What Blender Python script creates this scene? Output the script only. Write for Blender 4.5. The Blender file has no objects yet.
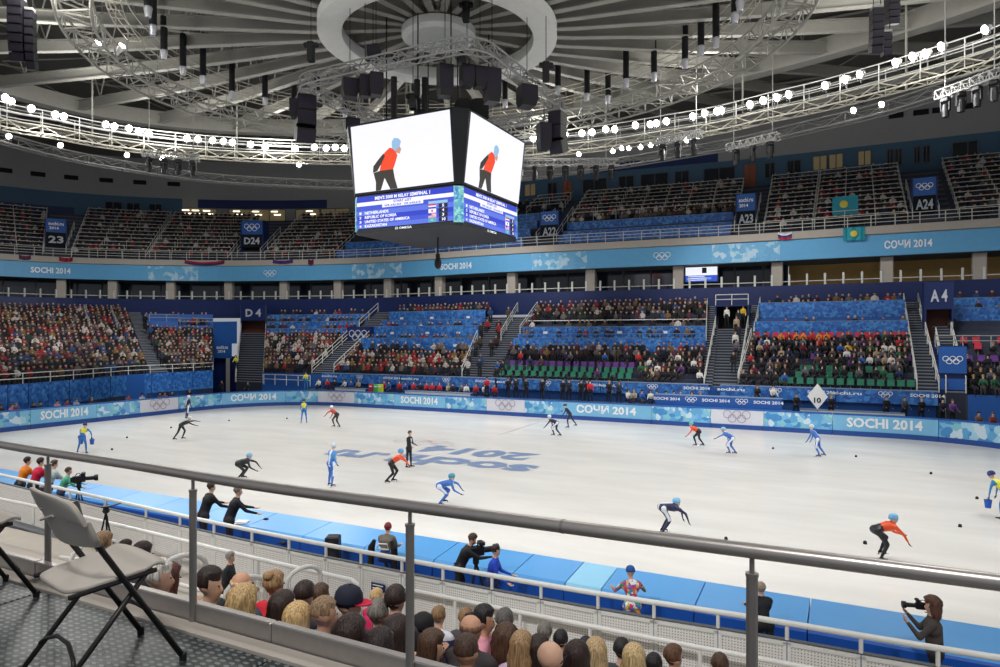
import bpy, math, random
import numpy as np
from mathutils import Vector, Matrix
random.seed(7)
C = bpy.context.scene.collection
PI = math.pi
# ---------------------------------------------------------------- camera model
F, HZ, EYE, YAW = 680.0, 338.0, 6.2, math.radians(27.3)
FW = (-math.sin(YAW), math.cos(YAW)); RT = (math.cos(YAW), math.sin(YAW))
def at(px, d, z=0.0):
    lat = (px-500.0)/F*d
    return Vector((lat*RT[0]+d*FW[0], lat*RT[1]+d*FW[1], z))
def P(px, py, z):
    return at(px, F*(EYE-z)/(py-HZ), z)
def proj(v):
    d = v[0]*FW[0]+v[1]*FW[1]; lat = v[0]*RT[0]+v[1]*RT[1]
    return 500+F*lat/d, HZ+F*(EYE-v[2])/d, d
def PY(px, Y, z=0.0):            # point on a view column at world Y
    lat = (px-500.0)/F
    d = Y/(lat*RT[1]+FW[1])
    return at(px, d, z)
CX, CY = -19.9, 31.3             # centre of the arena

# ---------------------------------------------------------------- materials
MAT = {}
def srgb(c):
    return tuple(((x/255.0)/12.92 if x/255.0 <= 0.04045 else ((x/255.0+0.055)/1.055)**2.4) for x in c)
def mat(name, col, rough=0.6, metal=0.0, emit=0.0, var=0.0, scale=3.0, spec=0.4, ecol=None):
    if name in MAT: return MAT[name]
    m = bpy.data.materials.new(name); m.use_nodes = True
    nt = m.node_tree; b = nt.nodes['Principled BSDF']
    c = srgb(col)
    b.inputs['Base Color'].default_value = (*c, 1)
    b.inputs['Roughness'].default_value = rough
    b.inputs['Metallic'].default_value = metal
    b.inputs['Specular IOR Level'].default_value = spec
    if emit:
        b.inputs['Base Color'].default_value = (*[q*.15 for q in c], 1)
        b.inputs['Emission Color'].default_value = (*(srgb(ecol) if ecol else c), 1)
        b.inputs['Emission Strength'].default_value = emit
    else:
        tc = nt.nodes.new('ShaderNodeTexCoord'); n = nt.nodes.new('ShaderNodeTexNoise')
        n.inputs['Scale'].default_value = scale; n.inputs['Detail'].default_value = 4
        nt.links.new(tc.outputs['Object'], n.inputs['Vector'])
        v = var or 0.08
        mr = nt.nodes.new('ShaderNodeMapRange')
        mr.inputs['To Min'].default_value = 1-v; mr.inputs['To Max'].default_value = 1+v
        nt.links.new(n.outputs['Fac'], mr.inputs['Value'])
        mx = nt.nodes.new('ShaderNodeVectorMath'); mx.operation = 'SCALE'
        mx.inputs[0].default_value = c
        nt.links.new(mr.outputs['Result'], mx.inputs['Scale'])
        nt.links.new(mx.outputs['Vector'], b.inputs['Base Color'])
    MAT[name] = m
    return m
def ramp_mat(name, cols, scale=1.5, kind='VORONOI', rough=0.5, bump=0.0, emit=0.0, stretch=(1, 1, 1)):
    """patchwork of flat colours (the games' look on panels and cloth)"""
    if name in MAT: return MAT[name]
    m = bpy.data.materials.new(name); m.use_nodes = True
    nt = m.node_tree; b = nt.nodes['Principled BSDF']; b.inputs['Roughness'].default_value = rough
    tc = nt.nodes.new('ShaderNodeTexCoord'); mp = nt.nodes.new('ShaderNodeMapping')
    mp.inputs['Scale'].default_value = stretch
    nt.links.new(tc.outputs['Object'], mp.inputs['Vector'])
    if kind == 'VORONOI':
        t = nt.nodes.new('ShaderNodeTexVoronoi'); t.distance = 'MANHATTAN'; out = t.outputs['Color']
    else:
        t = nt.nodes.new('ShaderNodeTexNoise'); t.inputs['Detail'].default_value = 5; out = t.outputs['Fac']
    t.inputs['Scale'].default_value = scale
    nt.links.new(mp.outputs['Vector'], t.inputs['Vector'])
    r = nt.nodes.new('ShaderNodeValToRGB'); r.color_ramp.interpolation = 'CONSTANT' if kind == 'VORONOI' else 'LINEAR'
    n = len(cols); lo, hi = (0.0, 1.0) if kind == 'VORONOI' else (0.3, 0.7)
    while len(r.color_ramp.elements) < n: r.color_ramp.elements.new(0.5)
    for i, c in enumerate(cols):
        e = r.color_ramp.elements[i]; e.position = lo+(hi-lo)*i/(n if kind == 'VORONOI' else max(1, n-1)); e.color = (*srgb(c), 1)
    if kind == 'VORONOI':
        sp = nt.nodes.new('ShaderNodeSeparateColor'); nt.links.new(out, sp.inputs['Color']); out = sp.outputs['Red']
    nt.links.new(out, r.inputs['Fac'])
    nt.links.new(r.outputs['Color'], b.inputs['Base Color'])
    if emit:
        nt.links.new(r.outputs['Color'], b.inputs['Emission Color']); b.inputs['Emission Strength'].default_value = emit
    if bump:
        bp = nt.nodes.new('ShaderNodeBump'); bp.inputs['Strength'].default_value = bump
        nt.links.new(out, bp.inputs['Height']); nt.links.new(bp.outputs['Normal'], b.inputs['Normal'])
    MAT[name] = m
    return m

# ---------------------------------------------------------------- mesh builder
class MB:
    def __init__(s): s.v = []; s.f = []; s.m = []; s.mats = []
    def mi(s, m):
        if m not in s.mats: s.mats.append(m)
        return s.mats.index(m)
    def add(s, vs, fs, m):
        o = len(s.v); k = s.mi(m)
        s.v.extend([tuple(x) for x in vs])
        for f in fs: s.f.append(tuple(i+o for i in f)); s.m.append(k)
    def box(s, c, size, m, rz=0.0, M=None):
        x, y, z = size[0]/2, size[1]/2, size[2]/2
        vs = [Vector((i*x, j*y, k*z)) for i in (-1, 1) for j in (-1, 1) for k in (-1, 1)]
        R = M if M is not None else Matrix.Rotation(rz, 3, 'Z')
        vs = [R@v+Vector(c) for v in vs]
        s.add(vs, [(0, 1, 3, 2), (4, 6, 7, 5), (0, 4, 5, 1), (2, 3, 7, 6), (0, 2, 6, 4), (1, 5, 7, 3)], m)
    def bbox(s, c, size, m, b=0.02, rz=0.0, M=None):
        """box with chamfered edges"""
        hx, hy, hz = [q/2 for q in size]; b = min(b, hx*.9, hy*.9, hz*.9)
        R = M if M is not None else Matrix.Rotation(rz, 3, 'Z')
        vs = []; idx = {}
        for i in (-1, 1):
            for j in (-1, 1):
                for k in (-1, 1):
                    for a, q in enumerate(((hx, hy-b, hz-b), (hx-b, hy, hz-b), (hx-b, hy-b, hz))):
                        idx[(i, j, k, a)] = len(vs); vs.append(R@Vector((i*q[0], j*q[1], k*q[2]))+Vector(c))
        fs = []
        for i in (-1, 1):
            fs.append([idx[(i, j, k, 0)] for j, k in ((-1, -1), (1, -1), (1, 1), (-1, 1))][::i])
            fs.append([idx[(j, i, k, 1)] for j, k in ((-1, -1), (-1, 1), (1, 1), (1, -1))][::i])
            fs.append([idx[(j, k, i, 2)] for j, k in ((-1, -1), (1, -1), (1, 1), (-1, 1))][::i])
        for i in (-1, 1):
            for j in (-1, 1):
                fs.append([idx[(i, j, -1, 0)], idx[(i, j, 1, 0)], idx[(i, j, 1, 1)], idx[(i, j, -1, 1)]][::-i*j])
                fs.append([idx[(i, -1, j, 0)], idx[(i, 1, j, 0)], idx[(i, 1, j, 2)], idx[(i, -1, j, 2)]][::i*j])
                fs.append([idx[(-1, i, j, 1)], idx[(1, i, j, 1)], idx[(1, i, j, 2)], idx[(-1, i, j, 2)]][::-i*j])
                for k in (-1, 1):
                    fs.append([idx[(i, j, k, 0)], idx[(i, j, k, 1)], idx[(i, j, k, 2)]][::i*j*k])
        s.add(vs, fs, m)
    def quad(s, pts, m): s.add(pts, [tuple(range(len(pts)))], m)
    def tube(s, pts, r, m, n=6, closed=False, cap=True, rs=None):
        pts = [Vector(p) for p in pts]; N = len(pts)
        if N < 2: return
        rings = []; up0 = None
        for i, p in enumerate(pts):
            if closed: t = pts[(i+1) % N]-pts[i-1]
            else: t = pts[min(i+1, N-1)]-pts[max(i-1, 0)]
            if t.length < 1e-9: t = Vector((0, 0, 1))
            t.normalize()
            if up0 is None:
                up0 = Vector((0, 0, 1)) if abs(t.z) < .9 else Vector((1, 0, 0))
            a = t.cross(up0)
            if a.length < 1e-4: a = t.cross(Vector((1, 0, .1)))
            a.normalize(); b = a.cross(t).normalized(); up0 = b
            rr = rs[i] if rs else r
            rings.append([p+a*(math.cos(2*PI*k/n)*rr)+b*(math.sin(2*PI*k/n)*rr) for k in range(n)])
        vs = [v for R in rings for v in R]; fs = []
        for i in range(N if closed else N-1):
            j = (i+1) % N
            for k in range(n):
                l = (k+1) % n
                fs.append((i*n+k, j*n+k, j*n+l, i*n+l))
        if cap and not closed:
            fs.append(tuple(range(n))); fs.append(tuple((N-1)*n+k for k in range(n))[::-1])
        s.add(vs, fs, m)
    def lathe(s, prof, c, m, n=16, M=None, arc=None):
        """prof: list of (r, z)"""
        vs = []; fs = []; R = M if M is not None else Matrix.Identity(3); c = Vector(c)
        for r, z in prof:
            for k in range(n):
                a = 2*PI*k/n
                vs.append(R@Vector((r*math.cos(a), r*math.sin(a), z))+c)
        for i in range(len(prof)-1):
            for k in range(n):
                l = (k+1) % n
                fs.append((i*n+k, i*n+l, (i+1)*n+l, (i+1)*n+k))
        if prof[0][0] > 1e-6: fs.append(tuple(range(n))[::-1])
        if prof[-1][0] > 1e-6: fs.append(tuple((len(prof)-1)*n+k for k in range(n)))
        s.add(vs, fs, m)
    def prism(s, outline, z0, z1, m, M=None, c=(0, 0, 0)):
        n = len(outline); R = M if M is not None else Matrix.Identity(3); c = Vector(c)
        vs = [R@Vector((x, y, z0))+c for x, y in outline]+[R@Vector((x, y, z1))+c for x, y in outline]
        fs = [tuple(range(n))[::-1], tuple(range(n, 2*n))]
        fs += [(i, (i+1) % n, n+(i+1) % n, n+i) for i in range(n)]
        s.add(vs, fs, m)
    def strip(s, A, B, m, flip=False):
        """ribbon between two polylines of equal length"""
        n = len(A); vs = list(A)+list(B)
        fs = [(i, i+1, n+i+1, n+i) for i in range(n-1)]
        if flip: fs = [f[::-1] for f in fs]
        s.add(vs, fs, m)
    def sweep(s, path, nrm, prof, m, closed=False):
        """path: 2D/3D points, nrm: outward 2D normals, prof: [(off, z)] closed outline"""
        k = len(prof); N = len(path); vs = []
        for p, q in zip(path, nrm):
            for o, z in prof: vs.append((p[0]+q[0]*o, p[1]+q[1]*o, z))
        fs = []
        for i in range(N if closed else N-1):
            j = (i+1) % N
            for a in range(k):
                b = (a+1) % k
                fs.append((i*k+a, i*k+b, j*k+b, j*k+a))
        if not closed:
            fs.append(tuple(range(k))[::-1]); fs.append(tuple((N-1)*k+a for a in range(k)))
        s.add(vs, fs, m)
    def sphere(s, c, r, m, n=10, k=7, M=None):
        if not hasattr(r, '__len__'): r = (r, r, r)
        prof = []; vs = []; fs = []; R = M if M is not None else Matrix.Identity(3); c = Vector(c)
        for i in range(1, k):
            t = PI*i/k
            for j in range(n):
                a = 2*PI*j/n
                vs.append(R@Vector((r[0]*math.sin(t)*math.cos(a), r[1]*math.sin(t)*math.sin(a), -r[2]*math.cos(t)))+c)
        b = len(vs); vs.append(R@Vector((0, 0, -r[2]))+c); vs.append(R@Vector((0, 0, r[2]))+c)
        for i in range(k-2):
            for j in range(n):
                l = (j+1) % n
                fs.append((i*n+j, i*n+l, (i+1)*n+l, (i+1)*n+j))
        for j in range(n):
            l = (j+1) % n
            fs.append((b, l, j)); fs.append((b+1, (k-2)*n+j, (k-2)*n+l))
        s.add(vs, fs, m)
    def build(s, name, parent=None, smooth=False, origin=None, local=False):
        """world-space verts; top level gets its origin at the base centre"""
        v = np.array(s.v, dtype=float) if s.v else np.zeros((0, 3))
        if local: o = Vector((0, 0, 0))
        elif parent is not None:
            o = parent.location.copy()
            if parent.parent is not None: o = o+parent.parent.location
        elif origin is not None: o = Vector(origin)
        else:
            lo, hi = v.min(0), v.max(0); o = Vector(((lo[0]+hi[0])/2, (lo[1]+hi[1])/2, lo[2]))
        v = v-np.array(o)
        me = bpy.data.meshes.new(name)
        me.from_pydata([tuple(x) for x in v], [], s.f)
        for m in s.mats: me.materials.append(m)
        me.polygons.foreach_set('material_index', s.m)
        if smooth: me.polygons.foreach_set('use_smooth', [True]*len(s.f))
        me.update()
        ob = bpy.data.objects.new(name, me); C.objects.link(ob)
        if parent is not None: ob.parent = parent
        else: ob.location = o
        return ob
def tag(o, label=None, cat=None, group=None, kind=None):
    if label: o['label'] = label
    if cat: o['category'] = cat
    if group: o['group'] = group
    if kind: o['kind'] = kind
    return o
def thing(name, label, cat, loc=(0, 0, 0), rz=0.0, group=None):
    o = bpy.data.objects.new(name, None); C.objects.link(o); o.empty_display_size = .3
    o.location = loc; o.rotation_euler = (0, 0, rz)
    return tag(o, label, cat, group)
def struct(mb, name, **k):
    return tag(mb.build(name, **k), kind='structure')
KIDS = {}
def dup(root, loc, rz=None, label=None, group=None, scale=None, rot=None):
    r = root.copy(); C.objects.link(r); r.location = loc
    if rz is not None: r.rotation_euler = (0, 0, rz)
    if rot is not None: r.rotation_euler = rot
    if scale is not None: r.scale = (scale,)*3
    if label: r['label'] = label
    if group: r['group'] = group
    if root.name not in KIDS:
        KIDS[root.name] = [(ch, list(ch.children)) for ch in root.children]
    for ch, gs in KIDS[root.name]:
        c = ch.copy(); C.objects.link(c); c.parent = r
        for g in gs:
            d = g.copy(); C.objects.link(d); d.parent = c
    return r
class Proto:
    """first use moves the source itself, later uses copy it"""
    def __init__(s, src): s.src = src; s.used = False
    def put(s, loc, rz=0.0, label=None, group=None, rot=None, scale=None):
        if not s.used:
            s.used = True; o = s.src; KIDS[o.name] = [(ch, list(ch.children)) for ch in o.children]
            o.location = loc; o.rotation_euler = rot if rot is not None else (0, 0, rz)
            if scale: o.scale = (scale,)*3
            if label: o['label'] = label
            if group: o['group'] = group
            return o
        return dup(s.src, loc, rz, label, group, scale, rot)

# ---------------------------------------------------------------- writing
_TX = {}
def glyphs(body, bold=0.012):
    if (body, bold) in _TX: return _TX[(body, bold)]
    cu = bpy.data.curves.new('t', 'FONT'); cu.body = body; cu.resolution_u = 2; cu.offset = bold
    cu.align_x = 'CENTER'; cu.align_y = 'CENTER'
    ob = bpy.data.objects.new('t', cu); C.objects.link(ob)
    dg = bpy.context.evaluated_depsgraph_get(); dg.update()
    me = bpy.data.meshes.new_from_object(ob.evaluated_get(dg))
    v = [(x.co.x, x.co.y) for x in me.vertices]; f = [tuple(p.vertices) for p in me.polygons]
    bpy.data.objects.remove(ob); bpy.data.curves.remove(cu); bpy.data.meshes.remove(me)
    if v:
        xs = [a for a, b in v]; ys = [b for a, b in v]
        cx, cy = (min(xs)+max(xs))/2, (min(ys)+max(ys))/2
        w, h = max(xs)-min(xs), max(ys)-min(ys)
        v = [((a-cx), (b-cy)) for a, b in v]
    else: w = h = 1
    _TX[(body, bold)] = (v, f, w, h)
    return _TX[(body, bold)]
def write(mb, body, fn, width, height, m, c=(0, 0), bold=0.012):
    """fn maps (u, v) on the sign face to a world point"""
    v, f, w, h = glyphs(body, bold)
    mb.add([fn(c[0]+a*width/w, c[1]+b*height/h) for a, b in v], f, m)
def rings(mb, fn, width, m, c=(0, 0), th=0.09, cols=None):
    """the five interlocking rings as flat bands"""
    R = width/6.6*1.0; n = 20
    for q, (x, y) in enumerate(((-2.3, .5), (0, .5), (2.3, .5), (-1.15, -.55), (1.15, -.55))):
        a, b = R*(1+th), R*(1-th*1.6); vs = []; 
        for k in range(n):
            t = 2*PI*k/n
            vs.append(fn(c[0]+x*R+a*math.cos(t), c[1]+y*R+a*math.sin(t)))
            vs.append(fn(c[0]+x*R+b*math.cos(t), c[1]+y*R+b*math.sin(t)))
        mb.add(vs, [(2*k, (2*k+2) % (2*n), (2*k+3) % (2*n), 2*k+1) for k in range(n)], cols[q] if cols else m)
def face_fn(o, u, v, lift=0.012):
    """flat sign plane: origin o, unit u (right as read), unit v (up)"""
    o = Vector(o); u = Vector(u).normalized(); v = Vector(v).normalized(); n = u.cross(v).normalized()*lift
    return lambda a, b: o+u*a+v*b+n
# ---------------------------------------------------------------- plan curves
def catmull(pts, n=8):
    out = []; P_ = [2*np.array(pts[0])-np.array(pts[1])]+[np.array(p, dtype=float) for p in pts]+[2*np.array(pts[-1])-np.array(pts[-2])]
    for i in range(1, len(P_)-2):
        p0, p1, p2, p3 = P_[i-1:i+3]
        for k in range(n):
            t = k/n
            out.append(.5*((2*p1)+(-p0+p2)*t+(2*p0-5*p1+4*p2-p3)*t*t+(-p0+3*p1-3*p2+p3)*t**3))
    out.append(P_[-2]); return [tuple(o) for o in out]
class Curve:
    """plan polyline with arc length, normals pointing away from the arena centre"""
    def __init__(s, pts):
        s.p = np.array([(q[0], q[1]) for q in pts]); d = np.diff(s.p, axis=0)
        s.s = np.concatenate([[0], np.cumsum(np.hypot(d[:, 0], d[:, 1]))]); s.L = s.s[-1]
    def pt(s, t, off=0.0):
        t = min(max(t, 0), s.L); x = np.interp(t, s.s, s.p[:, 0]); y = np.interp(t, s.s, s.p[:, 1])
        if off:
            n = s.nr(t); return (x+n[0]*off, y+n[1]*off)
        return (x, y)
    def tan(s, t):
        a = min(max(t-1.0, 0), s.L-.01); b = min(max(t+1.0, .01), s.L)
        dx = np.interp(b, s.s, s.p[:, 0])-np.interp(a, s.s, s.p[:, 0]); dy = np.interp(b, s.s, s.p[:, 1])-np.interp(a, s.s, s.p[:, 1])
        l = math.hypot(dx, dy) or 1; return (dx/l, dy/l)
    def nr(s, t):
        dx, dy = s.tan(t); n = (-dy, dx); x, y = np.interp(t, s.s, s.p[:, 0]), np.interp(t, s.s, s.p[:, 1])
        return n if n[0]*(x-CX)+n[1]*(y-CY) > 0 else (-n[0], -n[1])
    def at_px(s, px, off=0.0):
        lo, hi = 0, s.L
        best = None; N = 240; prev = None
        for i in range(N+1):
            t = s.L*i/N; q = s.pt(t, off); d = q[0]*FW[0]+q[1]*FW[1]
            if d < 1: prev = None; continue
            x = 500+F*(q[0]*RT[0]+q[1]*RT[1])/d
            if prev is not None and (prev[1]-px)*(x-px) <= 0 and x != prev[1]:
                best = prev[0]+(t-prev[0])*(px-prev[1])/(x-prev[1]); break
            prev = (t, x)
        return best
    def seg(s, a, b, step=1.0, off=0.0):
        n = max(2, int(abs(b-a)/step)+2)
        ts = [a+(b-a)*i/(n-1) for i in range(n)]
        return [s.pt(t, off) for t in ts], [s.nr(t) for t in ts], ts
# ================================================================= materials of the place
m_conc = mat('concrete_light', (176, 168, 158), .8, var=.1)
m_concd = mat('concrete_dark', (92, 94, 98), .85, var=.15)
m_step = mat('stair_tread', (120, 124, 130), .8, var=.1)
m_stand = mat('stand_floor', (60, 66, 82), .85, var=.15)
m_blue = mat('panel_blue', (38, 92, 168), .5)
m_blue2 = mat('wall_blue', (66, 98, 124), .7)
m_navy = mat('navy_panel', (18, 38, 92), .5)
m_fascia = mat('fascia_blue', (96, 168, 214), .5)
m_lblue = mat('light_blue_panel', (126, 190, 228), .45)
m_pwhite = mat('pale_panel', (216, 218, 228), .45)
m_white = mat('white_paint', (226, 226, 222), .35)
m_rail = mat('rail_white', (214, 214, 208), .35)
m_grey = mat('grey_paint', (150, 150, 148), .6)
m_black = mat('black_rubber', (18, 18, 20), .6)
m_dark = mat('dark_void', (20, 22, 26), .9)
m_steel = mat('steel_light', (190, 186, 172), .5)
m_beam = mat('beam_paint', (160, 158, 150), .6)
m_ring = mat('ring_paint', (244, 244, 238), .55)
m_roof = mat('roof_panel', (112, 110, 104), .85, var=.25, scale=.4)
m_wallg = mat('wall_grey', (150, 150, 150), .85, var=.06)
m_warm = mat('warm_room', (196, 158, 96), .8)
m_lamp = mat('lamp_glow', (255, 252, 246), emit=26)
m_lampw = mat('room_light', (255, 240, 205), emit=4)
m_glassd = mat('dark_glass', (34, 42, 52), .08, spec=.6)
m_patt = ramp_mat('blue_patchwork', [(40, 98, 178), (58, 124, 198), (34, 84, 160), (72, 140, 208), (46, 108, 186)], 4.5)
m_pattl = ramp_mat('board_patchwork', [(126, 190, 228), (70, 144, 206), (168, 214, 236), (98, 170, 220), (134, 200, 214), (206, 226, 238), (116, 182, 226)], 2.6)
m_pattf = ramp_mat('fascia_patchwork', [(96, 168, 214), (150, 200, 224), (104, 172, 214), (178, 208, 226), (110, 176, 216)], 2.2)
m_ink = mat('white_lettering', (238, 242, 246), .5)
m_logo = mat('ice_logo_ink', (122, 142, 176), .3)
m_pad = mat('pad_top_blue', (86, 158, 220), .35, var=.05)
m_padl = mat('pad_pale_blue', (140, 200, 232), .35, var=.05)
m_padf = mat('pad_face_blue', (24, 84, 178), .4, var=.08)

# ice -------------------------------------------------------------
def ice_material():
    m = bpy.data.materials.new('rink_ice'); m.use_nodes = True; nt = m.node_tree; b = nt.nodes['Principled BSDF']
    tc = nt.nodes.new('ShaderNodeTexCoord'); mp = nt.nodes.new('ShaderNodeMapping'); mp.inputs['Scale'].default_value = (.10, .35, 1)
    n = nt.nodes.new('ShaderNodeTexNoise'); n.inputs['Scale'].default_value = 1.6; n.inputs['Detail'].default_value = 8
    n.inputs['Roughness'].default_value = .62
    r = nt.nodes.new('ShaderNodeValToRGB'); r.color_ramp.elements[0].position = .35; r.color_ramp.elements[0].color = (*srgb((212, 210, 205)), 1)
    r.color_ramp.elements[1].position = .65; r.color_ramp.elements[1].color = (*srgb((226, 224, 219)), 1)
    nt.links.new(tc.outputs['Object'], mp.inputs['Vector']); nt.links.new(mp.outputs['Vector'], n.inputs['Vector'])
    nt.links.new(n.outputs['Fac'], r.inputs['Fac']); nt.links.new(r.outputs['Color'], b.inputs['Base Color'])
    b.inputs['Roughness'].default_value = .22; b.inputs['Specular IOR Level'].default_value = .25
    n2 = nt.nodes.new('ShaderNodeTexNoise'); n2.inputs['Scale'].default_value = 3; nt.links.new(tc.outputs['Object'], n2.inputs['Vector'])
    bp = nt.nodes.new('ShaderNodeBump'); bp.inputs['Strength'].default_value = .06; nt.links.new(n2.outputs['Fac'], bp.inputs['Height'])
    nt.links.new(bp.outputs['Normal'], b.inputs['Normal'])
    return m
m_ice = ice_material()
RX0, RX1, RY0, RY1, RR = -49.6, 10.9, 14.7, 48.5, 9.0
def rink_pts():
    out = []
    def arc(cx, cy, a0, a1, n=18):
        for i in range(n+1):
            a = math.radians(a0+(a1-a0)*i/n); out.append((cx+RR*math.cos(a), cy+RR*math.sin(a)))
    arc(RX0+RR, RY0+RR, 270, 180); arc(RX0+RR, RY1-RR, 180, 90)
    for i in range(1, 30): out.append((RX0+RR+(RX1-RX0-2*RR)*i/30, RY1))
    arc(RX1-RR, RY1-RR, 90, 0); arc(RX1-RR, RY0+RR, 0, -90)
    return out
RINK = rink_pts(); RC = Curve(RINK)
mb = MB(); ip = []
mb.add([(x, y, 0.0) for x, y in RINK], [tuple(range(len(RINK)))[::-1]], m_ice)
struct(mb, 'floor')
mb = MB()      # concrete floor around the ice
mb.box((-25, 25, -.03), (150, 110, .05), m_concd)
struct(mb, 'floor')

# writing frozen into the ice ------------------------------------
mb = MB()
def icefn(x0, x1, y0, y1):     # read from the far side
    cx, cy = (x0+x1)/2, (y0+y1)/2
    return lambda a, b: Vector((cx-a, cy-b, .006))
write(mb, 'sochi', icefn(-21.3, -13.2, 27.6, 30.3), 7.9, 2.5, m_logo, bold=.045)
write(mb, '.ru', icefn(-25.2, -21.6, 27.6, 30.0), 3.3, 1.9, m_logo, bold=.045)
write(mb, '2014', icefn(-21.5, -14.6, 30.8, 33.4), 6.7, 2.3, m_logo, bold=.05)
m_rf = mat('ice_ring_ink', (196, 184, 184), .3)
rings(mb, icefn(-24.5, -20.5, 33.0, 35.0), 4.0, m_rf, th=.07)
tag(mb.build('ice_logo'), 'grey-blue sochi.ru 2014 lettering frozen into the middle of the ice', 'lettering')
mb = MB(); a, b = P(497, 436, .005), P(548, 419, .005)
mb.tube([a, b], .03, m_rf, 4)
tag(mb.build('ice_line'), 'thin faint line painted across the ice beside the central lettering', 'line')

# ================================================================= far boards (padded panels)
def sb(px): return RC.at_px(px)
SB0 = RC.at_px(0)
s_start = SB0-22
panels = [('X', -1, 30), ('S', 30, 98), ('X', 98, 141), ('W', 141, 178), ('X', 178, 222), ('C', 222, 286), ('X', 286, 317), ('W', 317, 354),
          ('X', 354, 393), ('S', 393, 446), ('X', 446, 487), ('W', 487, 526), ('X', 526, 563), ('C', 563, 653), ('X', 653, 712), ('W', 712, 764),
          ('X', 764, 832), ('S', 832, 938), ('X', 938, 1012)]
# keep the panel order by arc length of the board line
def board_s(px):
    # the board line is single valued between the left and right corners of the view
    best = None
    for i in range(600):
        t = s_start+(RC.L-s_start)*i/600; q = RC.pt(t); x, y, d = proj((q[0], q[1], 0))
        if d < 3 or q[1] < CY-12: continue
        if best is None or abs(x-px) < best[1]: best = (t, abs(x-px))
    return best[0]
m_cap = mat('board_cap_blue', (42, 98, 178), .4)
m_base = mat('board_base_navy', (38, 78, 150), .4)
where = {'S': 'light blue crash pad lettered SOCHI 2014', 'C': 'light blue crash pad with Cyrillic letters and 2014', 'W': 'pale crash pad with five outlined rings', 'X': 'blue patchwork patterned crash pad'}
spots_b = {0: 'at the left edge of the rink, nearest the chairs', 1: 'on the left curve of the rink', 2: 'on the left curve between lettering and rings', 3: 'on the left curve below the end stand',
           4: 'behind the skater on the left curve', 5: 'below the D4 stairs', 6: 'behind the two stewards in blue', 7: 'below the slanting stair left of centre', 8: 'below the red and green boxes',
           9: 'on the far straight, left half', 10: 'on the far straight left of the centre rings', 11: 'in the middle of the far straight', 12: 'behind the two skaters in navy', 13: 'below the standing photographers',
           14: 'behind the skater in orange on the far straight', 15: 'on the far straight below the tall stair', 16: 'behind the leaning skater in blue, right side', 17: 'on the far right below the A4 stand', 18: 'at the right edge where the boards curve'}
def bfn(t0, sgn=1):
    def f(u, v):
        q = RC.pt(t0+u, -.03); return Vector((q[0], q[1], .86+v))
    return f
prev = None
for i, (k, a, b) in enumerate(panels):
    t0 = board_s(a) if prev is None else prev; t1 = board_s(b)
    if i == len(panels)-1: t1 = t1+9
    if i == 0: t0 = max(t0-16, .5)
    prev = t1
    pts, nr, ts = RC.seg(t0+.015, t1-.015, .8)
    face = {'S': m_lblue, 'C': m_lblue, 'W': m_pwhite, 'X': m_pattl}[k]
    t = thing('crash_pad', where[k]+' '+spots_b[i], 'pad', (*RC.pt((t0+t1)/2), 0))
    mb = MB(); mb.sweep(pts, nr, [(0, .30), (0, 1.30), (.55, 1.30), (.55, .30)], face); mb.build('pad_face', t)
    mb = MB(); mb.sweep(pts, nr, [(-.02, 1.30), (-.02, 1.36), (.57, 1.36), (.57, 1.30)], m_cap); mb.build('top_cap', t)
    mb = MB(); mb.sweep(pts, nr, [(-.04, 0), (-.04, .31), (.55, .31), (.55, 0)], m_base); mb.build('base_strip', t)
    mid = (t0+t1)/2; w = t1-t0
    if k in 'SC':
        mb = MB(); write(mb, 'SOCHI 2014' if k == 'S' else 'СОЧИ 2014', bfn(mid), min(w*.72, 4.6), .62, m_ink, bold=.035); mb.build('lettering', t)
    elif k == 'W':
        mb = MB(); rings(mb, bfn(mid), 1.75, mat('ring_ink', (168, 150, 170), .5), th=.07); mb.build('ring_emblem', t)

# ================================================================= near crash pads
X_seams = [-62+2.05*i for i in range(0, 28)]+[-5.4, -4.6, -2.7, -.7, 1.3, 3.3, 5.3, 7.5]
X_seams = sorted(x for x in X_seams if x >= -5.4 or x < -6.2)
n = 0
for x0, x1 in zip(X_seams[:-1], X_seams[1:]):
    if x1 < -47: continue
    pale = abs(x0+5.4) < .01
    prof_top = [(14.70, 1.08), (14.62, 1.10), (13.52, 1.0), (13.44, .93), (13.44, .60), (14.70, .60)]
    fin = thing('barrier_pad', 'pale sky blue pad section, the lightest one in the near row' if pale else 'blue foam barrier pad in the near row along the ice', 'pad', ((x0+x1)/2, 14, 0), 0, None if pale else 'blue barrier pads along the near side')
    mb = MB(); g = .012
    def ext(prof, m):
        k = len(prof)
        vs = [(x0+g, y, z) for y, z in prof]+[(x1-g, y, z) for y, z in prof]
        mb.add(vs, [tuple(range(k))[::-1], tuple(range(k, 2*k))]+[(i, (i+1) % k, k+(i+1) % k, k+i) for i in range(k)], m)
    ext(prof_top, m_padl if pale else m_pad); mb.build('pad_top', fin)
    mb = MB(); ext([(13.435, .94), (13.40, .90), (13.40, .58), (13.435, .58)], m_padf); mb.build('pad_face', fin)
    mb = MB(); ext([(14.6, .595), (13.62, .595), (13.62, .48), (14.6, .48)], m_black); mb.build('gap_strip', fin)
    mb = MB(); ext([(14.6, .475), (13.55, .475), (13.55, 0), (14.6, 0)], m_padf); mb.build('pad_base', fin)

# ================================================================= balcony line
zF = 13.0
fpx = [(0, 276), (125, 280), (250, 281), (375, 278.5), (500, 272), (625, 267), (750, 262), (875, 256), (1000, 250)]
pts = [P(x, y, zF) for x, y in fpx]
pts = [(-84, 4), (-87, 22)]+[(p.x, p.y) for p in pts]+[(22, 64), (34, 56), (41, 44), (43, 30)]
FC = Curve(catmull(pts, 8))
T0, T1 = 8.0, FC.L-20
def F_at(px, off=0): return FC.at_px(px, off)

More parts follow.
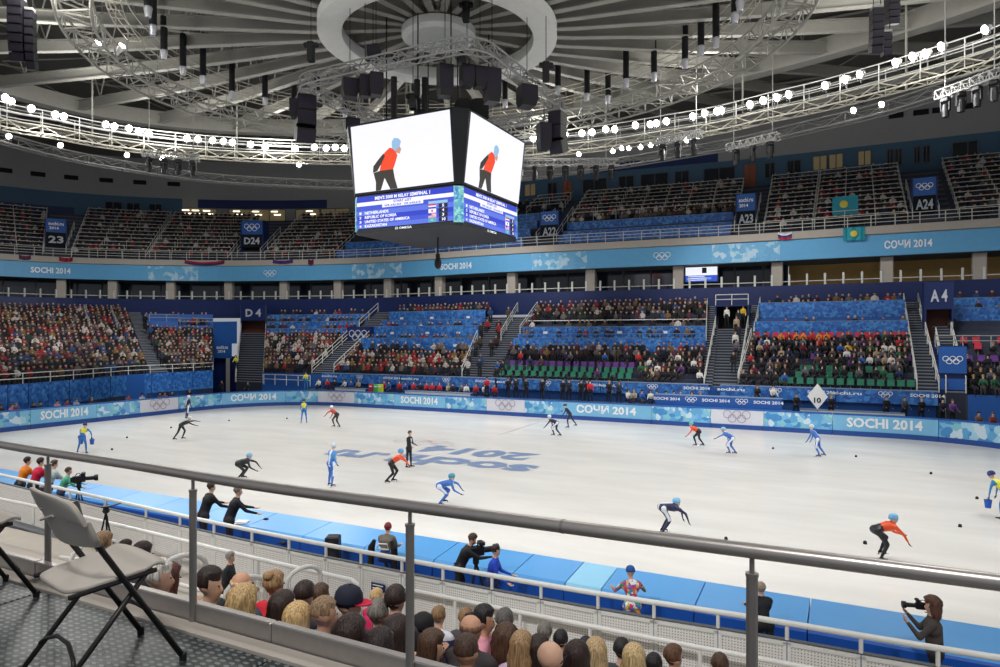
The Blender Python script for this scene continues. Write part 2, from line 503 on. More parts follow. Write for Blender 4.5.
mb = MB(); pa, na, _ = FC.seg(T0, T1, 1.6)
mb.sweep(pa, na, [(-.05, 14.75), (-.25, 14.8), (-.25, 15.45), (.15, 15.5), (1.2, 15.5), (1.2, 14.75)], m_conc)
struct(mb, 'trim_1')
# blue fascia
mb = MB(); mb.sweep(pa, na, [(0, zF), (0, 14.75), (.35, 14.75), (.35, zF)], m_fascia); struct(mb, 'trim_2')
# fascia patterns, lettering and rings
def ffn(t0, zc=13.88, off=-.03):
    def f(u, v):
        q = FC.pt(t0+u, off); return Vector((q[0], q[1], zc+v))
    return f
for a, b, lab in ((148, 198, 'left, between two hanging flags'), (352, 402, 'below the scoreboard'), (532, 587, 'right of the scoreboard'), (712, 780, 'below the A23 entrance'), (-30, -4, 'beyond the left edge')):
    if a < -20: continue
    t0, t1 = F_at(a), F_at(b); q, nn, _ = FC.seg(t0, t1, .8)
    mb = MB(); mb.sweep(q, nn, [(-.02, zF+.04), (-.02, 14.7), (-.002, 14.7), (-.002, zF+.04)], m_pattf)
    tag(mb.build('patterned_banner'), 'pale patchwork pattern on the balcony front, '+lab, 'banner')
for px, s, w, lab in ((51, 'SOCHI 2014', 40, 'white SOCHI 2014 lettering on the balcony front, far left'), (456, 'SOCHI 2014', 31, 'white SOCHI 2014 lettering on the balcony front beneath the scoreboard'),
                      (908, 'СОЧИ 2014', 48, 'white Cyrillic lettering and 2014 on the balcony front, far right')):
    t = F_at(px); ww = abs(F_at(px+w/2)-F_at(px-w/2))
    mb = MB(); write(mb, s, ffn(t), ww, .68, m_ink, bold=.03); tag(mb.build('balcony_lettering'), lab, 'lettering')
for px, lab in ((270, 'white five-ring emblem on the balcony front left of the scoreboard'), (662, 'white five-ring emblem on the balcony front right of the scoreboard')):
    t = F_at(px); mb = MB(); rings(mb, ffn(t), 1.55, m_ink, th=.09); tag(mb.build('ring_emblem'), lab, 'emblem')
# balcony slab underside and hospitality level behind it
mb = MB(); pb = [FC.pt(t, 5.2) for t in _]; 
mb.sweep(pa, na, [(.35, 12.98), (.35, 13.3), (5.5, 13.3), (5.5, 12.98)], m_concd); struct(mb, 'ceiling')
mb = MB(); mb.sweep(pa, na, [(.9, 10.6), (.9, 10.85), (5.5, 10.85), (5.5, 10.6)], m_concd); struct(mb, 'floor')
tw = F_at(785)
q, nn, _t = FC.seg(T0, tw, 1.6)
mb = MB(); mb.sweep(q, nn, [(4.0, 10.85), (4.0, 13.0), (4.2, 13.0), (4.2, 10.85)], m_glassd); struct(mb, 'window_1')
q, nn, _t = FC.seg(tw, T1, 1.6)
mb = MB(); mb.sweep(q, nn, [(5.0, 10.85), (5.0, 13.0), (5.2, 13.0), (5.2, 10.85)], m_warm); struct(mb, 'wall_back')
# frames in the dark glass front
for i, px in enumerate(range(6, 780, 29)):
    t = F_at(px)
    if t is None: continue
    p = FC.pt(t, 3.95); mb = MB(); mb.box((p[0], p[1], 11.9), (.12, .12, 2.15), m_concd); struct(mb, 'trim_3')
colpx = [61, 112, 170, 228, 283, 337, 387, 438, 511, 590, 678, 777, 887, 980]
for px in colpx:
    t = F_at(px, .9); p = FC.pt(t, 1.3); nn = FC.nr(t)
    mb = MB(); mb.bbox((p[0], p[1], 11.8), (.95, .8, 2.4), m_conc, .05, rz=math.atan2(nn[1], nn[0])-PI/2); struct(mb, 'column')
# deck rail with stub posts
t = thing('deck_railing', 'long white stub-post railing along the deck below the balcony', 'railing', (*FC.pt(FC.L/2), 10.85))
q, nn, ts = FC.seg(T0+2, T1-8, 1.6, off=.95)
mb = MB(); mb.tube([(x, y, 11.2) for x, y in q], .045, m_rail, 5); mb.build('rail', t)
k = 0; s = F_at(-8, .95)
while s < F_at(1010, .95):
    p = FC.pt(s, .9); mb = MB(); mb.box((p[0], p[1], 11.33), (.17, .12, 1.0), m_rail, rz=0); mb.build('post', t); s += 1.42; k += 1
# dark blue wall under the deck
mb = MB(); mb.sweep(*FC.seg(T0, T1, 1.6)[:2], [(.75, 8.6), (.75, 10.85), (.95, 10.85), (.95, 8.6)], m_navy); struct(mb, 'wall_back')

# ---------------------------------------------------------------- upper tier
UN, UD, UR, UZ = 12, 1.02, .60, 15.75
mb = MB(); prof = [(1.2, 15.5)]
for k in range(UN):
    prof += [(1.2+k*UD, UZ+k*UR), (1.2+(k+1)*UD, UZ+k*UR)]
zt = UZ+(UN-1)*UR
prof += [(1.2+UN*UD+1.4, zt), (1.2+UN*UD+1.4, zt-.4), (1.2, 14.9)]
mb.sweep(pa, na, prof, m_stand); struct(mb, 'floor')
WO = 1.2+UN*UD+1.35
def wallband(z0, z1, m, name, a=T0, b=T1, off=0.0):
    q, nn, _ = FC.seg(a, b, 1.6)
    mb = MB(); mb.sweep(q, nn, [(WO+off, z0), (WO+off, z1), (WO+.3, z1), (WO+.3, z0)], m); return struct(mb, name)
wallband(zt-.5, 31.0, m_wallg, 'wall_back')
def ut(px): return F_at(px, WO)
# blue bands of the upper wall
wallband(zt, 25.6, m_blue2, 'trim_4', ut(-60) or T0, ut(182), -.03)
wallband(zt, 23.6, m_navy, 'trim_5', ut(-60) or T0, ut(75), -.06)
wallband(24.4, 25.6, m_navy, 'trim_5', ut(198), ut(327), -.06)
wallband(zt, 25.9, m_blue2, 'trim_4', ut(505), ut(1040) or T1, -.03)
wallband(25.9, 26.9, m_navy, 'trim_5', ut(590), ut(718), -.06)
def wall_panel(px0, px1, z0, z1, m, name, off=-.08, extra=None, fr=True):
    t0, t1 = ut(px0), ut(px1); q, nn, _ = FC.seg(t0, t1, .8)
    mb = MB(); mb.sweep(q, nn, [(WO+off, z0), (WO+off, z1), (WO-.03, z1), (WO-.03, z0)], m)
    o = struct(mb, name)
    if fr:
        f = MB()
        for t in (t0, (t0+t1)/2, t1):
            p = FC.pt(t, WO+off-.03); f.box((p[0], p[1], (z0+z1)/2), (.09, .09, z1-z0), m_concd, rz=math.atan2(FC.nr(t)[1], FC.nr(t)[0]))
        for z in (z0, z1): f.tube([(x+a*(WO+off-.03), y+b*(WO+off-.03), z) for (x, y), (a, b) in zip(q, nn)], .05, m_concd, 4)
        f.build('window_frame', o)
    return o
# lit boxes left of the scoreboard
m_roomw = mat('lit_room', (168, 150, 112), emit=.16)
for i, (a, b) in enumerate(((182, 217), (229, 252), (253, 286), (296, 320), (321, 350))):
    wall_panel(a, b, zt+.3, 24.3, m_roomw, 'window_2')
for i, px in enumerate((186, 196, 207, 237, 256, 275, 310)):
    for j in range(2):
        t = ut(px+j*3); p = FC.pt(t, WO-.25); nn = FC.nr(t)
        mb = MB(); mb.box((p[0], p[1], 24.0-.45*j), (.9, .14, .1), m_lampw, rz=math.atan2(nn[1], nn[0])-PI/2)
        tag(mb.build('ceiling_light'), 'small warm strip light glowing in the lit boxes left of the scoreboard', 'light', 'strip lights in the lit boxes')
for a, b in ((105, 122), (127, 140), (149, 162), (548, 557), (583, 607), (619, 634), (641, 668), (675, 689), (704, 735), (765, 775), (787, 801), (887, 893), (895, 902), (914, 920), (923, 930), (952, 978)):
    wall_panel(a, b, 23.6 if a > 500 else 23.4, 25.2 if a > 500 else 24.7, m_glassd, 'window_3')
for a, b in ((525, 536), (813, 827), (829, 843), (858, 871)):
    wall_panel(a, b, 23.9, 25.4, m_roomw, 'window_4')
m_door = mat('orange_door', (150, 84, 56), .6)
for a, b in ((563, 572), (744, 756)):
    wall_panel(a, b, zt+.2, 25.3, m_door, 'door_1')
for px in (4+34*i for i in range(6)):
    t = ut(px); p = FC.pt(t, WO-.1); nn = FC.nr(t); mb = MB(); mb.box((p[0], p[1], 27.6), (1.6, .2, .55), m_dark, rz=math.atan2(nn[1], nn[0])-PI/2)
    tag(mb.build('wall_vent'), 'dark slatted vent high on the grey wall, left side', 'vent', 'vents on the left wall')
for px in (896, 921, 940, 965):
    t = ut(px); p = FC.pt(t, WO-.1); nn = FC.nr(t); mb = MB(); mb.box((p[0], p[1], 28.6), (1.3, .2, .5), m_dark, rz=math.atan2(nn[1], nn[0])-PI/2)
    tag(mb.build('wall_vent'), 'dark slatted vent high on the grey wall, right side', 'vent', 'vents on the right wall')

# ================================================================= roof
wp = [FC.pt(T0+(T1-T0)*i/60, WO+.2) for i in range(61)]
allp = wp+[(x, 2*CY-y) for x, y in wp[::-1]]
angs = sorted([(math.atan2(y-CY, x-CX), math.hypot(x-CX, y-CY)) for x, y in allp])
AA = np.array([a for a, r in angs]); AR = np.array([r for a, r in angs])
def Rwall(a):
    a = (a+PI) % (2*PI)-PI
    return float(np.interp(a, np.concatenate([AA-2*PI, AA, AA+2*PI]), np.concatenate([AR]*3)))
def roof_z(rho): return 30.9+5.0*(1-rho*rho)
mb = MB(); NA, NR = 96, 14; vs = []
for i in range(NA):
    a = 2*PI*i/NA; R = Rwall(a)
    for j in range(NR+1):
        rho = j/NR; vs.append((CX+R*rho*math.cos(a), CY+R*rho*math.sin(a), roof_z(rho)+(.12 if i % 2 else 0)*(j > 1)))
fs = [(i*(NR+1)+j, i*(NR+1)+j+1, ((i+1) % NA)*(NR+1)+j+1, ((i+1) % NA)*(NR+1)+j) for i in range(NA) for j in range(NR)]
mb.add(vs, fs, m_roof); struct(mb, 'ceiling')
GA, GB, GZ = 40.0, 23.5, 26.2
def ell(a, A=GA, B=GB, dx=0.0, dy=0.0): return (CX+dx+A*math.cos(a), CY+dy+B*math.sin(a))
def ering(A, B, n=120, dx=0.0, dy=0.0, a0=0, a1=2*PI):
    ps = []; ns = []
    for i in range(n):
        a = a0+(a1-a0)*i/n; ps.append(ell(a, A, B, dx, dy)); v = Vector((math.cos(a)/A, math.sin(a)/B)).normalized(); ns.append((v.x, v.y))
    return ps, ns
ps, ns = ering(GA, GB, 120)
mb = MB(); mb.sweep(ps, ns, [(-.5, GZ-.65), (-.5, GZ+.65), (.5, GZ+.65), (.5, GZ-.65)], m_beam, closed=True); struct(mb, 'ring_girder')
# radial roof beams
NB = 40
for i in range(NB):
    a = 2*PI*(i+.35)/NB; c, s = math.cos(a), math.sin(a)
    rg = 1/math.sqrt((c/GA)**2+(s/GB)**2)
    st = [(5.6, 23.42, .38), (7.5, 23.5, .34), (rg*.5+3, 24.6, .36), (rg, GZ, .42), (min(Rwall(a), rg+30), 30.6, .38)]
    if CY+rg*s < -2 and False: continue
    mb = MB(); u = Vector((-s, c, 0)); vs = []
    w, tf = .19, .07
    prof = [(-w, -1), (w, -1), (w, -1+.2), (.05, -1+.2), (.05, 1-.2), (w, 1-.2), (w, 1), (-w, 1), (-w, 1-.2), (-.05, 1-.2), (-.05, -1+.2), (-w, -1+.2)]
    for r, z, h in st:
        for x, y in prof: vs.append(Vector((CX+r*c, CY+r*s, z+y*h))+u*x)
    k = len(prof); fs = [tuple(range(k))[::-1], tuple(range((len(st)-1)*k, len(st)*k))]
    fs += [(j*k+q, j*k+(q+1) % k, (j+1)*k+(q+1) % k, (j+1)*k+q) for j in range(len(st)-1) for q in range(k)]
    mb.add(vs, fs, m_beam); struct(mb, 'roof_beam')
    if i % 2 == 0:      # hub spokes
        mb = MB(); vs = []
        for r, z, h in ((1.2, 23.25, .26), (5.5, 23.42, .34)):
            for x, y in prof: vs.append(Vector((CX+r*c, CY+r*s, z+y*h))+u*x)
        mb.add(vs, [tuple(range(k))[::-1], tuple(range(k, 2*k))]+[(q, (q+1) % k, k+(q+1) % k, k+q) for q in range(k)], m_beam)
        struct(mb, 'roof_beam')
# upper roof lattice: purlins and bracing under the panels
for rho in (.18, .28, .38, .48, .58, .68, .78, .88):
    mb = MB(); pp = []
    for i in range(NB):
        a = 2*PI*(i+.35)/NB; R = Rwall(a); pp.append((CX+R*rho*math.cos(a), CY+R*rho*math.sin(a), roof_z(rho)-.25))
    mb.tube(pp, .13, m_beam, 4, closed=True); struct(mb, 'roof_purlin')
for i in range(NB):
    mb = MB(); zig = []
    for j in range(1, 10):
        a = 2*PI*(i+.35+(j % 2))/NB; rho = j/10.5; R = Rwall(a)
        zig.append((CX+R*rho*math.cos(a), CY+R*rho*math.sin(a), roof_z(rho)-.35))
    mb.tube(zig, .08, m_beam, 4); 
    a = 2*PI*(i+.35)/NB; c, s = math.cos(a), math.sin(a); R = Rwall(a); rg = 1/math.sqrt((c/GA)**2+(s/GB)**2)
    z1 = []
    for j in range(9):
        r = 8+(rg-8)*j/8; zb = 23.4+(GZ-23.4)*(r-6)/(rg-6)
        z1.append((CX+r*c, CY+r*s, zb+.3 if j % 2 else roof_z(r/R)-.3))
    mb.tube(z1, .06, m_beam, 4); struct(mb, 'roof_brace')
# white ring and hub disc at the crown
ps, ns = ering(6.4, 6.4, 72)
mb = MB(); mb.sweep(ps, ns, [(-1.25, 22.3), (-1.25, 22.95), (0, 22.95), (0, 22.3)], m_ring, closed=True)
tag(mb.build('crown_ring'), 'large flat white ring where the roof beams meet, above the scoreboard', 'ring')
mb = MB(); mb.lathe([(0, 22.35), (1.7, 22.35), (2.0, 22.5), (2.0, 22.9), (0, 22.9)], (CX, CY, 0), m_ring, 40)
tag(mb.build('hub_disc'), 'white round disc at the centre of the crown ring', 'disc')
# dark acoustic panels between the beams
for i in range(0, NB, 4):
    a0, a1 = 2*PI*(i+.45)/NB, 2*PI*(i+1.25)/NB
    vs = []
    for a, (r0, r1) in ((a0, (9, 17)), (a1, (9, 17))):
        for r in (r0, r1): vs.append((CX+r*math.cos(a), CY+r*math.sin(a), 27.6))
    mb = MB(); mb.add(vs+[(x, y, z+.25) for x, y, z in vs], [(0, 1, 3, 2), (4, 6, 7, 5), (0, 4, 5, 1), (2, 3, 7, 6), (0, 2, 6, 4), (1, 5, 7, 3)], m_dark)
    tag(mb.build('baffle_panel'), 'dark flat baffle panel hanging between the roof beams', 'panel', 'dark baffles in the roof')
# ================================================================= people
def cloth(c, var=.12, rough=.75):
    return mat('cloth_%d_%d_%d' % tuple(c), c, rough, var=var, scale=9)
SKINS = [mat('skin_%d' % i, c, .55, var=.05, scale=12) for i, c in enumerate(((216, 172, 146), (202, 152, 124), (226, 186, 162), (150, 102, 78)))]
def hair_mat(c):
    n = 'hair_%d_%d_%d' % tuple(c)
    if n in MAT: return MAT[n]
    m = mat(n, c, .5, var=.3, scale=6); nt = m.node_tree; b = nt.nodes['Principled BSDF']
    tc = nt.nodes.new('ShaderNodeTexCoord'); w = nt.nodes.new('ShaderNodeTexNoise'); mp = nt.nodes.new('ShaderNodeMapping')
    mp.inputs['Scale'].default_value = (90, 90, 5); w.inputs['Scale'].default_value = 1.0
    old = b.inputs['Base Color'].links[0].from_socket; rr = nt.nodes.new('ShaderNodeMapRange'); rr.inputs['From Min'].default_value = .3; rr.inputs['From Max'].default_value = .7
    rr.inputs['To Min'].default_value = .45; rr.inputs['To Max'].default_value = 1.7; sc_ = nt.nodes.new('ShaderNodeVectorMath'); sc_.operation = 'SCALE'
    nt.links.new(w.outputs['Fac'], rr.inputs['Value']); nt.links.new(old, sc_.inputs[0]); nt.links.new(rr.outputs['Result'], sc_.inputs['Scale']); nt.links.new(sc_.outputs['Vector'], b.inputs['Base Color'])
    bp = nt.nodes.new('ShaderNodeBump'); bp.inputs['Strength'].default_value = .8; bp.inputs['Distance'].default_value = .01
    nt.links.new(tc.outputs['Object'], mp.inputs['Vector']); nt.links.new(mp.outputs['Vector'], w.inputs['Vector'])
    nt.links.new(w.outputs['Fac'], bp.inputs['Height']); nt.links.new(bp.outputs['Normal'], b.inputs['Normal'])
    return m
def rotd(ang):      # direction for a limb: 0 = down, positive = forward (+X)
    return Vector((math.sin(ang), 0, -math.cos(ang)))
R_ = math.radians
def pose(lean=0, head=0, legs=((0, 0), (0, 0)), arms=((5, 15), (5, 15)), hipw=.095, spread=(0, 0), armspread=(8, 8), twist=0, hip=None, seated=False, S=1.0):
    """joints of a 1.75 m figure facing +X; angles in degrees. legs: (thigh, shin); arms: (upper, fore)"""
    J = {}; J['hip'] = Vector((0, 0, 0))
    t = Vector((math.sin(R_(lean)), 0, math.cos(R_(lean))))
    curve = Vector((math.sin(R_(lean*1.15)), 0, math.cos(R_(lean*1.15))))
    J['belly'] = t*.2*.9; J['chest'] = t*.2+curve*.16; J['neck'] = t*.2+curve*.31
    h = R_(lean*.6+head); hd = Vector((math.sin(h), 0, math.cos(h)))
    J['head'] = J['neck']+hd*.175; J['hdir'] = hd
    for q, sg in enumerate((1, -1)):
        k = 'L' if q == 0 else 'R'
        J['hip'+k] = Vector((0, sg*hipw, -.02))
        a, b = legs[q]; sp = R_(spread[q])*sg
        d = rotd(R_(a)); d = Vector((d.x, math.sin(sp), d.z*math.cos(sp))); J['knee'+k] = J['hip'+k]+d*.43
        d = rotd(R_(b)); d = Vector((d.x, math.sin(sp)*.8, d.z*math.cos(sp))); J['ank'+k] = J['knee'+k]+d*.41
        fa = R_(b)*.35; J['toe'+k] = J['ank'+k]+Vector((.17*math.cos(fa), sg*.02, -.045+.0*fa))
        J['heel'+k] = J['ank'+k]+Vector((-.045, 0, -.045))
        J['sh'+k] = J['neck']-curve*.055+Vector((0, sg*.175, 0))
        u, v = arms[q]; asp = R_(armspread[q])*sg
        d = rotd(R_(u)); J['elb'+k] = J['sh'+k]+Vector((d.x, math.sin(asp), d.z*math.cos(asp)))*.28
        d = rotd(R_(v)); J['wri'+k] = J['elb'+k]+Vector((d.x, math.sin(asp)*.2, d.z))*.25
        J['fin'+k] = J['wri'+k]+Vector((d.x, 0, d.z))*.08
    zmin = min(J['heelL'].z, J['heelR'].z, J['toeL'].z, J['toeR'].z)-.035
    off = Vector((0, 0, -zmin)) if not seated else Vector((0, 0, .47-(-.09)))
    for k in J:
        if k != 'hdir': J[k] = J[k]+off
    if twist:
        M = Matrix.Rotation(R_(twist), 3, 'Z')
        for k in ('neck', 'head', 'chest', 'shL', 'shR', 'elbL', 'elbR', 'wriL', 'wriR', 'finL', 'finR'):
            pass
    return J
def prims(J, fem=False, bulk=1.0, bare=False):
    w = bulk; p = []
    p += [(J['hipL'], J['hipR'], .115*w, .115*w, 'bot'), (J['hip'], J['belly'], .125*w, .115*w, 'bot'), (J['belly'], J['chest'], .118*w, .125*w, 'top')]
    p += [(J['chest']+Vector((0, .07, 0)), J['chest']-Vector((0, .07, 0)), .115*w, .115*w, 'top'), (J['shL']*.86+J['shR']*.14, J['shR']*.86+J['shL']*.14, .075*w, .075*w, 'top')]
    p += [(J['chest'], J['neck'], .09*w, .062, 'top'), (J['neck'], J['head']-J['hdir']*.08, .054, .052, 'skin')]
    h = J['head']; d = J['hdir']; f = Vector((d.z, 0, -d.x))
    p += [(h+d*.02-f*.01, h+d*.035-f*.025, .088, .09, 'skin'), (h-d*.03+f*.015, h-d*.065+f*.04, .068, .045, 'skin'), (h-d*.005+f*.085, h-d*.03+f*.098, .011, .015, 'skin')]
    for s in (1, -1): p.append((h+Vector((0, s*.083, 0))+d*.01-f*.012, h+Vector((0, s*.086, 0))-d*.025-f*.005, .016, .011, 'skin'))
    for k in 'LR':
        p += [(J['hip'+k], J['knee'+k], .088*w, .056*w, 'bot'), (J['knee'+k], J['knee'+k]*.65+J['ank'+k]*.35, .055*w, .056*w, 'bot'), (J['knee'+k]*.65+J['ank'+k]*.35, J['ank'+k], .056*w, .036*w, 'bot')]
        p += [(J['ank'+k], J['heel'+k], .038, .036, 'shoe'), (J['heel'+k], J['toe'+k], .038, .032, 'shoe')]
        p += [(J['sh'+k], J['elb'+k], .055*w, .042*w, 'top'), (J['elb'+k], J['wri'+k], .042*w, .029*w, 'top'), (J['wri'+k], J['fin'+k], .026, .03, 'hand')]
    return p
def solid(mbp, a, b, ra, rb, m):
    mbp.sphere(a, ra, m, 10, 7); mbp.sphere(b, rb, m, 10, 7)
    if (b-a).length > .004: mbp.tube([a, b], ra, m, 10, rs=[ra, rb])
def fingers(v, f, J, k, curl=35, n=5):
    """five bent fingers rooted in the palm; returns verts/faces"""
    mb = MB(); w = J['wri'+k]; q = (J['fin'+k]-w).normalized(); side = Vector((0, 1, 0))
    s = 1 if k == 'L' else -1
    nrm = q.cross(side).normalized()
    for i, (o, L) in enumerate(((-.028, .062), (-.009, .072), (.010, .076), (.028, .068))):
        a = J['fin'+k]+side*o*-s; c1, c2 = R_(curl*.5), R_(curl)
        b = a+(q*math.cos(c1)+nrm*math.sin(c1))*L*.55; c = b+(q*math.cos(c2*1.2)+nrm*math.sin(c2*1.2))*L*.5
        mb.tube([a-q*.02, b, c], .008, None, 5, rs=[.0095, .0085, .0065])
    a = w*.55+J['fin'+k]*.45-side*s*.024; b = a+(q*.6-side*s*.7+nrm*.3).normalized()*.04; c = b+(q*.9+nrm*.3).normalized()*.03
    mb.tube([a, b, c], .01, None, 5, rs=[.012, .010, .008])
    return mb
def body(J, top, bot, skin, shoe, name='person', voxel=.028, bulk=1.0, sleeves=None, hand=None, extra=(), parent=None, digits=True, tagfn=None, smooth=3):
    """one continuous surface grown over the joints"""
    pr = prims(J, bulk=bulk)+list(extra)
    mb = MB()
    for a, b, ra, rb, t in pr: solid(mb, a, b, ra, rb, None)
    me = bpy.data.meshes.new('tmp'); me.from_pydata(mb.v, [], mb.f); me.update()
    ob = bpy.data.objects.new('tmp', me); C.objects.link(ob)
    md = ob.modifiers.new('r', 'REMESH'); md.mode = 'VOXEL'; md.voxel_size = voxel; md.adaptivity = 0
    sm = ob.modifiers.new('s', 'SMOOTH'); sm.factor = .5; sm.iterations = smooth
    dg = bpy.context.evaluated_depsgraph_get(); dg.update()
    m2 = bpy.data.meshes.new_from_object(ob.evaluated_get(dg))
    bpy.data.objects.remove(ob); bpy.data.meshes.remove(me)
    v = np.empty(len(m2.vertices)*3); m2.vertices.foreach_get('co', v); v = v.reshape(-1, 3)
    fs = [tuple(p.vertices) for p in m2.polygons]; bpy.data.meshes.remove(m2)
    cen = np.array([v[list(f)].mean(0) for f in fs])
    mm = {'top': top, 'bot': bot, 'skin': skin, 'shoe': shoe, 'hand': hand or skin, 'sleeve': sleeves or top}
    A = np.array([a for a, *_ in pr]); B = np.array([b for _, b, *_ in pr]); RA = np.array([q[2] for q in pr]); RB = np.array([q[3] for q in pr])
    D = B-A; L2 = (D*D).sum(1)+1e-9
    t = ((cen[:, None, :]-A[None])*D[None]).sum(2)/L2; t = np.clip(t, 0, 1)
    dist = np.linalg.norm(cen[:, None, :]-(A[None]+D[None]*t[..., None]), axis=2)-(RA+(RB-RA)*t)
    idx = dist.argmin(1)
    tags = [pr[i][4] for i in idx]
    if tagfn: tags = [tagfn(c, tg, J) for c, tg in zip(cen, tags)]
    out = MB(); out.v = [tuple(x) for x in v]; out.f = fs
    out.m = [out.mi(mm[tg] if isinstance(tg, str) else tg) for tg in tags]
    if digits:
        for k in 'LR':
            fm = fingers(None, None, J, k); out.add(fm.v, fm.f, mm['hand'])
    o = out.build(name, parent, smooth=True, local=True)
    return o
def head_frame(J):
    d = J['hdir']; f = Vector((d.z, 0, -d.x)); M = Matrix((f, Vector((0, 1, 0)), d)).transposed(); return J['head'], M
def hair(J, col, style='short', parent=None, seed=0):
    h, M = head_frame(J); rnd = random.Random(seed); mb = MB(); m = hair_mat(col)
    n, k = 28, 16; vs = []; fs = []
    amp = .004 if style in ('short', 'buzz') else .007
    ph = rnd.random()*6
    for i in range(k+1):
        t = PI*i/k
        for j in range(n):
            a = 2*PI*j/n
            x, y, z = math.sin(t)*math.cos(a), math.sin(t)*math.sin(a), math.cos(t)
            thick = {'short': .012, 'buzz': .004, 'long': .022, 'bun': .012, 'curly': .036, 'pony': .012, 'bald': .009}[style]
            r = 1
            R = Vector((x*(.098+thick), y*(.084+thick), z*(.105+thick)))
            R += Vector((-.012, 0, .035))
            front = x > .35 and z < .42
            if style == 'bald': front = front or z > .35
            if front: R = Vector((x, y, z))*(.04 if style == 'bald' else .07)
            low = -0.35 if style in ('short', 'buzz', 'bun', 'pony', 'bald') else -.2
            if not front and z < low:
                if style in ('long', 'curly'):
                    drop = (-z+low)*(.34 if style == 'long' else .2)
                    R = Vector((min(R.x, .02)*.9-.02, R.y*(1.15+.35*(-z)), R.z-drop*(1 if x < .3 else .5)))
                else: R = R*.86
            s = 1+amp*8*math.sin(9*a+ph)*.35+rnd.uniform(-1, 1)*amp*2
            if style == 'curly': s += .10*math.sin(7*a+5*t+ph)
            R = Vector((R.x*s, R.y*s, R.z))
            vs.append(M@R+h)
    for i in range(k):
        for j in range(n):
            l = (j+1) % n; fs.append((i*n+j, (i+1)*n+j, (i+1)*n+l, i*n+l))
    mb.add(vs, fs, m)
    if style == 'bun': mb.sphere(h+M@Vector((-.09, 0, .11)), (.05, .055, .045), m, 12, 8)
    if style == 'pony': mb.tube([h+M@Vector((-.10, 0, .05)), h+M@Vector((-.16, 0, .02)), h+M@Vector((-.17, 0, -.12)), h+M@Vector((-.15, 0, -.22))], .03, m, 8, rs=[.02, .035, .03, .008])
    return mb.build('hair', parent, smooth=True, local=True)
def cap(J, col, brim, parent, beanie=False):
    h, M = head_frame(J); mb = MB(); m = cloth(col)
    prof = [(.112, .0), (.114, .03), (.108, .075), (.085, .115), (.045, .138), (0, .143)]
    mb.lathe(prof, h+M@Vector((-.008, 0, .02)), m, 20, M=M@Matrix.Diagonal((1.02, .92, 1)))
    if not beanie: mb.sphere(h+M@Vector((-.008, 0, .163)), .01, m, 8, 5)
    o = mb.build('cap', parent, smooth=True, local=True)
    if not beanie:
        b = MB(); out = []
        for i in range(9):
            a = -PI*.36+PI*.72*i/8; out.append((.10*math.cos(a), .088*math.sin(a)))
        out2 = [(.10+.085*math.cos(-PI/2+PI*i/8)*1.0, .075*math.sin(-PI/2+PI*i/8)) for i in range(9)][::-1]
        b.prism(out+out2, -.004, .006, cloth(brim), M=M, c=h+M@Vector((0, 0, .03)))
        b.build('brim', o, local=True)
    return o
def face(J, parent, skin):
    h, M = head_frame(J); mb = MB()
    for s in (1, -1): mb.sphere(h+M@Vector((.082, s*.032, .012)), (.006, .013, .007), mat('eye_dark', (40, 32, 30), .3), 8, 5)
    mb.build('eyes', parent, local=True)
    mb = MB(); mb.sphere(h+M@Vector((.083, 0, -.062)), (.006, .022, .005), mat('lips', (168, 96, 88), .5), 8, 5); mb.build('mouth', parent, local=True)
def helmet(J, col, parent):
    h, M = head_frame(J); mb = MB(); m = mat('helmet_%d_%d_%d' % tuple(col), col, .25)
    prof = [(.108, -.02), (.118, .02), (.115, .06), (.098, .105), (.06, .135), (0, .148)]
    mb.lathe(prof, h+M@Vector((-.01, 0, .01)), m, 18, M=M@Matrix.Diagonal((1.12, .88, 1)))
    mb.tube([h+M@Vector((.06, .085, 0)), h+M@Vector((.05, .06, -.09)), h+M@Vector((.05, -.06, -.09)), h+M@Vector((.06, -.085, 0))], .006, m_black, 4)
    return mb.build('helmet', parent, smooth=True, local=True)
def blades(J, parent):
    for k in 'LR':
        a, b = J['heel'+k], J['toe'+k]; d = (b-a).normalized(); c = (a+b)/2
        mb = MB(); mb.tube([a-d*.07-Vector((0, 0, .065)), b+d*.1-Vector((0, 0, .065))], .007, mat('blade_steel', (190, 190, 196), .2, metal=.8), 4)
        for q in (a, b): mb.tube([q-Vector((0, 0, .02)), q-Vector((0, 0, .065))], .014, m_black, 5)
        mb.build('skate_blade', parent, local=True)
def place(o, loc, face_dir):
    """face_dir: world angle (radians) the figure looks towards"""
    o.location = loc; o.rotation_euler = (0, 0, face_dir)
AR_ = YAW        # world angle of 'to the right in the picture'
def ang_img(deg):
    """0 = faces picture right, 90 = away from the camera, 180 = left, -90 = towards the camera"""
    return AR_+R_(deg)
SUITS = dict(
    NED=((232, 84, 40), (30, 30, 34)), KOR=((70, 120, 196), (58, 104, 184)), NAVY=((38, 40, 78), (36, 38, 74)), KAZ=((74, 158, 216), (60, 138, 204)),
    BLK=((34, 36, 42), (30, 32, 36)))
def skater(px, py, J, suit, heading, label, hel=(150, 200, 226), name='speed_skater', tagfn=None, sc=1.0, skin=None, hand=None):
    t, b = SUITS[suit] if isinstance(suit, str) else suit
    o = body(J, cloth(t, .06, .45), cloth(b, .06, .45), skin or SKINS[2], m_black, name, voxel=.03, bulk=1.1, tagfn=tagfn, hand=hand or cloth((60, 60, 70)))
    face(J, o, None); helmet(J, hel, o); blades(J, o)
    p = P(px, py, 0.0); place(o, (p.x, p.y, .07), ang_img(heading)); o.scale = (sc,)*3
    return tag(o, label, 'skater')
def lift(J, dz=0): return J
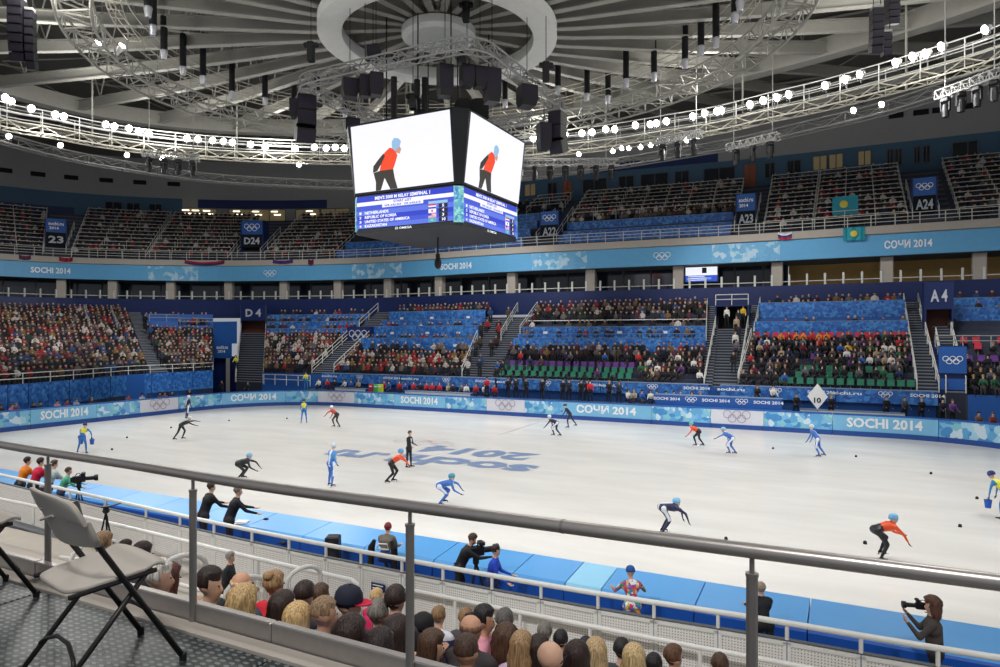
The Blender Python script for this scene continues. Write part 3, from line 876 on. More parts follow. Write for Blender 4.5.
SK = dict(
    low=lambda **k: pose(lean=72, head=-48, legs=((62, -32), (44, -44)), arms=((70, 35), (20, 60)), spread=(4, 4), **k),
    mid=lambda **k: pose(lean=58, head=-35, legs=((50, -18), (-8, -38)), arms=((30, 45), (-60, -20)), spread=(5, 14), **k),
    stand=lambda **k: pose(lean=12, head=5, legs=((10, -4), (-6, -10)), arms=((10, 30), (5, 20)), spread=(8, 8), **k))
m_bib = cloth((226, 222, 70))
def bibfn(c, t, J):
    if t == 'top' and abs(c[1]) < .16 and c[2] > J['belly'].z-.05: return m_bib
    return t
m_wst = cloth((226, 232, 240))
def stripefn(c, t, J):
    if t == 'top' and abs(c[1]) < .035: return m_wst
    if t == 'bot' and abs(abs(c[1])-.1) > .07 and c[2] > .4: return m_wst
    return t
skater(187, 419, SK['stand'](), 'NAVY', 60, 'speed skater in navy standing upright by the left curve boards', (226, 230, 236), tagfn=stripefn)
skater(181, 440, pose(lean=62, head=-30, legs=((28, -22), (-18, -34)), arms=((95, 80), (60, 70)), spread=(6, 10)), 'BLK', 15, 'speed skater in black leaning with arms forward on the left curve', (220, 222, 226))
skater(238, 481, SK['low'](), 'BLK', 10, 'crouched speed skater in black with light blue helmet behind the railing, left', (120, 176, 214))
skater(337, 428, pose(lean=50, head=-25, legs=((40, -24), (16, -30)), arms=((60, 40), (20, 30)), spread=(5, 8)), ((196, 66, 50), (34, 34, 38)), 165, 'speed skater in red and black bending forward near the left boards', (226, 230, 236))
skater(331, 487, pose(lean=10, head=8, legs=((12, -6), (-4, -12)), arms=((20, 70), (-20, 30)), spread=(5, 5)), ((86, 148, 208), (52, 112, 196)), 60, 'speed skater in pale blue suit standing upright left of the lettering', (190, 214, 228), tagfn=stripefn)
skater(391, 483, pose(lean=52, head=-30, legs=((36, -30), (16, -46)), arms=((50, 30), (64, 44)), spread=(5, 6)), 'NED', 0, 'speed skater in orange and black bending beside the man in the suit', (96, 160, 214))
skater(439, 506, SK['low'](), 'KOR', 8, 'crouched speed skater in blue below the central lettering', (70, 150, 172), tagfn=stripefn)
skater(557, 437, pose(lean=64, head=-35, legs=((52, -20), (4, -40)), arms=((40, 40), (-30, 0)), spread=(4, 8)), 'NAVY', 180, 'front one of two navy speed skaters near the far boards', (196, 216, 232), tagfn=stripefn)
skater(570, 428, pose(lean=36, head=-14, legs=((24, -8), (-26, -36)), arms=((20, 40), (-20, 10)), spread=(4, 8)), 'NAVY', 175, 'rear one of two navy speed skaters, more upright, near the far boards', (60, 66, 84))
skater(699, 447, SK['mid'](), 'NED', 178, 'speed skater in orange and black striding left on the far straight', (96, 190, 190))
skater(732, 455, pose(lean=56, head=-30, legs=((46, -20), (2, -38)), arms=((70, 60), (-50, -10)), spread=(5, 8)), 'KOR', 176, 'speed skater in blue and white striding just behind the orange one', (150, 196, 210), tagfn=stripefn)
skater(818, 457, pose(lean=34, head=-18, legs=((12, -26), (-8, -36)), arms=((20, 30), (0, 20)), spread=(4, 4)), 'KOR', 150, 'speed skater in blue leaning into the stride in front of the far right boards', (196, 210, 220), tagfn=stripefn)
skater(662, 535, pose(lean=86, head=-60, legs=((38, -30), (28, -36)), arms=((62, 12), (58, 20)), spread=(5, 5)), 'NAVY', 5, 'speed skater in navy folded forward with hands on knees, nearest mid rink', (124, 188, 226), tagfn=stripefn)
skater(876, 561, pose(lean=70, head=-42, legs=((58, -22), (34, -30)), arms=((36, 70), (46, 30)), spread=(5, 7)), 'NED', 0, 'crouched speed skater in orange and black, nearest to the right side', (120, 184, 226))
# officials on the ice
def bucket(o, J, k, col, side):
    mb = MB(); c = J['fin'+k]+Vector((.02, 0, -.32))
    mb.lathe([(.09, 0), (.12, .27), (.125, .28)], c, cloth(col), 14)
    mb.tube([c+Vector((0, -.12, .27)), c+Vector((0, -.04, .36)), c+Vector((0, .04, .36)), c+Vector((0, .12, .27))], .006, m_black, 4)
    p = mb.build('tmp', None, local=True); return p
def steward(px, py, J, heading, label, buckets=(), sc=1.0):
    o = body(J, cloth((60, 132, 190)), cloth((52, 116, 190)), SKINS[0], m_black, 'person', voxel=.03, tagfn=bibfn, hand=cloth((40, 50, 90)))
    face(J, o, None); helmet(J, (44, 60, 120), o); p = P(px, py, 0); place(o, (p.x, p.y, .0), ang_img(heading)); o.scale = (sc,)*3
    tag(o, label, 'person')
    for k in buckets:
        bk = bucket(o, J, k, (44, 92, 186), 1); bk.name = 'water_bucket'; bk.location = (p.x, p.y, 0); bk.rotation_euler = (0, 0, ang_img(heading)); bk.scale = (sc,)*3
        side = 'left' if k == 'L' else 'right'
        tag(bk, 'blue water bucket in the %s hand of the %s steward' % (side, 'bending' if px < 500 else 'right edge'), 'bucket')
steward(82, 453, pose(lean=38, head=-5, legs=((22, -14), (4, -22)), arms=((40, 20), (36, 10)), spread=(12, 12), armspread=(20, 20)), 100, 'rink steward in blue with a yellow bib bending by the left curve', 'LR')
steward(314, 422, pose(legs=((6, 0), (-4, 0)), arms=((20, 80), (20, 80)), spread=(8, 8)), -80, 'rink steward in blue and yellow standing inside the boards left of centre') if False else None
steward(304, 423, pose(lean=4, legs=((6, 0), (-4, 0)), arms=((20, 80), (20, 80)), spread=(8, 8)), -80, 'rink steward in blue with yellow bib standing upright in front of the far boards')
steward(1006, 519, pose(lean=42, legs=((12, -8), (-6, -10)), arms=((10, 8), (10, 8)), spread=(10, 10), armspread=(12, 12)), 120, 'rink steward in yellow and blue at the right edge of the ice', 'L')
# man in the dark suit at mid ice
m_suit = cloth((30, 32, 38))
J = pose(lean=3, head=6, legs=((3, 0), (-3, -2)), arms=((8, 70), (6, 66)), spread=(4, 4))
def shirtfn(c, t, J):
    if t == 'top' and c[0] > J['chest'].x+.085 and abs(c[1]) < .03+.12*(c[2]-J['chest'].z): return m_wst
    return t
o = body(J, m_suit, m_suit, SKINS[0], m_black, 'person', .026, tagfn=shirtfn); hair(J, (70, 60, 54), 'short', o); face(J, o, None)
p = P(409, 467, 0); place(o, (p.x, p.y, 0), ang_img(-25)); tag(o, 'man in a dark suit standing upright on the ice beside the lettering', 'person')
# track marking blocks
bp_ = MB(); bp_.lathe([(.055, 0), (.06, .01), (.045, .09), (.03, .1), (0, .1)], (0, 0, 0), m_black, 12)
blk = tag(bp_.build('marker_block', local=True), 'small black rubber track marker standing on the ice', 'marker', 'black track markers on the ice'); PRB = Proto(blk)
for px, py in ((127, 438), (112, 450), (171, 428), (229, 421), (287, 419), (773, 449), (726, 540), (856, 457), (931, 474), (977, 499), (960, 527), (865, 544), (819, 455), (97, 458)):
    if (px, py) == (97, 458): continue
    p = P(px, py, 0); PRB.put((p.x, p.y, .0))
# ================================================================= lower bowl
YF = 51.6
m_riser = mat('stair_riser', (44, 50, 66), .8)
class Sec:
    """a seating section: front points (plan) and back points on the balcony line, n rows"""
    def __init__(s, f, b, n, z0, z1, nu=6, backoff=.2, front=None):
        s.n, s.z0, s.z1 = n, z0, z1; s.nu = nu; s.F = []; s.B = []
        for i in range(nu+1):
            u = i/nu; pf = f[0]+(f[1]-f[0])*u; pb = b[0]+(b[1]-b[0])*u
            if front: s.F.append(front(pf))
            else:
                q = PY(pf, YF); s.F.append((q.x, q.y))
            t = FC.at_px(pb, backoff)
            s.B.append(FC.pt(t, backoff))
        s.L = math.dist(s.F[0], s.F[-1]); s.LB = math.dist(s.B[0], s.B[-1])
    def lerp(s, A, u):
        u = min(max(u, 0), 1)*s.nu; i = min(int(u), s.nu-1); t = u-i
        return (A[i][0]*(1-t)+A[i+1][0]*t, A[i][1]*(1-t)+A[i+1][1]*t)
    def g(s, u, k):
        a, b = s.lerp(s.F, u), s.lerp(s.B, u); t = k/s.n
        return (a[0]*(1-t)+b[0]*t, a[1]*(1-t)+b[1]*t)
    def z(s, k): return s.z0+(s.z1-s.z0)*math.floor(k+1e-6)/(s.n-1 if s.n > 1 else 1)
    def dirn(s, u):       # outward (uphill) unit direction
        a, b = s.lerp(s.F, u), s.lerp(s.B, u); d = math.dist(a, b); return ((b[0]-a[0])/d, (b[1]-a[1])/d)
    def width(s, k): return s.L+(s.LB-s.L)*k/s.n
    def steps(s, name, k0=0, k1=None, m=None, zb=None, u0=0, u1=1, sub=1):
        k1 = s.n if k1 is None else k1; mb = MB(); us = [u0+(u1-u0)*i/s.nu for i in range(s.nu+1)]
        prof = []
        N = (k1-k0)*sub
        for j in range(N):
            ka = k0+j/sub; kb = k0+(j+1)/sub
            za = s.z0+(s.z1-s.z0)*ka/(s.n-1)+(0 if sub == 1 else (s.z1-s.z0)/(s.n-1)*(1/sub))
            if m is m_step: prof += [(ka, za-.07)]
            prof += [(ka, za), (kb, za)]
        b = (zb if zb is not None else .02)
        prof = [(k0, b)]+prof+[(k1, b)]
        vs = []
        for u in us:
            for k, z in prof:
                x, y = s.g(u, k); vs.append((x, y, z))
        K = len(prof); fs = [(i*K+a, i*K+(a+1) % K, (i+1)*K+(a+1) % K, (i+1)*K+a) for i in range(s.nu) for a in range(K)]
        fs += [tuple(range(K))[::-1], tuple(s.nu*K+a for a in range(K))]
        mb.add(vs, fs, m or m_stand)
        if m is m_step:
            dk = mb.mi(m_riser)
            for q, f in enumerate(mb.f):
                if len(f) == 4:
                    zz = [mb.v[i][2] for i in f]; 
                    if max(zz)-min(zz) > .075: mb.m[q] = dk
        return struct(mb, name)
    def wall(s, k, z0, z1, m, th=.1, u0=0, u1=1, mb=None):
        """thin upright panel following row line k"""
        mb = mb or MB(); us = [u0+(u1-u0)*i/s.nu for i in range(s.nu+1)]
        A = []; 
        for u in us:
            x, y = s.g(u, k); d = s.dirn(u); A.append(((x, y), (x+d[0]*th, y+d[1]*th)))
        vs = []
        for (p, q) in A: vs += [(*p, z0), (*p, z1), (*q, z1), (*q, z0)]
        n = s.nu; fs = [(i*4+a, i*4+(a+1) % 4, (i+1)*4+(a+1) % 4, (i+1)*4+a) for i in range(n) for a in range(4)]
        fs += [(0, 3, 2, 1), (n*4, n*4+1, n*4+2, n*4+3)]
        mb.add(vs, fs, m); return mb
def leftfront(px):
    pts = [(-120, 388), (-60, 388), (0, 385.5), (65, 380.5), (130, 374.5), (215, 370)]
    y = np.interp(px, [a for a, b in pts], [b for a, b in pts]); q = P(px, y, 2.95); return (q.x, q.y)

# ---- crowd -------------------------------------------------------------
CLO = [cloth(c) for c in ((26, 28, 34), (34, 36, 44), (44, 40, 42), (24, 30, 48), (58, 54, 54), (30, 26, 26), (76, 66, 58), (40, 48, 62), (22, 22, 26), (64, 30, 34),
                          (150, 40, 46), (196, 190, 186), (46, 74, 120), (96, 90, 90), (120, 96, 60), (84, 48, 66), (34, 56, 50), (28, 28, 32), (50, 46, 52), (110, 100, 96))]
HAI = [mat('crowd_hair_%d' % i, c, .7) for i, c in enumerate(((30, 24, 22), (52, 38, 30), (84, 62, 44), (130, 104, 72), (24, 22, 24), (200, 196, 190)))]
SKN = [mat('crowd_skin_%d' % i, c, .7) for i, c in enumerate(((196, 152, 130), (178, 134, 112), (206, 166, 146)))]
SHOE = mat('crowd_shoe', (26, 24, 26), .7)
def sitter(mb, x, y, z, ang, rnd, clo=None, stand=False, s=1.0):
    """low detail figure for the dense part of the crowd, facing ang"""
    c, si = math.cos(ang), math.sin(ang)
    def T(vs): return [(x+(a*c-b*si)*s, y+(a*si+b*c)*s, z+e*s) for a, b, e in vs]
    tm = clo or rnd.choice(CLO); bm = rnd.choice(CLO[:8]); sk = rnd.choice(SKN); hm = rnd.choice(HAI)
    dz = .42 if stand else 0
    lean = rnd.uniform(0, .12)
    tor = []
    for (w, d, zz, ox) in ((.17, .12, .42, 0), (.19, .12, .70, lean*.5), (.22, .10, .94, lean), (.07, .06, 1.05, lean)):
        tor += [(ox+d, -w*.6, zz+dz), (ox+d, w*.6, zz+dz), (ox, w, zz+dz), (ox-d, w*.6, zz+dz), (ox-d, -w*.6, zz+dz), (ox, -w, zz+dz)]
    fs = [(i*6+j, i*6+(j+1) % 6, (i+1)*6+(j+1) % 6, (i+1)*6+j) for i in range(3) for j in range(6)]+[(18, 19, 20, 21, 22, 23)]
    mb.add(T(tor), fs, tm)
    hx, hz = lean+.02, 1.17+dz
    hv = []
    for (r, zz) in ((.055, -.11), (.088, -.03), (.088, .05), (.05, .11)):
        hv += [(hx+r, -r*.5, hz+zz), (hx+r, r*.5, hz+zz), (hx, r, hz+zz), (hx-r*1.1, r*.5, hz+zz), (hx-r*1.1, -r*.5, hz+zz), (hx, -r, hz+zz)]
    mb.add(T(hv), [(i*6+j, i*6+(j+1) % 6, (i+1)*6+(j+1) % 6, (i+1)*6+j) for i in (0, 1) for j in (0, 1, 5)], sk)
    mb.add(T(hv), [(i*6+j, i*6+(j+1) % 6, (i+1)*6+(j+1) % 6, (i+1)*6+j) for i in (0, 1) for j in (2, 3, 4)]+[(12+j, 12+(j+1) % 6, 18+(j+1) % 6, 18+j) for j in range(6)]+[(18, 19, 20, 21, 22, 23)], hm)
    for sd in (-1, 1):
        o = sd*.1
        if stand: leg = [((0, o, .9), (.02, o, .05), .08)]
        else: leg = [((.02, o, .46), (.44, o*1.2, .50), .075), ((.44, o*1.2, .48), (.42, o*1.2, .06), .055)]
        for a, b, r in leg:
            if a[2]-b[2] > .3: v = [(a[0]+dx*r, a[1]+dy*r, a[2]) for dx, dy in ((1, 0), (0, 1), (-1, 0), (0, -1))]+[(b[0]+dx*r, b[1]+dy*r, b[2]) for dx, dy in ((1, 0), (0, 1), (-1, 0), (0, -1))]
            else: v = [(a[0], a[1]+dx*r, a[2]+dy*r) for dx, dy in ((1, 0), (0, 1), (-1, 0), (0, -1))]+[(b[0], b[1]+dx*r, b[2]+dy*r) for dx, dy in ((1, 0), (0, 1), (-1, 0), (0, -1))]
            mb.add(T(v), [(j, (j+1) % 4, 4+(j+1) % 4, 4+j) for j in range(4)]+[(4, 5, 6, 7)], bm)
        sh, el, ha = (lean, sd*.21, .9+dz), (lean+.08, sd*.25, .66+dz), (lean+.3, sd*.1, .62+dz)
        for a, b, r in ((sh, el, .055), (el, ha, .045)):
            v = [(a[0], a[1]+dx*r, a[2]+dy*r) for dx, dy in ((1, 0), (0, 1), (-1, 0), (0, -1))]+[(b[0], b[1]+dx*r, b[2]+dy*r) for dx, dy in ((1, 0), (0, 1), (-1, 0), (0, -1))]
            mb.add(T(v), [(j, (j+1) % 4, 4+(j+1) % 4, 4+j) for j in range(4)]+[(4, 5, 6, 7)], tm)
# individual spectators: sixteen bodies, each then copied
KINDS = [('dark coat', (30, 32, 40)), ('black jacket', (20, 20, 24)), ('grey jacket', (92, 92, 98)), ('red jacket', (176, 36, 44)), ('white top', (216, 214, 210)), ('navy coat', (30, 42, 84)), ('brown coat', (84, 64, 50)),
         ('green jacket', (40, 92, 66)), ('blue jacket', (48, 92, 168)), ('yellow jacket', (208, 176, 56)), ('orange jacket', (226, 122, 34)), ('burgundy coat', (96, 26, 44)), ('beige coat', (168, 152, 128)), ('purple jacket', (92, 52, 116))]
HC = [(36, 28, 26), (58, 42, 32), (96, 72, 50), (150, 122, 84), (70, 66, 64), (28, 24, 26)]
SPP = {}
def spectator_proto(kind, col, i):
    rnd = random.Random(40+i)
    J = pose(lean=rnd.choice((4, 10, 18)), head=-4, legs=((84, rnd.choice((0, -8))), (80, 4)), arms=((25, rnd.choice((70, 85))), (20, 75)), seated=True)
    dz = -.47+.40
    o = body(J, cloth(col), rnd.choice(CLO[:6]), SKINS[i % 4 if i % 4 != 3 else 0], SHOE, 'spectator', voxel=.045, bulk=1.12, digits=False, smooth=2)
    hair(J, rnd.choice(HC), rnd.choice(('short', 'long', 'short')), o, i)
    tag(o, 'spectator', 'person'); return Proto(o)
for i, (k, c) in enumerate(KINDS): SPP[k] = spectator_proto(k, c, i)
NIND = [0]
def put_spec(kind, x, y, z, ang, where):
    NIND[0] += 1
    SPP[kind].put((x, y, z), ang, 'seated spectator in a %s %s' % (kind, where), 'spectators in %ss %s' % (kind, where))
WK = ['dark coat']*6+['black jacket']*6+['grey jacket']*3+['red jacket', 'white top', 'white top', 'navy coat', 'navy coat', 'brown coat', 'brown coat', 'green jacket', 'blue jacket', 'burgundy coat', 'beige coat', 'purple jacket', 'dark coat', 'yellow jacket']
def crowd(sec, rows, fill, where, indiv=False, clo=None, u0=0, u1=1, kinds=None, pitch=.52, seed=1, mb=None, free=None, skip=None):
    rnd = random.Random(seed); own = mb is None; mb = mb or MB(); pitch = .48 if pitch == .52 else pitch
    for k in rows:
        n = int(sec.width(k)*(u1-u0)/pitch)
        for i in range(n):
            if rnd.random() > fill:
                if free: free(k, u0+(u1-u0)*(i+.5)/n)
                continue
            u = u0+(u1-u0)*(i+.5+rnd.uniform(-.12, .12))/n; d = sec.dirn(u); x, y = sec.g(u, k+.55); z = sec.z(k)
            ang = math.atan2(-d[1], -d[0])+rnd.uniform(-.35, .35)
            if indiv and NIND[0] < 290: put_spec(rnd.choice(kinds or WK), x, y, z-.07, ang, where)
            else: sitter(mb, x, y, z-.05, ang, rnd, rnd.choice(clo) if clo else None, s=rnd.uniform(.94, 1.06))
    if own and mb.v:
        tag(mb.build('seated_crowd'), 'dense crowd of seated spectators '+where, 'crowd', kind='stuff')
    return mb
# ---- seats ---------------------------------------------------------------
def seat_proto(name, col):
    m = mat('seat_%s' % name, col, .45, var=.05); mb = MB()
    prof = [(-.2, .40), (.02, .39), (.2, .42), (.215, .405), (.02, .37), (-.2, .38)]
    def slab(prof, w, mm):
        k = len(prof); vs = [(x, -w, z) for x, z in prof]+[(x, w, z) for x, z in prof]
        mb.add(vs, [tuple(range(k)), tuple(range(k, 2*k))[::-1]]+[(i, (i+1) % k, k+(i+1) % k, k+i) for i in range(k)], mm)
    slab(prof, .215, m); slab([(-.2, .38), (-.25, .60), (-.29, .82), (-.265, .82), (-.225, .60), (-.175, .40)], .215, m)
    mb.box((-.12, 0, .2), (.05, .06, .38), m_grey)
    o = mb.build('stadium_seat', local=True)
    tag(o, 'empty %s stadium seat' % name, 'seat'); return Proto(o)
SEAT = {n: seat_proto(n, c) for n, c in (('green', (40, 122, 96)), ('purple', (104, 56, 138)), ('red', (190, 44, 66)), ('blue', (48, 100, 176)))}
def seats(sec, rows, color, where, pitch=.52, u0=0, u1=1, skipfn=None):
    for k in rows:
        n = int(sec.width(k)*(u1-u0)/pitch)
        for i in range(n):
            u = u0+(u1-u0)*(i+.5)/n
            if skipfn and skipfn(k, u): continue
            d = sec.dirn(u); x, y = sec.g(u, k+.62)
            SEAT[color].put((x, y, sec.z(k)), math.atan2(-d[1], -d[0]), 'empty %s folding stadium seat %s' % (color, where), '%s seats %s' % (color, where))
# ---- blue desks -----------------------------------------------------------
DESKN = [0]
def desk(sec, k, where, u0=0, u1=1, h=.98, white=True):
    z = sec.z(k); p = sec.g((u0+u1)/2, k)
    t = thing('media_desk', 'long desk with blue patchwork front '+where, 'desk', (*p, z))
    mb = sec.wall(k, z, z+h, m_patt, .06, u0, u1); mb.build('front_panel', t)
    mb = MB(); us = [u0+(u1-u0)*i/sec.nu for i in range(sec.nu+1)]
    vs = []
    for u in us:
        x, y = sec.g(u, k); d = sec.dirn(u)
        vs += [(x-d[0]*.03, y-d[1]*.03, z+h), (x-d[0]*.03, y-d[1]*.03, z+h+.04), (x+d[0]*.55, y+d[1]*.55, z+h+.04), (x+d[0]*.55, y+d[1]*.55, z+h)]
    n = sec.nu; mb.add(vs, [(i*4+a, i*4+(a+1) % 4, (i+1)*4+(a+1) % 4, (i+1)*4+a) for i in range(n) for a in range(4)]+[(0, 3, 2, 1), (n*4, n*4+1, n*4+2, n*4+3)], m_panel_top)
    mb.build('desk_top', t); return t
m_panel_top = mat('desk_top_grey', (120, 140, 170), .5)
m_paper = mat('paper', (232, 234, 238), .7)
def desk_clutter(sec, k, where, seed, u0=0, u1=1):
    rnd = random.Random(seed)
    for i in range(3):
        u = u0+(u1-u0)*(.15+.33*i+rnd.uniform(-.05, .05)); x, y = sec.g(u, k); d = sec.dirn(u)
        mb = MB(); mb.box((x-d[0]*.03, y-d[1]*.03, sec.z(k)+.45), (.42, .02, .22), m_paper, rz=math.atan2(d[1], d[0])-PI/2)
        tag(mb.build('notice_sheet'), 'small white sheet on a desk front '+where, 'sheet', 'white sheets on the desk fronts '+where)
# ---- railings -------------------------------------------------------------
def railing(pts, label, h=1.0, bars=(1.0, .55), r=.035, step=1.6, name='hand_railing', m=None, group=None):
    pts = [Vector(p) for p in pts]; t = thing(name, label, 'railing', tuple(pts[0]), 0, group); m = m or m_rail
    for b in bars:
        mb = MB(); mb.tube([p+Vector((0, 0, b*h)) for p in pts], r, m, 5); mb.build('rail', t)
    L = 0; d = [0]
    for a, b in zip(pts[:-1], pts[1:]): L += (b-a).length; d.append(L)
    n = max(1, int(L/step))
    for i in range(n+1):
        s = L*i/n; j = max(q for q in range(len(d)) if d[q] <= s+1e-6); j = min(j, len(pts)-2)
        p = pts[j].lerp(pts[j+1], (s-d[j])/max(1e-6, d[j+1]-d[j]))
        mb = MB(); mb.tube([p, p+Vector((0, 0, h))], r*1.1, m, 5); mb.build('post', t)
    return t
def edge_rail(sec, u, k0, k1, label, h=1.0, **kw):
    pts = []
    for k in (k0, k1):
        x, y = sec.g(u, k); pts.append((x, y, sec.z0+(sec.z1-sec.z0)*k/(sec.n-1)+.1))
    return railing(pts, label, h=h, **kw)
def stairs(f, b, n, z0, z1, k1, name, front=None, m=None):
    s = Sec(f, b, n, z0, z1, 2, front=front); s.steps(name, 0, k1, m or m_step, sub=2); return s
N0, Z0, Z1 = 16, 2.6, 8.7

# left end stand ---------------------------------------------------------
LA = Sec((-95, 150), (-95, 128), 20, 2.95, 8.9, 12, front=leftfront); LA.steps('floor')
LS = stairs((150, 168), (128, 140), 20, 2.95, 8.9, 20, 'staircase', front=leftfront)
LB = Sec((168, 213), (140, 213), 20, 2.95, 8.9, 5, front=leftfront); LB.steps('floor', 0, 12)
crowd(LA, range(0, 20), .93, 'filling the big end stand on the left', seed=3, u0=.02, u1=.99)
crowd(LB, range(0, 12), .93, 'in the small wedge stand right of the end stand', seed=4)
# aisle figures on the stairs
rnd = random.Random(8); mb = MB()
for k in range(1, 14, 2):
    d = LS.dirn(.5); x, y = LS.g(.8 if k % 4 else .3, k+.5); sitter(mb, x, y, LS.z(k)+.1, math.atan2(-d[1], -d[0]), rnd, stand=k % 4 == 1)
tag(mb.build('aisle_crowd'), 'people sitting and standing on the stairs of the left end stand', 'crowd', kind='stuff')
# patterned front wall of the end stand
for i in range(15):
    u0, u1 = i/15, (i+1)/15
    s2 = Sec((-95+308*u0, -95+308*u1), (-95, 128), 20, 2.95, 8.9, 2, front=leftfront)
    mb = s2.wall(-.03, 1.15, 2.95, m_patt, .04, .01, .99); tag(mb.build('wall_panel'), 'blue patchwork panel on the front wall below the left end stand', 'panel', 'blue panels below the left end stand')
SW = Sec((-95, 213), (-95, 128), 20, 2.95, 8.9, 14, front=leftfront)
struct(SW.wall(0, 0, 2.95, m_blue, .12), 'wall_left')
railing([(*SW.g(i/14, 0), 2.95) for i in range(15)], 'long white railing along the front of the left end stand', h=.75, bars=(1.0, .5), step=2.2)
edge_rail(LA, .36, 0, 9, 'double white stair railing slanting down in the left end stand', bars=(1.0, .6, .2), step=2)
edge_rail(LA, .30, 0, 9, 'white stair railing at the left edge of the frame in the end stand', bars=(1.0, .6), step=2)
edge_rail(LA, .80, 12, 19, 'short white stair railing high in the left end stand', step=2)
edge_rail(LA, .92, 12, 19, 'short white stair railing high beside the stairs of the left end stand', step=2)
# blue platforms above the wedge
mb = LB.wall(12, 6.0, 8.0, m_blue, .2, .0, .45); struct(mb, 'wall_left')
mb = LB.wall(12, 5.4, 7.6, m_blue, .2, .45, 1); struct(mb, 'wall_left')
mb = LB.wall(15, 7.5, 8.9, m_blue, .2, .0, 1); struct(mb, 'wall_left')
LB.steps('floor', 12, 20, m_navy, zb=5)
railing([(*LB.g(u, 12.2), 8.0-.4*(u > .45)) for u in (0, .45, .46, 1)], 'dark railing on the blue platforms above the wedge stand', h=.8, m=m_grey, step=1.5)
crowd(LB, (13, 14), .5, 'on the blue camera platforms above the wedge stand', seed=9, u0=.45, u1=.95)
crowd(LB, (16,), .6, 'on the top blue platform above the wedge stand', seed=10)

# D4 stairs --------------------------------------------------------------
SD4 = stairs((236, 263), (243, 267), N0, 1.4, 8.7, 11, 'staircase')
for k, (a, b) in enumerate(((0, .5),)): pass
def portal(sec, kf, z0, z1, zs, name, text, label, u0=0, u1=1, depth=1.8, inside=None, ringsgn=False, txth=.9):
    """entrance box: side cheeks, dark opening and a sign panel above it"""
    t = thing(name, label, 'entrance', (*sec.g(.5, kf), z0))
    mb = sec.wall(kf, z1, zs, m_navy, .15, u0, u1); mb.build('sign_panel', t)
    for u in (u0, u1):
        x, y = sec.g(u, kf); d = sec.dirn(u); mb = MB(); mb.box((x+d[0]*depth/2, y+d[1]*depth/2, (z0+zs)/2), (depth, .12, zs-z0), m_navy, rz=math.atan2(d[1], d[0])); mb.build('side_wall', t)
    a, b = sec.g(u0, kf), sec.g(u1, kf); d = sec.dirn(.5); mb = MB()
    q = [(a[0]+d[0]*depth, a[1]+d[1]*depth), (b[0]+d[0]*depth, b[1]+d[1]*depth)]
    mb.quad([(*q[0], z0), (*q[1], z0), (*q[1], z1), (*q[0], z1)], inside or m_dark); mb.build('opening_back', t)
    mb = MB(); mb.quad([(*a, z1), (*b, z1), (*q[1], z1), (*q[0], z1)], m_navy); mb.build('opening_ceiling', t)
    c = ((a[0]+b[0])/2, (a[1]+b[1])/2); ux = Vector((b[0]-a[0], b[1]-a[1], 0)); W = ux.length; ux.normalize()
    fn = face_fn((c[0]-d[0]*.03, c[1]-d[1]*.03, (z1+zs)/2), ux, (0, 0, 1), .02)
    if text: mb = MB(); write(mb, text, fn, min(W*.62, txth*len(text)*.8), min(txth, (zs-z1)*.6), m_signink, bold=.03); mb.build('lettering', t)
    if ringsgn: mb = MB(); rings(mb, fn, W*.8, m_signink, th=.1); mb.build('ring_emblem', t)
    return t
m_signink = mat('sign_letter_grey', (190, 196, 206), .6)
m_brown = mat('brown_inside', (92, 56, 44), .7)
portal(SD4, 11, 6.5, 8.2, 10.0, 'entrance_portal', 'D 4', 'navy stair entrance with the sign D 4', inside=m_brown)
edge_rail(SD4, 0, 0, 11, 'white railing on the left side of the D4 stairs'); edge_rail(SD4, 1, 0, 11, 'white railing on the right side of the D4 stairs')
# the portal left of the D4 stairs
SP = Sec((213, 236), (213, 243), N0, 1.4, 8.9, 3)
mb = SP.wall(1.0, 4.0, 5.7, m_blue, .15, 0, .8); o = struct(mb, 'wall_left')
sgn = thing('sign_board', 'blue sign with sochi.ru 2014 above the doorway left of the D4 stairs', 'sign', (*SP.g(.4, .9), 4.3))
mb = SP.wall(.9, 4.25, 5.6, m_blue, .04, 0.02, .78); mb.build('board', sgn)
a, b = SP.g(0, .9), SP.g(.8, .9); d = SP.dirn(.4); ux = Vector((b[0]-a[0], b[1]-a[1], 0)).normalized()
fn = face_fn(((a[0]+b[0])/2-d[0]*.02, (a[1]+b[1])/2-d[1]*.02, 5.0), ux, (0, 0, 1), .02)
mb = MB(); write(mb, 'sochi.ru', fn, 1.7, .38, m_ink, (0, .2), bold=.03); write(mb, '2014', fn, 1.1, .3, m_ink, (-.1, -.25), bold=.03); mb.build('lettering', sgn)
mb = SP.wall(2.6, 0, 4.2, m_navy, .1, 0, 1); struct(mb, 'wall_left')
mb = SP.wall(1.0, 0, 4.2, m_grey, .1, .55, .72); struct(mb, 'door_2')
mb = SP.wall(1.8, 5.6, 8.0, m_blue, .15, 0, 1); struct(mb, 'wall_left')
edge_rail(SP, .98, 0, 6, 'white railing climbing beside the yellow-clad steward left of the D4 stairs')

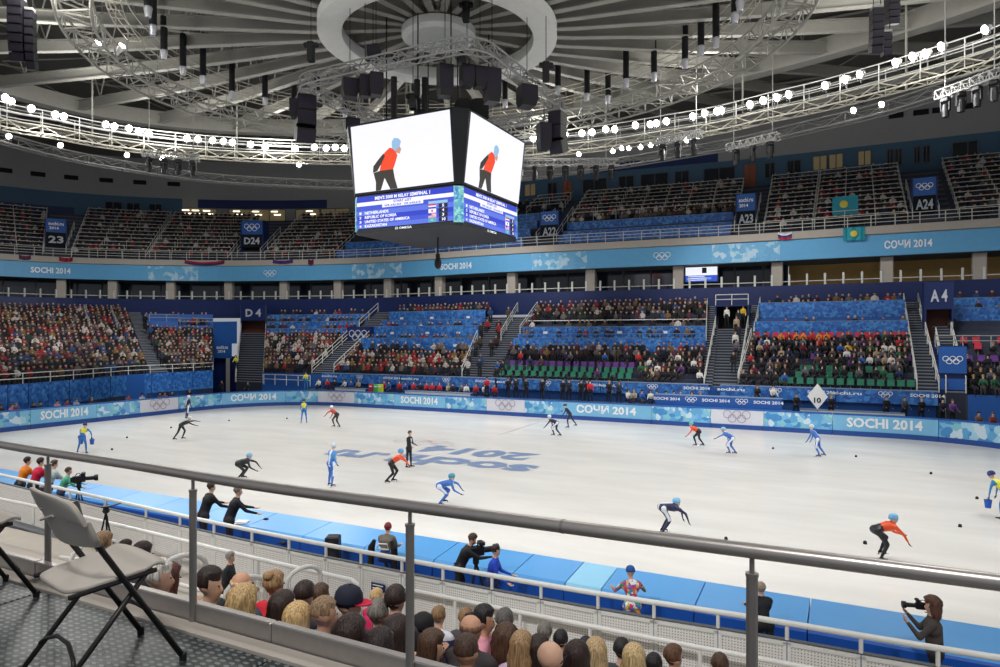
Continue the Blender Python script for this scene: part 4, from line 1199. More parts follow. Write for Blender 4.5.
def S_(f, b, **k): return Sec(f, b, N0, Z0, Z1, 8, **k)
S2 = S_((264, 312), (268, 378)); S2.steps('floor')
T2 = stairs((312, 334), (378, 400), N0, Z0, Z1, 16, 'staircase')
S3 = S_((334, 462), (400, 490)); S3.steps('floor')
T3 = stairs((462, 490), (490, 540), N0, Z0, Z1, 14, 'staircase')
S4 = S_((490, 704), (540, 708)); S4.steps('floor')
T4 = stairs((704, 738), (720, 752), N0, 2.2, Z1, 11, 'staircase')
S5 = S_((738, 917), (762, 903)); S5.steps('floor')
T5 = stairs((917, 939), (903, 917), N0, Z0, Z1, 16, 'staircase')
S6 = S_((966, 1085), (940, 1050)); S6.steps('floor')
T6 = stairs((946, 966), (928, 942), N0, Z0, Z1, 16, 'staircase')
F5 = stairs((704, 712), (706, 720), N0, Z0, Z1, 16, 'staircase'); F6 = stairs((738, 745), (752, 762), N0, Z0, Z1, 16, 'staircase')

# S2: crowd below, three desk rows above
crowd(S2, range(0, 9), .95, 'in the wedge between the D4 stairs and the slanting stair', seed=11, clo=CLO+[CLO[11]]*4+[CLO[10]]*2)
for k in (9, 11, 13):
    desk(S2, k, ['nearest the front, above the crowd right of D4', 'middle of three above the crowd right of D4', 'highest of three above the crowd right of D4'][(k-9)//2]); crowd(S2, (k+1,), .55, 'behind desk %s above the crowd right of D4' % ['one', 'two', 'three'][(k-9)//2], seed=20+k)
railing([(*S2.g(u, -.4), 1.4) for u in (-0, .5, 1)], 'low white barrier in front of the crowd right of D4', h=1.05, step=1.5)
edge_rail(T2, 0, 0, 9, 'upper white railing of the slanting stair left of centre', bars=(1.0, .6, .25)); edge_rail(T2, 1, 0, 9, 'lower white railing of the slanting stair left of centre', bars=(1.0, .6, .25))
edge_rail(T2, 0, 11, 16, 'short white railing high on the slanting stair left of centre')
pt = portal(T2, 8.0, 5.2, 5.6, 7.4, 'entrance_portal', '', 'navy stair entrance with white rings beside the slanting stair', ringsgn=True, depth=1.0)
# S3
crowd(S3, range(0, 4), .95, 'in the front rows left of the centre stand', seed=31, clo=CLO+[CLO[10]]*3+[CLO[11]]*3+[CLO[14]])
crowd(S3, (4, 5), .45, 'in the half empty rows left of the centre stand', seed=32)
for k, w in ((6, 'lowest in the block below the scoreboard'), (9, 'second lowest in the block below the scoreboard'), (11, 'plain middle one in the block below the scoreboard'), (13, 'highest in the block below the scoreboard')):
    desk(S3, k, w, h=1.15 if k != 11 else 1.0)
for k in (7, 10, 14, 15): crowd(S3, (k,), .55 if k < 14 else .9, 'behind the desks below the scoreboard, row %s' % {7: 'one', 10: 'two', 14: 'three', 15: 'four'}[k], seed=40+k)
desk_clutter(S3, 6, 'below the scoreboard', 5); desk_clutter(S3, 9, 'in the second desk row below the scoreboard', 6); desk_clutter(S3, 13, 'in the top desk row below the scoreboard', 7)
edge_rail(S3, 1, 0, 8, 'white railing at the right side of the block below the scoreboard'); edge_rail(T3, .6, 8, 15, 'white railing of the upper stair right of the scoreboard block', bars=(1.0, .7, .4)); edge_rail(T3, 1, 9, 15, 'shorter white railing of the upper stair right of the scoreboard block', bars=(1.0, .7))
rnd = random.Random(5); mb = MB()
for k in range(0, 13, 2):
    for u in (.15, .5): x, y = T3.g(u+rnd.uniform(-.1, .1), k+.5); d = T3.dirn(.5); sitter(mb, x, y, T3.z(k)+.1, math.atan2(-d[1], -d[0]), rnd, stand=k % 4 == 0)
tag(mb.build('aisle_crowd'), 'people on the stairs right of the block below the scoreboard', 'crowd', kind='stuff')
# S4
taken = set()
def fr(color, where):
    def f(k, u): seat_list.append((k, u, color, where))
    return f
seat_list = []
crowd(S4, (0,), .03, 'in the green front row of the centre stand', indiv=True, seed=51)
seats(S4, (0, 1), 'green', 'at the front of the centre stand', u0=.02, u1=.66, pitch=.66)
crowd(S4, (0, 1), .75, 'at the right end of the green rows, centre stand', indiv=True, seed=52, u0=.68, u1=.99)
seats(S4, (2,), 'purple', 'behind the green rows of the centre stand', u0=.04, u1=.66, pitch=.66)
crowd(S4, (2, 3), .55, 'among the purple rows of the centre stand', indiv=True, seed=53, u0=.66, u1=.99)
crowd(S4, (3,), .35, 'on the purple row of the centre stand', indiv=True, seed=54, u0=.05, u1=.66)
crowd(S4, (1, 2), .35, 'at the left end of the green rows, centre stand', indiv=True, seed=55, u0=.0, u1=.25)
crowd(S4, (4, 5), .8, 'in the rows below the desks of the centre stand', seed=56)
desk(S4, 6.7, 'lower of two in the centre stand', h=1.15); desk(S4, 9.9, 'upper of two in the centre stand', h=.95)
desk(S4, 8.3, 'plain step between the centre stand desk rows', h=.7)
crowd(S4, (10,), .45, 'behind the upper desk row of the centre stand', seed=57); crowd(S4, (8,), .4, 'behind the lower desk row of the centre stand', seed=58)
crowd(S4, (12, 13, 14, 15), .85, 'at the back of the centre stand under the balcony', seed=59)
desk_clutter(S4, 9.9, 'in the centre stand', 8)
mb = S4.wall(11.6, S4.z(11)+.75, S4.z(11)+.82, m_white, .5, 0, 1); tag(mb.build('work_counter'), 'long narrow white counter across the upper centre stand', 'counter')
edge_rail(T4, 0, 0, 11, 'tall white railing on the left of the tunnel stairs', bars=(1.0, .6)); edge_rail(T4, 1, 0, 11, 'tall white railing on the right of the tunnel stairs', bars=(1.0, .6))
edge_rail(F5, .1, 8, 15, 'white railing beside the small upper stair, left of the tunnel'); edge_rail(F6, .9, 8, 15, 'white railing beside the small upper stair, right of the tunnel')
portal(T4, 11, 6.3, 8.9, 9.0, 'entrance_portal', '', 'dark tunnel entrance at the head of the tall stairs right of centre')
railing([(*T4.g(0, 11), 9.0), (*T4.g(1, 11), 9.0)], 'white railing across the top of the tunnel entrance right of centre', h=.9, step=1.2)
for i, (k, u, kind) in enumerate(((2, .8, 'black jacket'), (4, .82, 'grey jacket'), (5.5, .75, 'white top'), (7, .8, 'dark coat'), (8.5, .7, 'beige coat'), (9.8, .72, 'dark coat'), (10.5, .35, 'white top'), (10.6, .85, 'yellow jacket'))):
    J = pose(legs=((18, -6), (-12, -16)), arms=((10, 25), (-6, 10)), spread=(4, 4), head=4)
    o = body(J, cloth(dict(KINDS)[kind]), CLO[1], SKINS[i % 3], SHOE, 'person', voxel=.04, bulk=1.1, digits=False); hair(J, HC[i % 6], 'short', o, i)
    x, y = T4.g(u, k+.25); d = T4.dirn(.5)
    place(o, (x, y, 2.2+(Z1-2.2)*k/15+.42), math.atan2(-d[1], -d[0]))
    tag(o, 'person in a %s walking down the tunnel stairs, %s' % (kind, ['lowest of the group', 'second from the bottom', 'third from the bottom', 'in the middle of the group', 'just above the middle', 'near the top, left side', 'at the tunnel mouth, left', 'at the tunnel mouth, right'][i]), 'person')
# S5
G5 = 'in the right-hand stand'
seats(S5, (0,), 'green', 'in the front row of the right-hand stand', u0=.2, u1=1, pitch=.6)
seats(S5, (1, 2), 'green', 'in the lower rows of the right-hand stand', u0=.3, u1=1, pitch=.6, skipfn=lambda k, u: random.Random(int(u*977)+k).random() < .5)
seats(S5, (3, 4), 'purple', 'in the middle rows of the right-hand stand', u0=.04, u1=1, pitch=.6, skipfn=lambda k, u: random.Random(int(u*577)+k).random() < .72)
seats(S5, (8,), 'red', 'in the top row of the right-hand stand', pitch=.62)
crowd(S5, (0, 1, 2), .8, 'at the left end of the lower rows, right-hand stand', indiv=True, seed=61, u0=0, u1=.28)
crowd(S5, (1, 2), .38, 'among the green seats of the right-hand stand', indiv=True, seed=62, u0=.3, u1=.98)
crowd(S5, (3, 4), .62, 'among the purple seats of the right-hand stand', indiv=True, seed=63, u0=0.02, u1=.98)
crowd(S5, (5, 6), .85, 'in the busy middle of the right-hand stand', indiv=True, seed=64)
crowd(S5, (7,), .9, 'in the orange group of the right-hand stand', indiv=True, seed=65, u0=.17, u1=.55, kinds=['orange jacket']*6+['red jacket'])
crowd(S5, (7,), .7, 'left of the orange group in the right-hand stand', indiv=True, seed=66, u0=0, u1=.17); crowd(S5, (7,), .8, 'right of the orange group in the right-hand stand', indiv=True, seed=67, u0=.55, u1=1)
desk(S5, 9.3, 'lower of two in the right-hand stand', h=1.25); desk(S5, 13, 'upper of two in the right-hand stand', h=1.3)
mb = S5.wall(11.6, S5.z(11)-.2, S5.z(11)+.75, m_blue, .1); struct(mb, 'wall_back')
crowd(S5, (10,), .45, 'behind the lower desk row of the right-hand stand', seed=68); crowd(S5, (14, 15), .6, 'behind the upper desk row of the right-hand stand', seed=69)
edge_rail(S5, 0, 0, 8, 'white railing at the left edge of the right-hand stand'); edge_rail(S5, 1, 0, 15, 'long white railing between the right-hand stand and the A4 stairs')
edge_rail(T5, 1, 0, 15, 'white railing on the right of the stairs left of the A4 sign')
# A4 block
SA = Sec((939, 967), (917, 944), N0, Z0, Z1, 3)
mb = SA.wall(.3, 0, 5.7, m_navy, .2); struct(mb, 'wall_right')
sgn = thing('ring_sign', 'blue sign with five white rings below the A4 entrance', 'sign', (*SA.g(.5, .2), 4.2))
mb = SA.wall(.15, 3.95, 5.65, m_blue, .05); mb.build('board', sgn)
a, b = SA.g(0, .15), SA.g(1, .15); d = SA.dirn(.5); ux = Vector((b[0]-a[0], b[1]-a[1], 0)); Wd = ux.length; ux.normalize()
fn = face_fn(((a[0]+b[0])/2-d[0]*.02, (a[1]+b[1])/2-d[1]*.02, 4.8), ux, (0, 0, 1), .02)
mb = MB(); rings(mb, fn, Wd*.72, m_ink, th=.1); mb.build('ring_emblem', sgn)
mb = SA.wall(.1, 0.2, 2.5, m_grey, .08, .2, .95); struct(mb, 'door_2')
mb = SA.wall(.02, 1.0, 1.9, m_brown, .05, .5, .75); tag(mb.build('door_window'), 'brown window panel in the grey door below the rings sign', 'window')
mb = SA.wall(.25, 2.9, 3.6, m_blue, .04); tag(mb.build('blue_band'), 'dark blue band between the rings sign and the grey door', 'band')
SA.steps('floor', 1, 9, m_navy, zb=0)
portal(SA, 9, 6.0, 8.3, 10.3, 'entrance_portal', 'A 4', 'navy stair entrance with the sign A 4 at the right', inside=m_brown, depth=1.6)
railing([(*SA.g(-.1, 2.2), 5.6), (*S6.g(.5, 2.2), 5.6)], 'horizontal grey railing across the A4 platform', h=.75, m=m_grey, step=1.5)
edge_rail(SA, 0, 9, 15, 'white railing left of the A4 sign'); edge_rail(SA, 1, 9, 15, 'white railing right of the A4 sign')
edge_rail(T6, 0, 0, 8, 'steep double white railing right of the rings sign', bars=(1.0, .7, .4)); edge_rail(T6, 1, 0, 9, 'white railing at the far right stairs')
# S6
for k in (12, 14): desk(S6, k, 'at the far right edge, %s' % ('lower' if k == 12 else 'upper')); crowd(S6, (k+1,), .35, 'behind the %s desk at the far right edge' % ('lower' if k == 12 else 'upper'), seed=70+k)
crowd(S6, (10,), .4, 'standing below the desks at the far right edge', seed=71)
seats(S6, (6, 7), 'red', 'at the far right edge', u0=.05, u1=.6, pitch=.62, skipfn=lambda k, u: random.Random(int(u*77)+k).random() < .4)
seats(S6, (4,), 'purple', 'at the far right edge', u0=.05, u1=.6, pitch=.62)
crowd(S6, (0, 1, 2, 3, 5), .7, 'in the last block at the right edge', indiv=True, seed=72, u0=.02, u1=.55)
# front walls and camera moat on the straight side ---------------------------------
FS = Sec((262, 1085), (268, 1050), N0, Z0, Z1, 30)
struct(FS.wall(-.02, 0, 2.62, m_blue, .1, 0, .819), 'wall_front'); struct(FS.wall(-.02, 0, 2.62, m_blue, .1, .858, 1), 'wall_front')
def Yp(px, Y, z): q = PY(px, Y, z); return q
def deskbox(px0, px1, Y, z0, z1, m, label, name='media_table', txt=None, dep=.6, cat='table'):
    a, b = PY(px0, Y), PY(px1, Y); x0, x1 = a.x, b.x
    t = thing(name, label, cat, ((x0+x1)/2, Y+dep/2, z0))
    mb = MB(); mb.box(((x0+x1)/2, Y+.02, (z0+z1)/2), (x1-x0, .04, z1-z0), m); mb.build('front_panel', t)
    mb = MB(); mb.bbox(((x0+x1)/2, Y+dep/2, z1+.03), (x1-x0+.04, dep+.04, .06), m_panel_top, .015); mb.build('table_top', t)
    if txt:
        mb = MB()
        for j, s in enumerate(txt):
            xx = x0+(x1-x0)*(j+.5)/len(txt); fn = face_fn((xx, Y-.01, (z0+z1)/2+.18), (1, 0, 0), (0, 0, 1), .01)
            if s == 'o': rings(mb, fn, .8, m_ink, th=.12)
            elif s: write(mb, s, fn, 1.9, .22, m_ink, bold=.03)
        mb.build('lettering', t)
    return t
mb = MB(); a, b = PY(300, 49.4), PY(790, 49.4); mb.box(((a.x+b.x)/2, 50.4, .6), (b.x-a.x, 2.0, 1.2), m_concd); struct(mb, 'floor')
mb = MB(); a, b = PY(790.3, 49.4), PY(1085, 49.4); mb.box(((a.x+b.x)/2, 50.4, .35), (b.x-a.x, 2.0, .7), m_concd); struct(mb, 'floor')
for i, (a, b, lab) in enumerate(((322, 400, 'left of the colour boxes'), (401, 495, 'below the front crowd left of centre'), (497, 600, 'behind the standing photographers'), (601, 708, 'right of the standing photographers'), (720, 835, 'below the left half of the right-hand stand'), (836, 938, 'below the right half of the right-hand stand'))):
    deskbox(a, b, 51.15, 1.9, 2.75, m_patt, 'long blue patchwork table '+lab, txt=['sochi.ru', '', 'o', '', 'SOCHI 2014'])
deskbox(655, 782, 49.4, 1.2, 2.05, m_blue, 'blue table with white lettering close behind the far boards', txt=['SOCHI 2014', 'o', 'SOCHI 2014', 'o', 'SOCHI 2014'])
deskbox(405, 470, 49.5, 1.2, 1.5, m_white, 'white covered table behind the boards left of centre'); deskbox(335, 365, 49.5, 1.2, 1.5, m_white, 'white covered table behind the boards near the slanting stair')
deskbox(800, 905, 50.2, .7, 1.35, m_white, 'white topped table behind the boards on the right')
for i, (px, c, n) in enumerate(((371.5, (190, 40, 60), 'red'), (376.5, (60, 190, 110), 'green'), (380.5, (200, 220, 60), 'yellow'))):
    q = PY(px, 49.75, 1.25); mb = MB(); mb.bbox((q.x, q.y, 1.605), (.5, .3, .8), cloth(c), .04); mb.box((q.x, q.y-.16, 1.8), (.3, .02, .12), m_ink)
    tag(mb.build('flag_box'), '%s box standing behind the far boards left of centre' % n, 'box')
# people behind the far boards
def onlooker(px, Y, zf, col, label, J=None, hc=(40, 32, 28), style='short', face_=-90, legs=None, hd=None, sc=1.0, bulk=1.12, name='person'):
    J = J or pose(lean=6, arms=((20, 60), (25, 70)), legs=((5, 0), (-5, 0)), spread=(5, 5))
    o = body(J, cloth(col), cloth(legs or (30, 32, 40)), SKINS[int(px) % 3], SHOE, name, voxel=.036, bulk=bulk, digits=False); hair(J, hc, style, o, int(px))
    q = PY(px, Y, zf); place(o, (q.x, q.y, zf), ang_img(face_)); o.scale = (sc,)*3
    return tag(o, label, 'person')
blkc, dk = (24, 24, 28), (34, 36, 44)
for px, Y, zf, col, lab in (
        (508, 50.2, 1.2, blkc, 'photographer in black at the left end of the standing group'), (516, 50.4, 1.3, (40, 40, 46), 'photographer in dark grey, second from the left of the standing group'),
        (526, 50.2, 1.3, blkc, 'photographer in black leaning, third from the left of the standing group'), (542, 50.4, 1.2, blkc, 'lone photographer in black left of the twin photographers'),
        (563, 50.2, 1.3, blkc, 'left one of the twin photographers in black'), (569, 50.4, 1.3, (46, 48, 60), 'right one of the twin photographers, in slate grey'),
        (581, 50.2, 1.3, blkc, 'photographer in black right of the twin photographers'), (587, 50.5, 1.3, blkc, 'photographer in black behind the person in red'),
        (609, 50.3, 1.2, blkc, 'photographer in black near the right end of the standing group'), (619, 50.2, 1.3, (44, 50, 70), 'tall person in slate blue at the right end of the standing group'),
        (886, 50.6, 1.0, blkc, 'photographer in black below the right-hand stand'), (921, 50.4, .9, blkc, 'photographer in black and white below the right-hand stand'),
        (942, 50.2, .8, (40, 42, 60), 'photographer in navy left of the grey door'), (952, 50.0, .6, (110, 70, 140), 'person in purple in front of the grey door'),
        (831, 50.3, .9, blkc, 'person in black beside the white diamond sign'), (757, 50.6, 1.1, blkc, 'person in black below the left end of the right-hand stand'), (773, 50.4, .8, (210, 206, 200), 'person in white seated below the right-hand stand'),
        (222, 50.0, .9, blkc, 'person in black left of the D4 stairs'), (248, 49.8, .6, (30, 32, 36), 'person in black at the foot of the D4 stairs'),
        (978, 49.0, .5, (120, 90, 70), 'person in brown at the right edge behind the boards'), (992, 48.0, .5, (130, 60, 50), 'person in dull red at the right edge behind the boards'),
        (904, 50.6, .8, (70, 74, 84), 'crouching photographer in grey below the right-hand stand'), (796, 50.4, .6, blkc, 'photographer in black left of the white diamond sign')):
    zf = (1.2 if px < 790 else .7) if px > 300 and px < 970 else (.02 if px != 248 else .02)
    onlooker(px, max(Y, 49.7), zf, col, lab, hc=HC[int(px) % 6])
onlooker(590, 49.75, 1.2, (206, 30, 56), 'person in a red jacket just behind the boards', hc=(60, 40, 30)); onlooker(487, 49.8, 1.2, (180, 34, 48), 'person in a red coat near the stairs right of the scoreboard block')
onlooker(306, 49.9, 1.2, (214, 214, 70), 'steward in a yellow bib behind the boards at the slanting stair', legs=(60, 132, 190)); onlooker(236, 51.9, 2.6, (206, 214, 60), 'steward in a yellow vest standing beside the D4 stairs')
rnd = random.Random(77)
for i, px in enumerate(list(range(320, 368, 8))+list(range(384, 500, 7))+list(range(626, 700, 8))):
    k = rnd.choice(['white top', 'red jacket', 'grey jacket', 'dark coat', 'white top', 'red jacket', 'beige coat', 'blue jacket'])
    q = PY(px+rnd.uniform(-2, 2), 50.3, 1.05)
    side = 'near the slanting stair' if px < 368 else 'left of the standing photographers' if px < 500 else 'right of the standing photographers'
    put_spec(k, q.x, q.y, .98, ang_img(-90+rnd.uniform(-30, 30)), 'at the tables '+side)
for i, (px, c, lab) in enumerate(((8, (190, 130, 110), 'pink'), (11, dk, 'dark'), (24, (224, 150, 170), 'light pink'), (28, (150, 60, 70), 'dull red'), (43, blkc, 'black'), (50, (60, 60, 64), 'grey'), (69, (226, 150, 160), 'pink and white'), (77, (150, 60, 60), 'red'),
                                 (88, (180, 180, 190), 'pale grey'), (104, (70, 50, 44), 'brown'), (141, (170, 90, 90), 'rose'), (154, (214, 214, 220), 'white'), (170, (90, 90, 96), 'grey'), (177, (140, 90, 90), 'dull pink'), (184, (60, 56, 60), 'charcoal'), (199, blkc, 'jet black'))):
    t = board_s(px); q = RC.pt(t, 1.5); J = pose(lean=14, arms=((30, 70), (35, 75)), legs=((5, 0), (-5, 0)))
    o = body(J, cloth(c), CLO[0], SKINS[i % 3], SHOE, 'person', voxel=.038, bulk=1.1, digits=False); hair(J, HC[i % 6], 'short', o, i)
    place(o, (q[0], q[1], -.005), math.atan2(CY-q[1], CX-q[0]))
    tag(o, 'person in %s leaning on the left boards, %s' % (lab, ['first from the left edge', 'second from the left edge', 'third from the left edge', 'fourth from the left edge', 'fifth from the left edge', 'sixth from the left edge', 'above the left lettering', 'right of the left lettering', 'further right of the lettering', 'below the panel row middle', 'left of the rings pad', 'above the rings pad', 'right of the rings pad', 'second right of the rings pad', 'third right of the rings pad', 'below the end of the front wall'][i]), 'person')
# white diamond sign
q = PY(817.5, 49.4, 0); dm = thing('diamond_sign', 'white diamond shaped sign with the number 10 behind the boards', 'sign', (q.x, q.y, 1.0))
mb = MB(); R45 = Matrix.Rotation(PI/2, 3, 'X'); mb.prism([(-.62, 0), (0, -.85), (.62, 0), (0, .85)], -.03, .03, m_white, M=R45, c=(q.x, q.y, 2.35)); mb.build('board', dm)
mb = MB(); write(mb, '10', face_fn((q.x, q.y-.035, 2.1), (1, 0, 0), (0, 0, 1), .01), .42, .36, m_black, bold=.03); mb.build('lettering', dm)
mb = MB(); mb.tube([(q.x, q.y+.05, 1.0), (q.x, q.y+.05, 2.0)], .03, m_grey, 6); mb.build('pole', dm)

# ================================================================= upper tier contents
class USec:
    def __init__(s, a, b):
        s.t0, s.t1 = F_at(a, 4), F_at(b, 4)
    def g(s, u, k): return FC.pt(s.t0+(s.t1-s.t0)*u, 1.2+k*UD)
    def z(s, k): return UZ+math.floor(k+1e-6)*UR
    def dirn(s, u): return FC.nr(s.t0+(s.t1-s.t0)*u)
    def width(s, k): 
        return math.dist(s.g(0, k), s.g(1, k))
    n = UN; z0 = UZ; z1 = UZ+(UN-1)*UR; nu = 8
    lerp = None
    wall = Sec.wall
def ugrid(sec, rows, label, u0=0, u1=1, vstep=2.0):
    p = sec.g((u0+u1)/2, rows[0]); t = thing('safety_railing', label, 'railing', (*p, sec.z(rows[0])))
    W = sec.width(rows[0])*(u1-u0); n = max(2, int(W/1.5))
    for k in rows:
        pts = [Vector((*sec.g(u0+(u1-u0)*i/n, k+.06), sec.z(k)+.98)) for i in range(n+1)]
        mb = MB(); mb.tube(pts, .035, m_rail, 4)
        m = max(1, int(W/vstep))
        for i in range(m+1):
            x, y = sec.g(u0+(u1-u0)*i/m, k+.06); mb.tube([(x, y, sec.z(k)), (x, y, sec.z(k)+.98)], .03, m_rail, 4)
        mb.build('row_rail', t)
    for u in (u0, u1):
        mb = MB()
        for dz in (1.0, .55): mb.tube([Vector((*sec.g(u, k), sec.z0+(k-.5)*UR+dz)) for k in (rows[0], rows[-1]+1)], .04, m_rail, 4)
        mb.build('side_rail', t)
    return t
DCL = CLO[:9]+[CLO[17], CLO[18], CLO[9], CLO[13], CLO[10], CLO[11]]
for a, b, r0, r1, lab, fill in ((-40, 44, 0, 11, 'at the far left of the upper tier', .85), (76, 152, 0, 12, 'right of the stairs numbered 23', .85), (156, 236, 0, 12, 'left of the D24 entrance', .9), (274, 345, 0, 12, 'right of the D24 entrance', .92),
                          (505, 547, 8, 12, 'just right of the scoreboard', .5), (566, 737, 5, 12, 'in the upper tier between the rings sign and A23', .82), (766, 814, 0, 12, 'right of A23', .9), (816, 905, 0, 12, 'left of A24', .9), (955, 1040, 0, 12, 'right of A24', .85), (348, 400, 4, 9, 'behind the scoreboard, left', .4), (400, 505, 5, 11, 'behind the scoreboard', .4)):
    s = USec(a, b); crowd(s, range(r0, r1), fill, lab, clo=DCL, seed=int(a)+200, pitch=.6)
    if a not in (348, 400): ugrid(s, list(range(r0, r1)), 'white grid of row railings '+lab, vstep=2.2 if a != 505 else 2.0)
    if lab.startswith('in the upper'):
        crowd(s, (4, 5), .7, 'along the top edge of the blue desks, upper tier', clo=[CLO[11], CLO[19], CLO[6], CLO[13]], seed=88)
for a, b, rows, lab in ((348, 400, (0, 2), 'left behind the scoreboard'), (400, 505, (0, 2, 4), 'behind the scoreboard'), (505, 533, (0, 2, 4, 6), 'left of the rings sign'), (566, 733, (0, 1.6, 3.2), 'right of the rings sign')):
    s = USec(a, b)
    for j, k in enumerate(rows):
        desk(s, k, '%s, upper tier %s' % (['front row', 'second row', 'third row', 'fourth row'][j], lab), h=.8)
# entrances of the upper tier
def uportal(a, b, z1, zm, zs, top, text, label, kf=1.0, k0=0):
    s = USec(a, b); t = thing('entrance_portal', label, 'entrance', (*s.g(.5, kf), 15.5))
    A, B = s.g(0, kf), s.g(1, kf); d = s.dirn(.5); ux = Vector((B[0]-A[0], B[1]-A[1], 0)); W = ux.length; ux.normalize(); s.nu = 2
    mb = s.wall(kf, z1, zm, m_dark, .12); mb.build('number_panel', t)
    mb = s.wall(kf-.02, zm, zs, m_blue, .14); mb.build('sign_panel', t)
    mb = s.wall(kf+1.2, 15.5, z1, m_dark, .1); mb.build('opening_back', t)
    for u in (0, 1):
        x, y = s.g(u, kf); mb = MB(); mb.box((x+d[0]*.8, y+d[1]*.8, (15.5+zs)/2), (1.8, .12, zs-15.5), m_navy, rz=math.atan2(d[1], d[0])); mb.build('side_wall', t)
    c = ((A[0]+B[0])/2-d[0]*.06, (A[1]+B[1])/2-d[1]*.06)
    fn = face_fn((c[0], c[1], (z1+zm)/2), ux, (0, 0, 1), .02); mb = MB(); write(mb, text, fn, W*.72, min(.85, (zm-z1)*.6), m_signink, bold=.03); mb.build('lettering', t)
    fn = face_fn((c[0], c[1], (zm+zs)/2), ux, (0, 0, 1), .02); mb = MB()
    if top == 'o': rings(mb, fn, W*.7, m_ink, th=.1)
    else: write(mb, 'sochi.ru', fn, W*.72, .4, m_ink, (0, .22), bold=.03); write(mb, '2014', fn, W*.45, .32, m_ink, (-.2, -.3), bold=.03)
    mb.build('emblem', t)
    for u in (-.04, 1.04):
        pts = [(*s.g(u, k), UZ+k*UR) for k in (kf-1, kf+5)]
        railing(pts, 'white stair railing on the %s of the %s' % ('left' if u < 0 else 'right', label.split(' entrance')[0]), step=2)
    return t
uportal(245, 267, 17.4, 19.0, 20.7, 'o', 'D24', 'D24 entrance with white rings in the upper tier', 1.6)
uportal(46, 68, 16.9, 18.6, 20.2, 's', '23', 'number 23 entrance with blue sochi.ru sign, upper tier far left', 1.6)
uportal(544, 562, 16.6, 18.0, 19.4, 'o', 'A22', 'A22 entrance with white rings, upper tier right of the scoreboard', 1.6)
uportal(737, 757, 16.6, 18.1, 19.7, 's', 'A23', 'A23 entrance with blue sochi.ru sign, upper tier', 1.6)
uportal(911, 935, 16.7, 18.2, 19.7, 'o', 'A24', 'A24 entrance with white rings, upper tier right', 1.6)
for a, b in ((44, 76), (236, 274), (533, 566), (736, 766), (905, 955)):
    s = USec(a, b); mb = MB()
    for k in range(1, UN*2):
        if True:
            pts = [s.g(0, k/2), s.g(1, k/2), s.g(1, UN), s.g(0, UN)]
            z = UZ-UR+k*UR/2+.33; mb.add([(*p, z-.33) for p in pts[:2]]+[(*p, z) for p in pts[:2]]+[(*s.g(1, k/2+.5), z), (*s.g(0, k/2+.5), z)], [(0, 1, 3, 2), (2, 3, 4, 5)], m_concd)
    struct(mb, 'staircase')
# balcony handrail
t = thing('balcony_railing', 'long white three-bar railing along the balcony lip', 'railing', (*FC.pt(FC.L/2), 15.5))
q, nn, ts = FC.seg(T0+2, T1-8, 1.6, off=.35)
for h in (.95, .65, .35): mb = MB(); mb.tube([(x, y, 15.5+h) for x, y in q], .03, m_rail, 4); mb.build('rail', t)
s = F_at(-5, .35)
while s < F_at(1008, .35):
    p = FC.pt(s, .35); mb = MB(); mb.tube([(*p, 15.45), (*p, 16.45)], .035, m_rail, 4); mb.build('post', t); s += 1.75
# cloth flags hung over the lip
def flag(px, w, h, cols, label, zt=15.45, emblem=None, seed=1, droop=.25):
    t0 = F_at(px, -.3); n = 10; rnd = random.Random(seed); t = thing('hung_flag', label, 'flag', (*FC.pt(t0, -.3), zt))
    W = abs(F_at(px+w/2, -.3)-F_at(px-w/2, -.3)); k = len(cols)
    for r, c in enumerate(cols):
        vs = []
        for i in range(n+1):
            u = -W/2+W*i/n
            for q in (0, 1):
                z = zt-h*(r+q)/k-droop*math.sin(PI*i/n)*.5; p = FC.pt(t0+u, -.34-.06*math.sin(i*1.7+seed)); vs.append((*p, z))
        mb = MB(); mb.add(vs, [(2*i, 2*i+2, 2*i+3, 2*i+1) for i in range(n)], cloth(c)); o = mb.build('stripe', t)
        md = o.modifiers.new('thick', 'SOLIDIFY'); md.thickness = .02
    if emblem:
        mb = MB(); p = FC.pt(t0, -.46); mb.sphere((p[0], p[1], zt-h*.5-droop*.4), (.28, .06, .28), cloth(emblem), 12, 8); mb.build('sun_emblem', t)
flag(785, 14, .55, ((226, 226, 230), (40, 60, 140), (180, 40, 50)), 'white blue and red flag bunched on the balcony lip below A23', droop=.3)
flag(854, 22, 1.1, ((40, 150, 168),), 'turquoise flag with a yellow sun hung on the balcony lip', zt=15.45, emblem=(214, 200, 80), droop=0)
flag(205, 40, .42, ((150, 30, 50), (60, 40, 90)), 'dark red bunched flag hung on the balcony lip, left', seed=3, droop=.5)
flag(66, 14, .45, ((140, 30, 48),), 'small dark red flag hung on the balcony lip, far left', seed=4)
flag(25, 12, .45, ((110, 40, 60), (60, 60, 90)), 'small dull flag hung on the balcony lip at the left edge', seed=5)
flag(283, 20, .4, ((70, 40, 110),), 'purple bunched flag hung on the balcony lip', seed=6); flag(311, 5, .6, ((96, 30, 60),), 'tiny burgundy flag hung on the balcony lip', seed=7)
# banner held up in the upper crowd
s = USec(833, 858); t = thing('held_flag', 'turquoise flag with a sun held up among the upper tier crowd', 'flag', (*s.g(.5, 1), 17.3))
s.nu = 4; mb = s.wall(1.1, 17.0, 18.6, cloth((40, 140, 160)), .03); mb.build('cloth', t)
x, y = s.g(.45, 1.0); mb = MB(); mb.sphere((x, y, 17.9), (.34, .05, .34), cloth((206, 194, 80)), 12, 8); mb.build('sun_emblem', t)
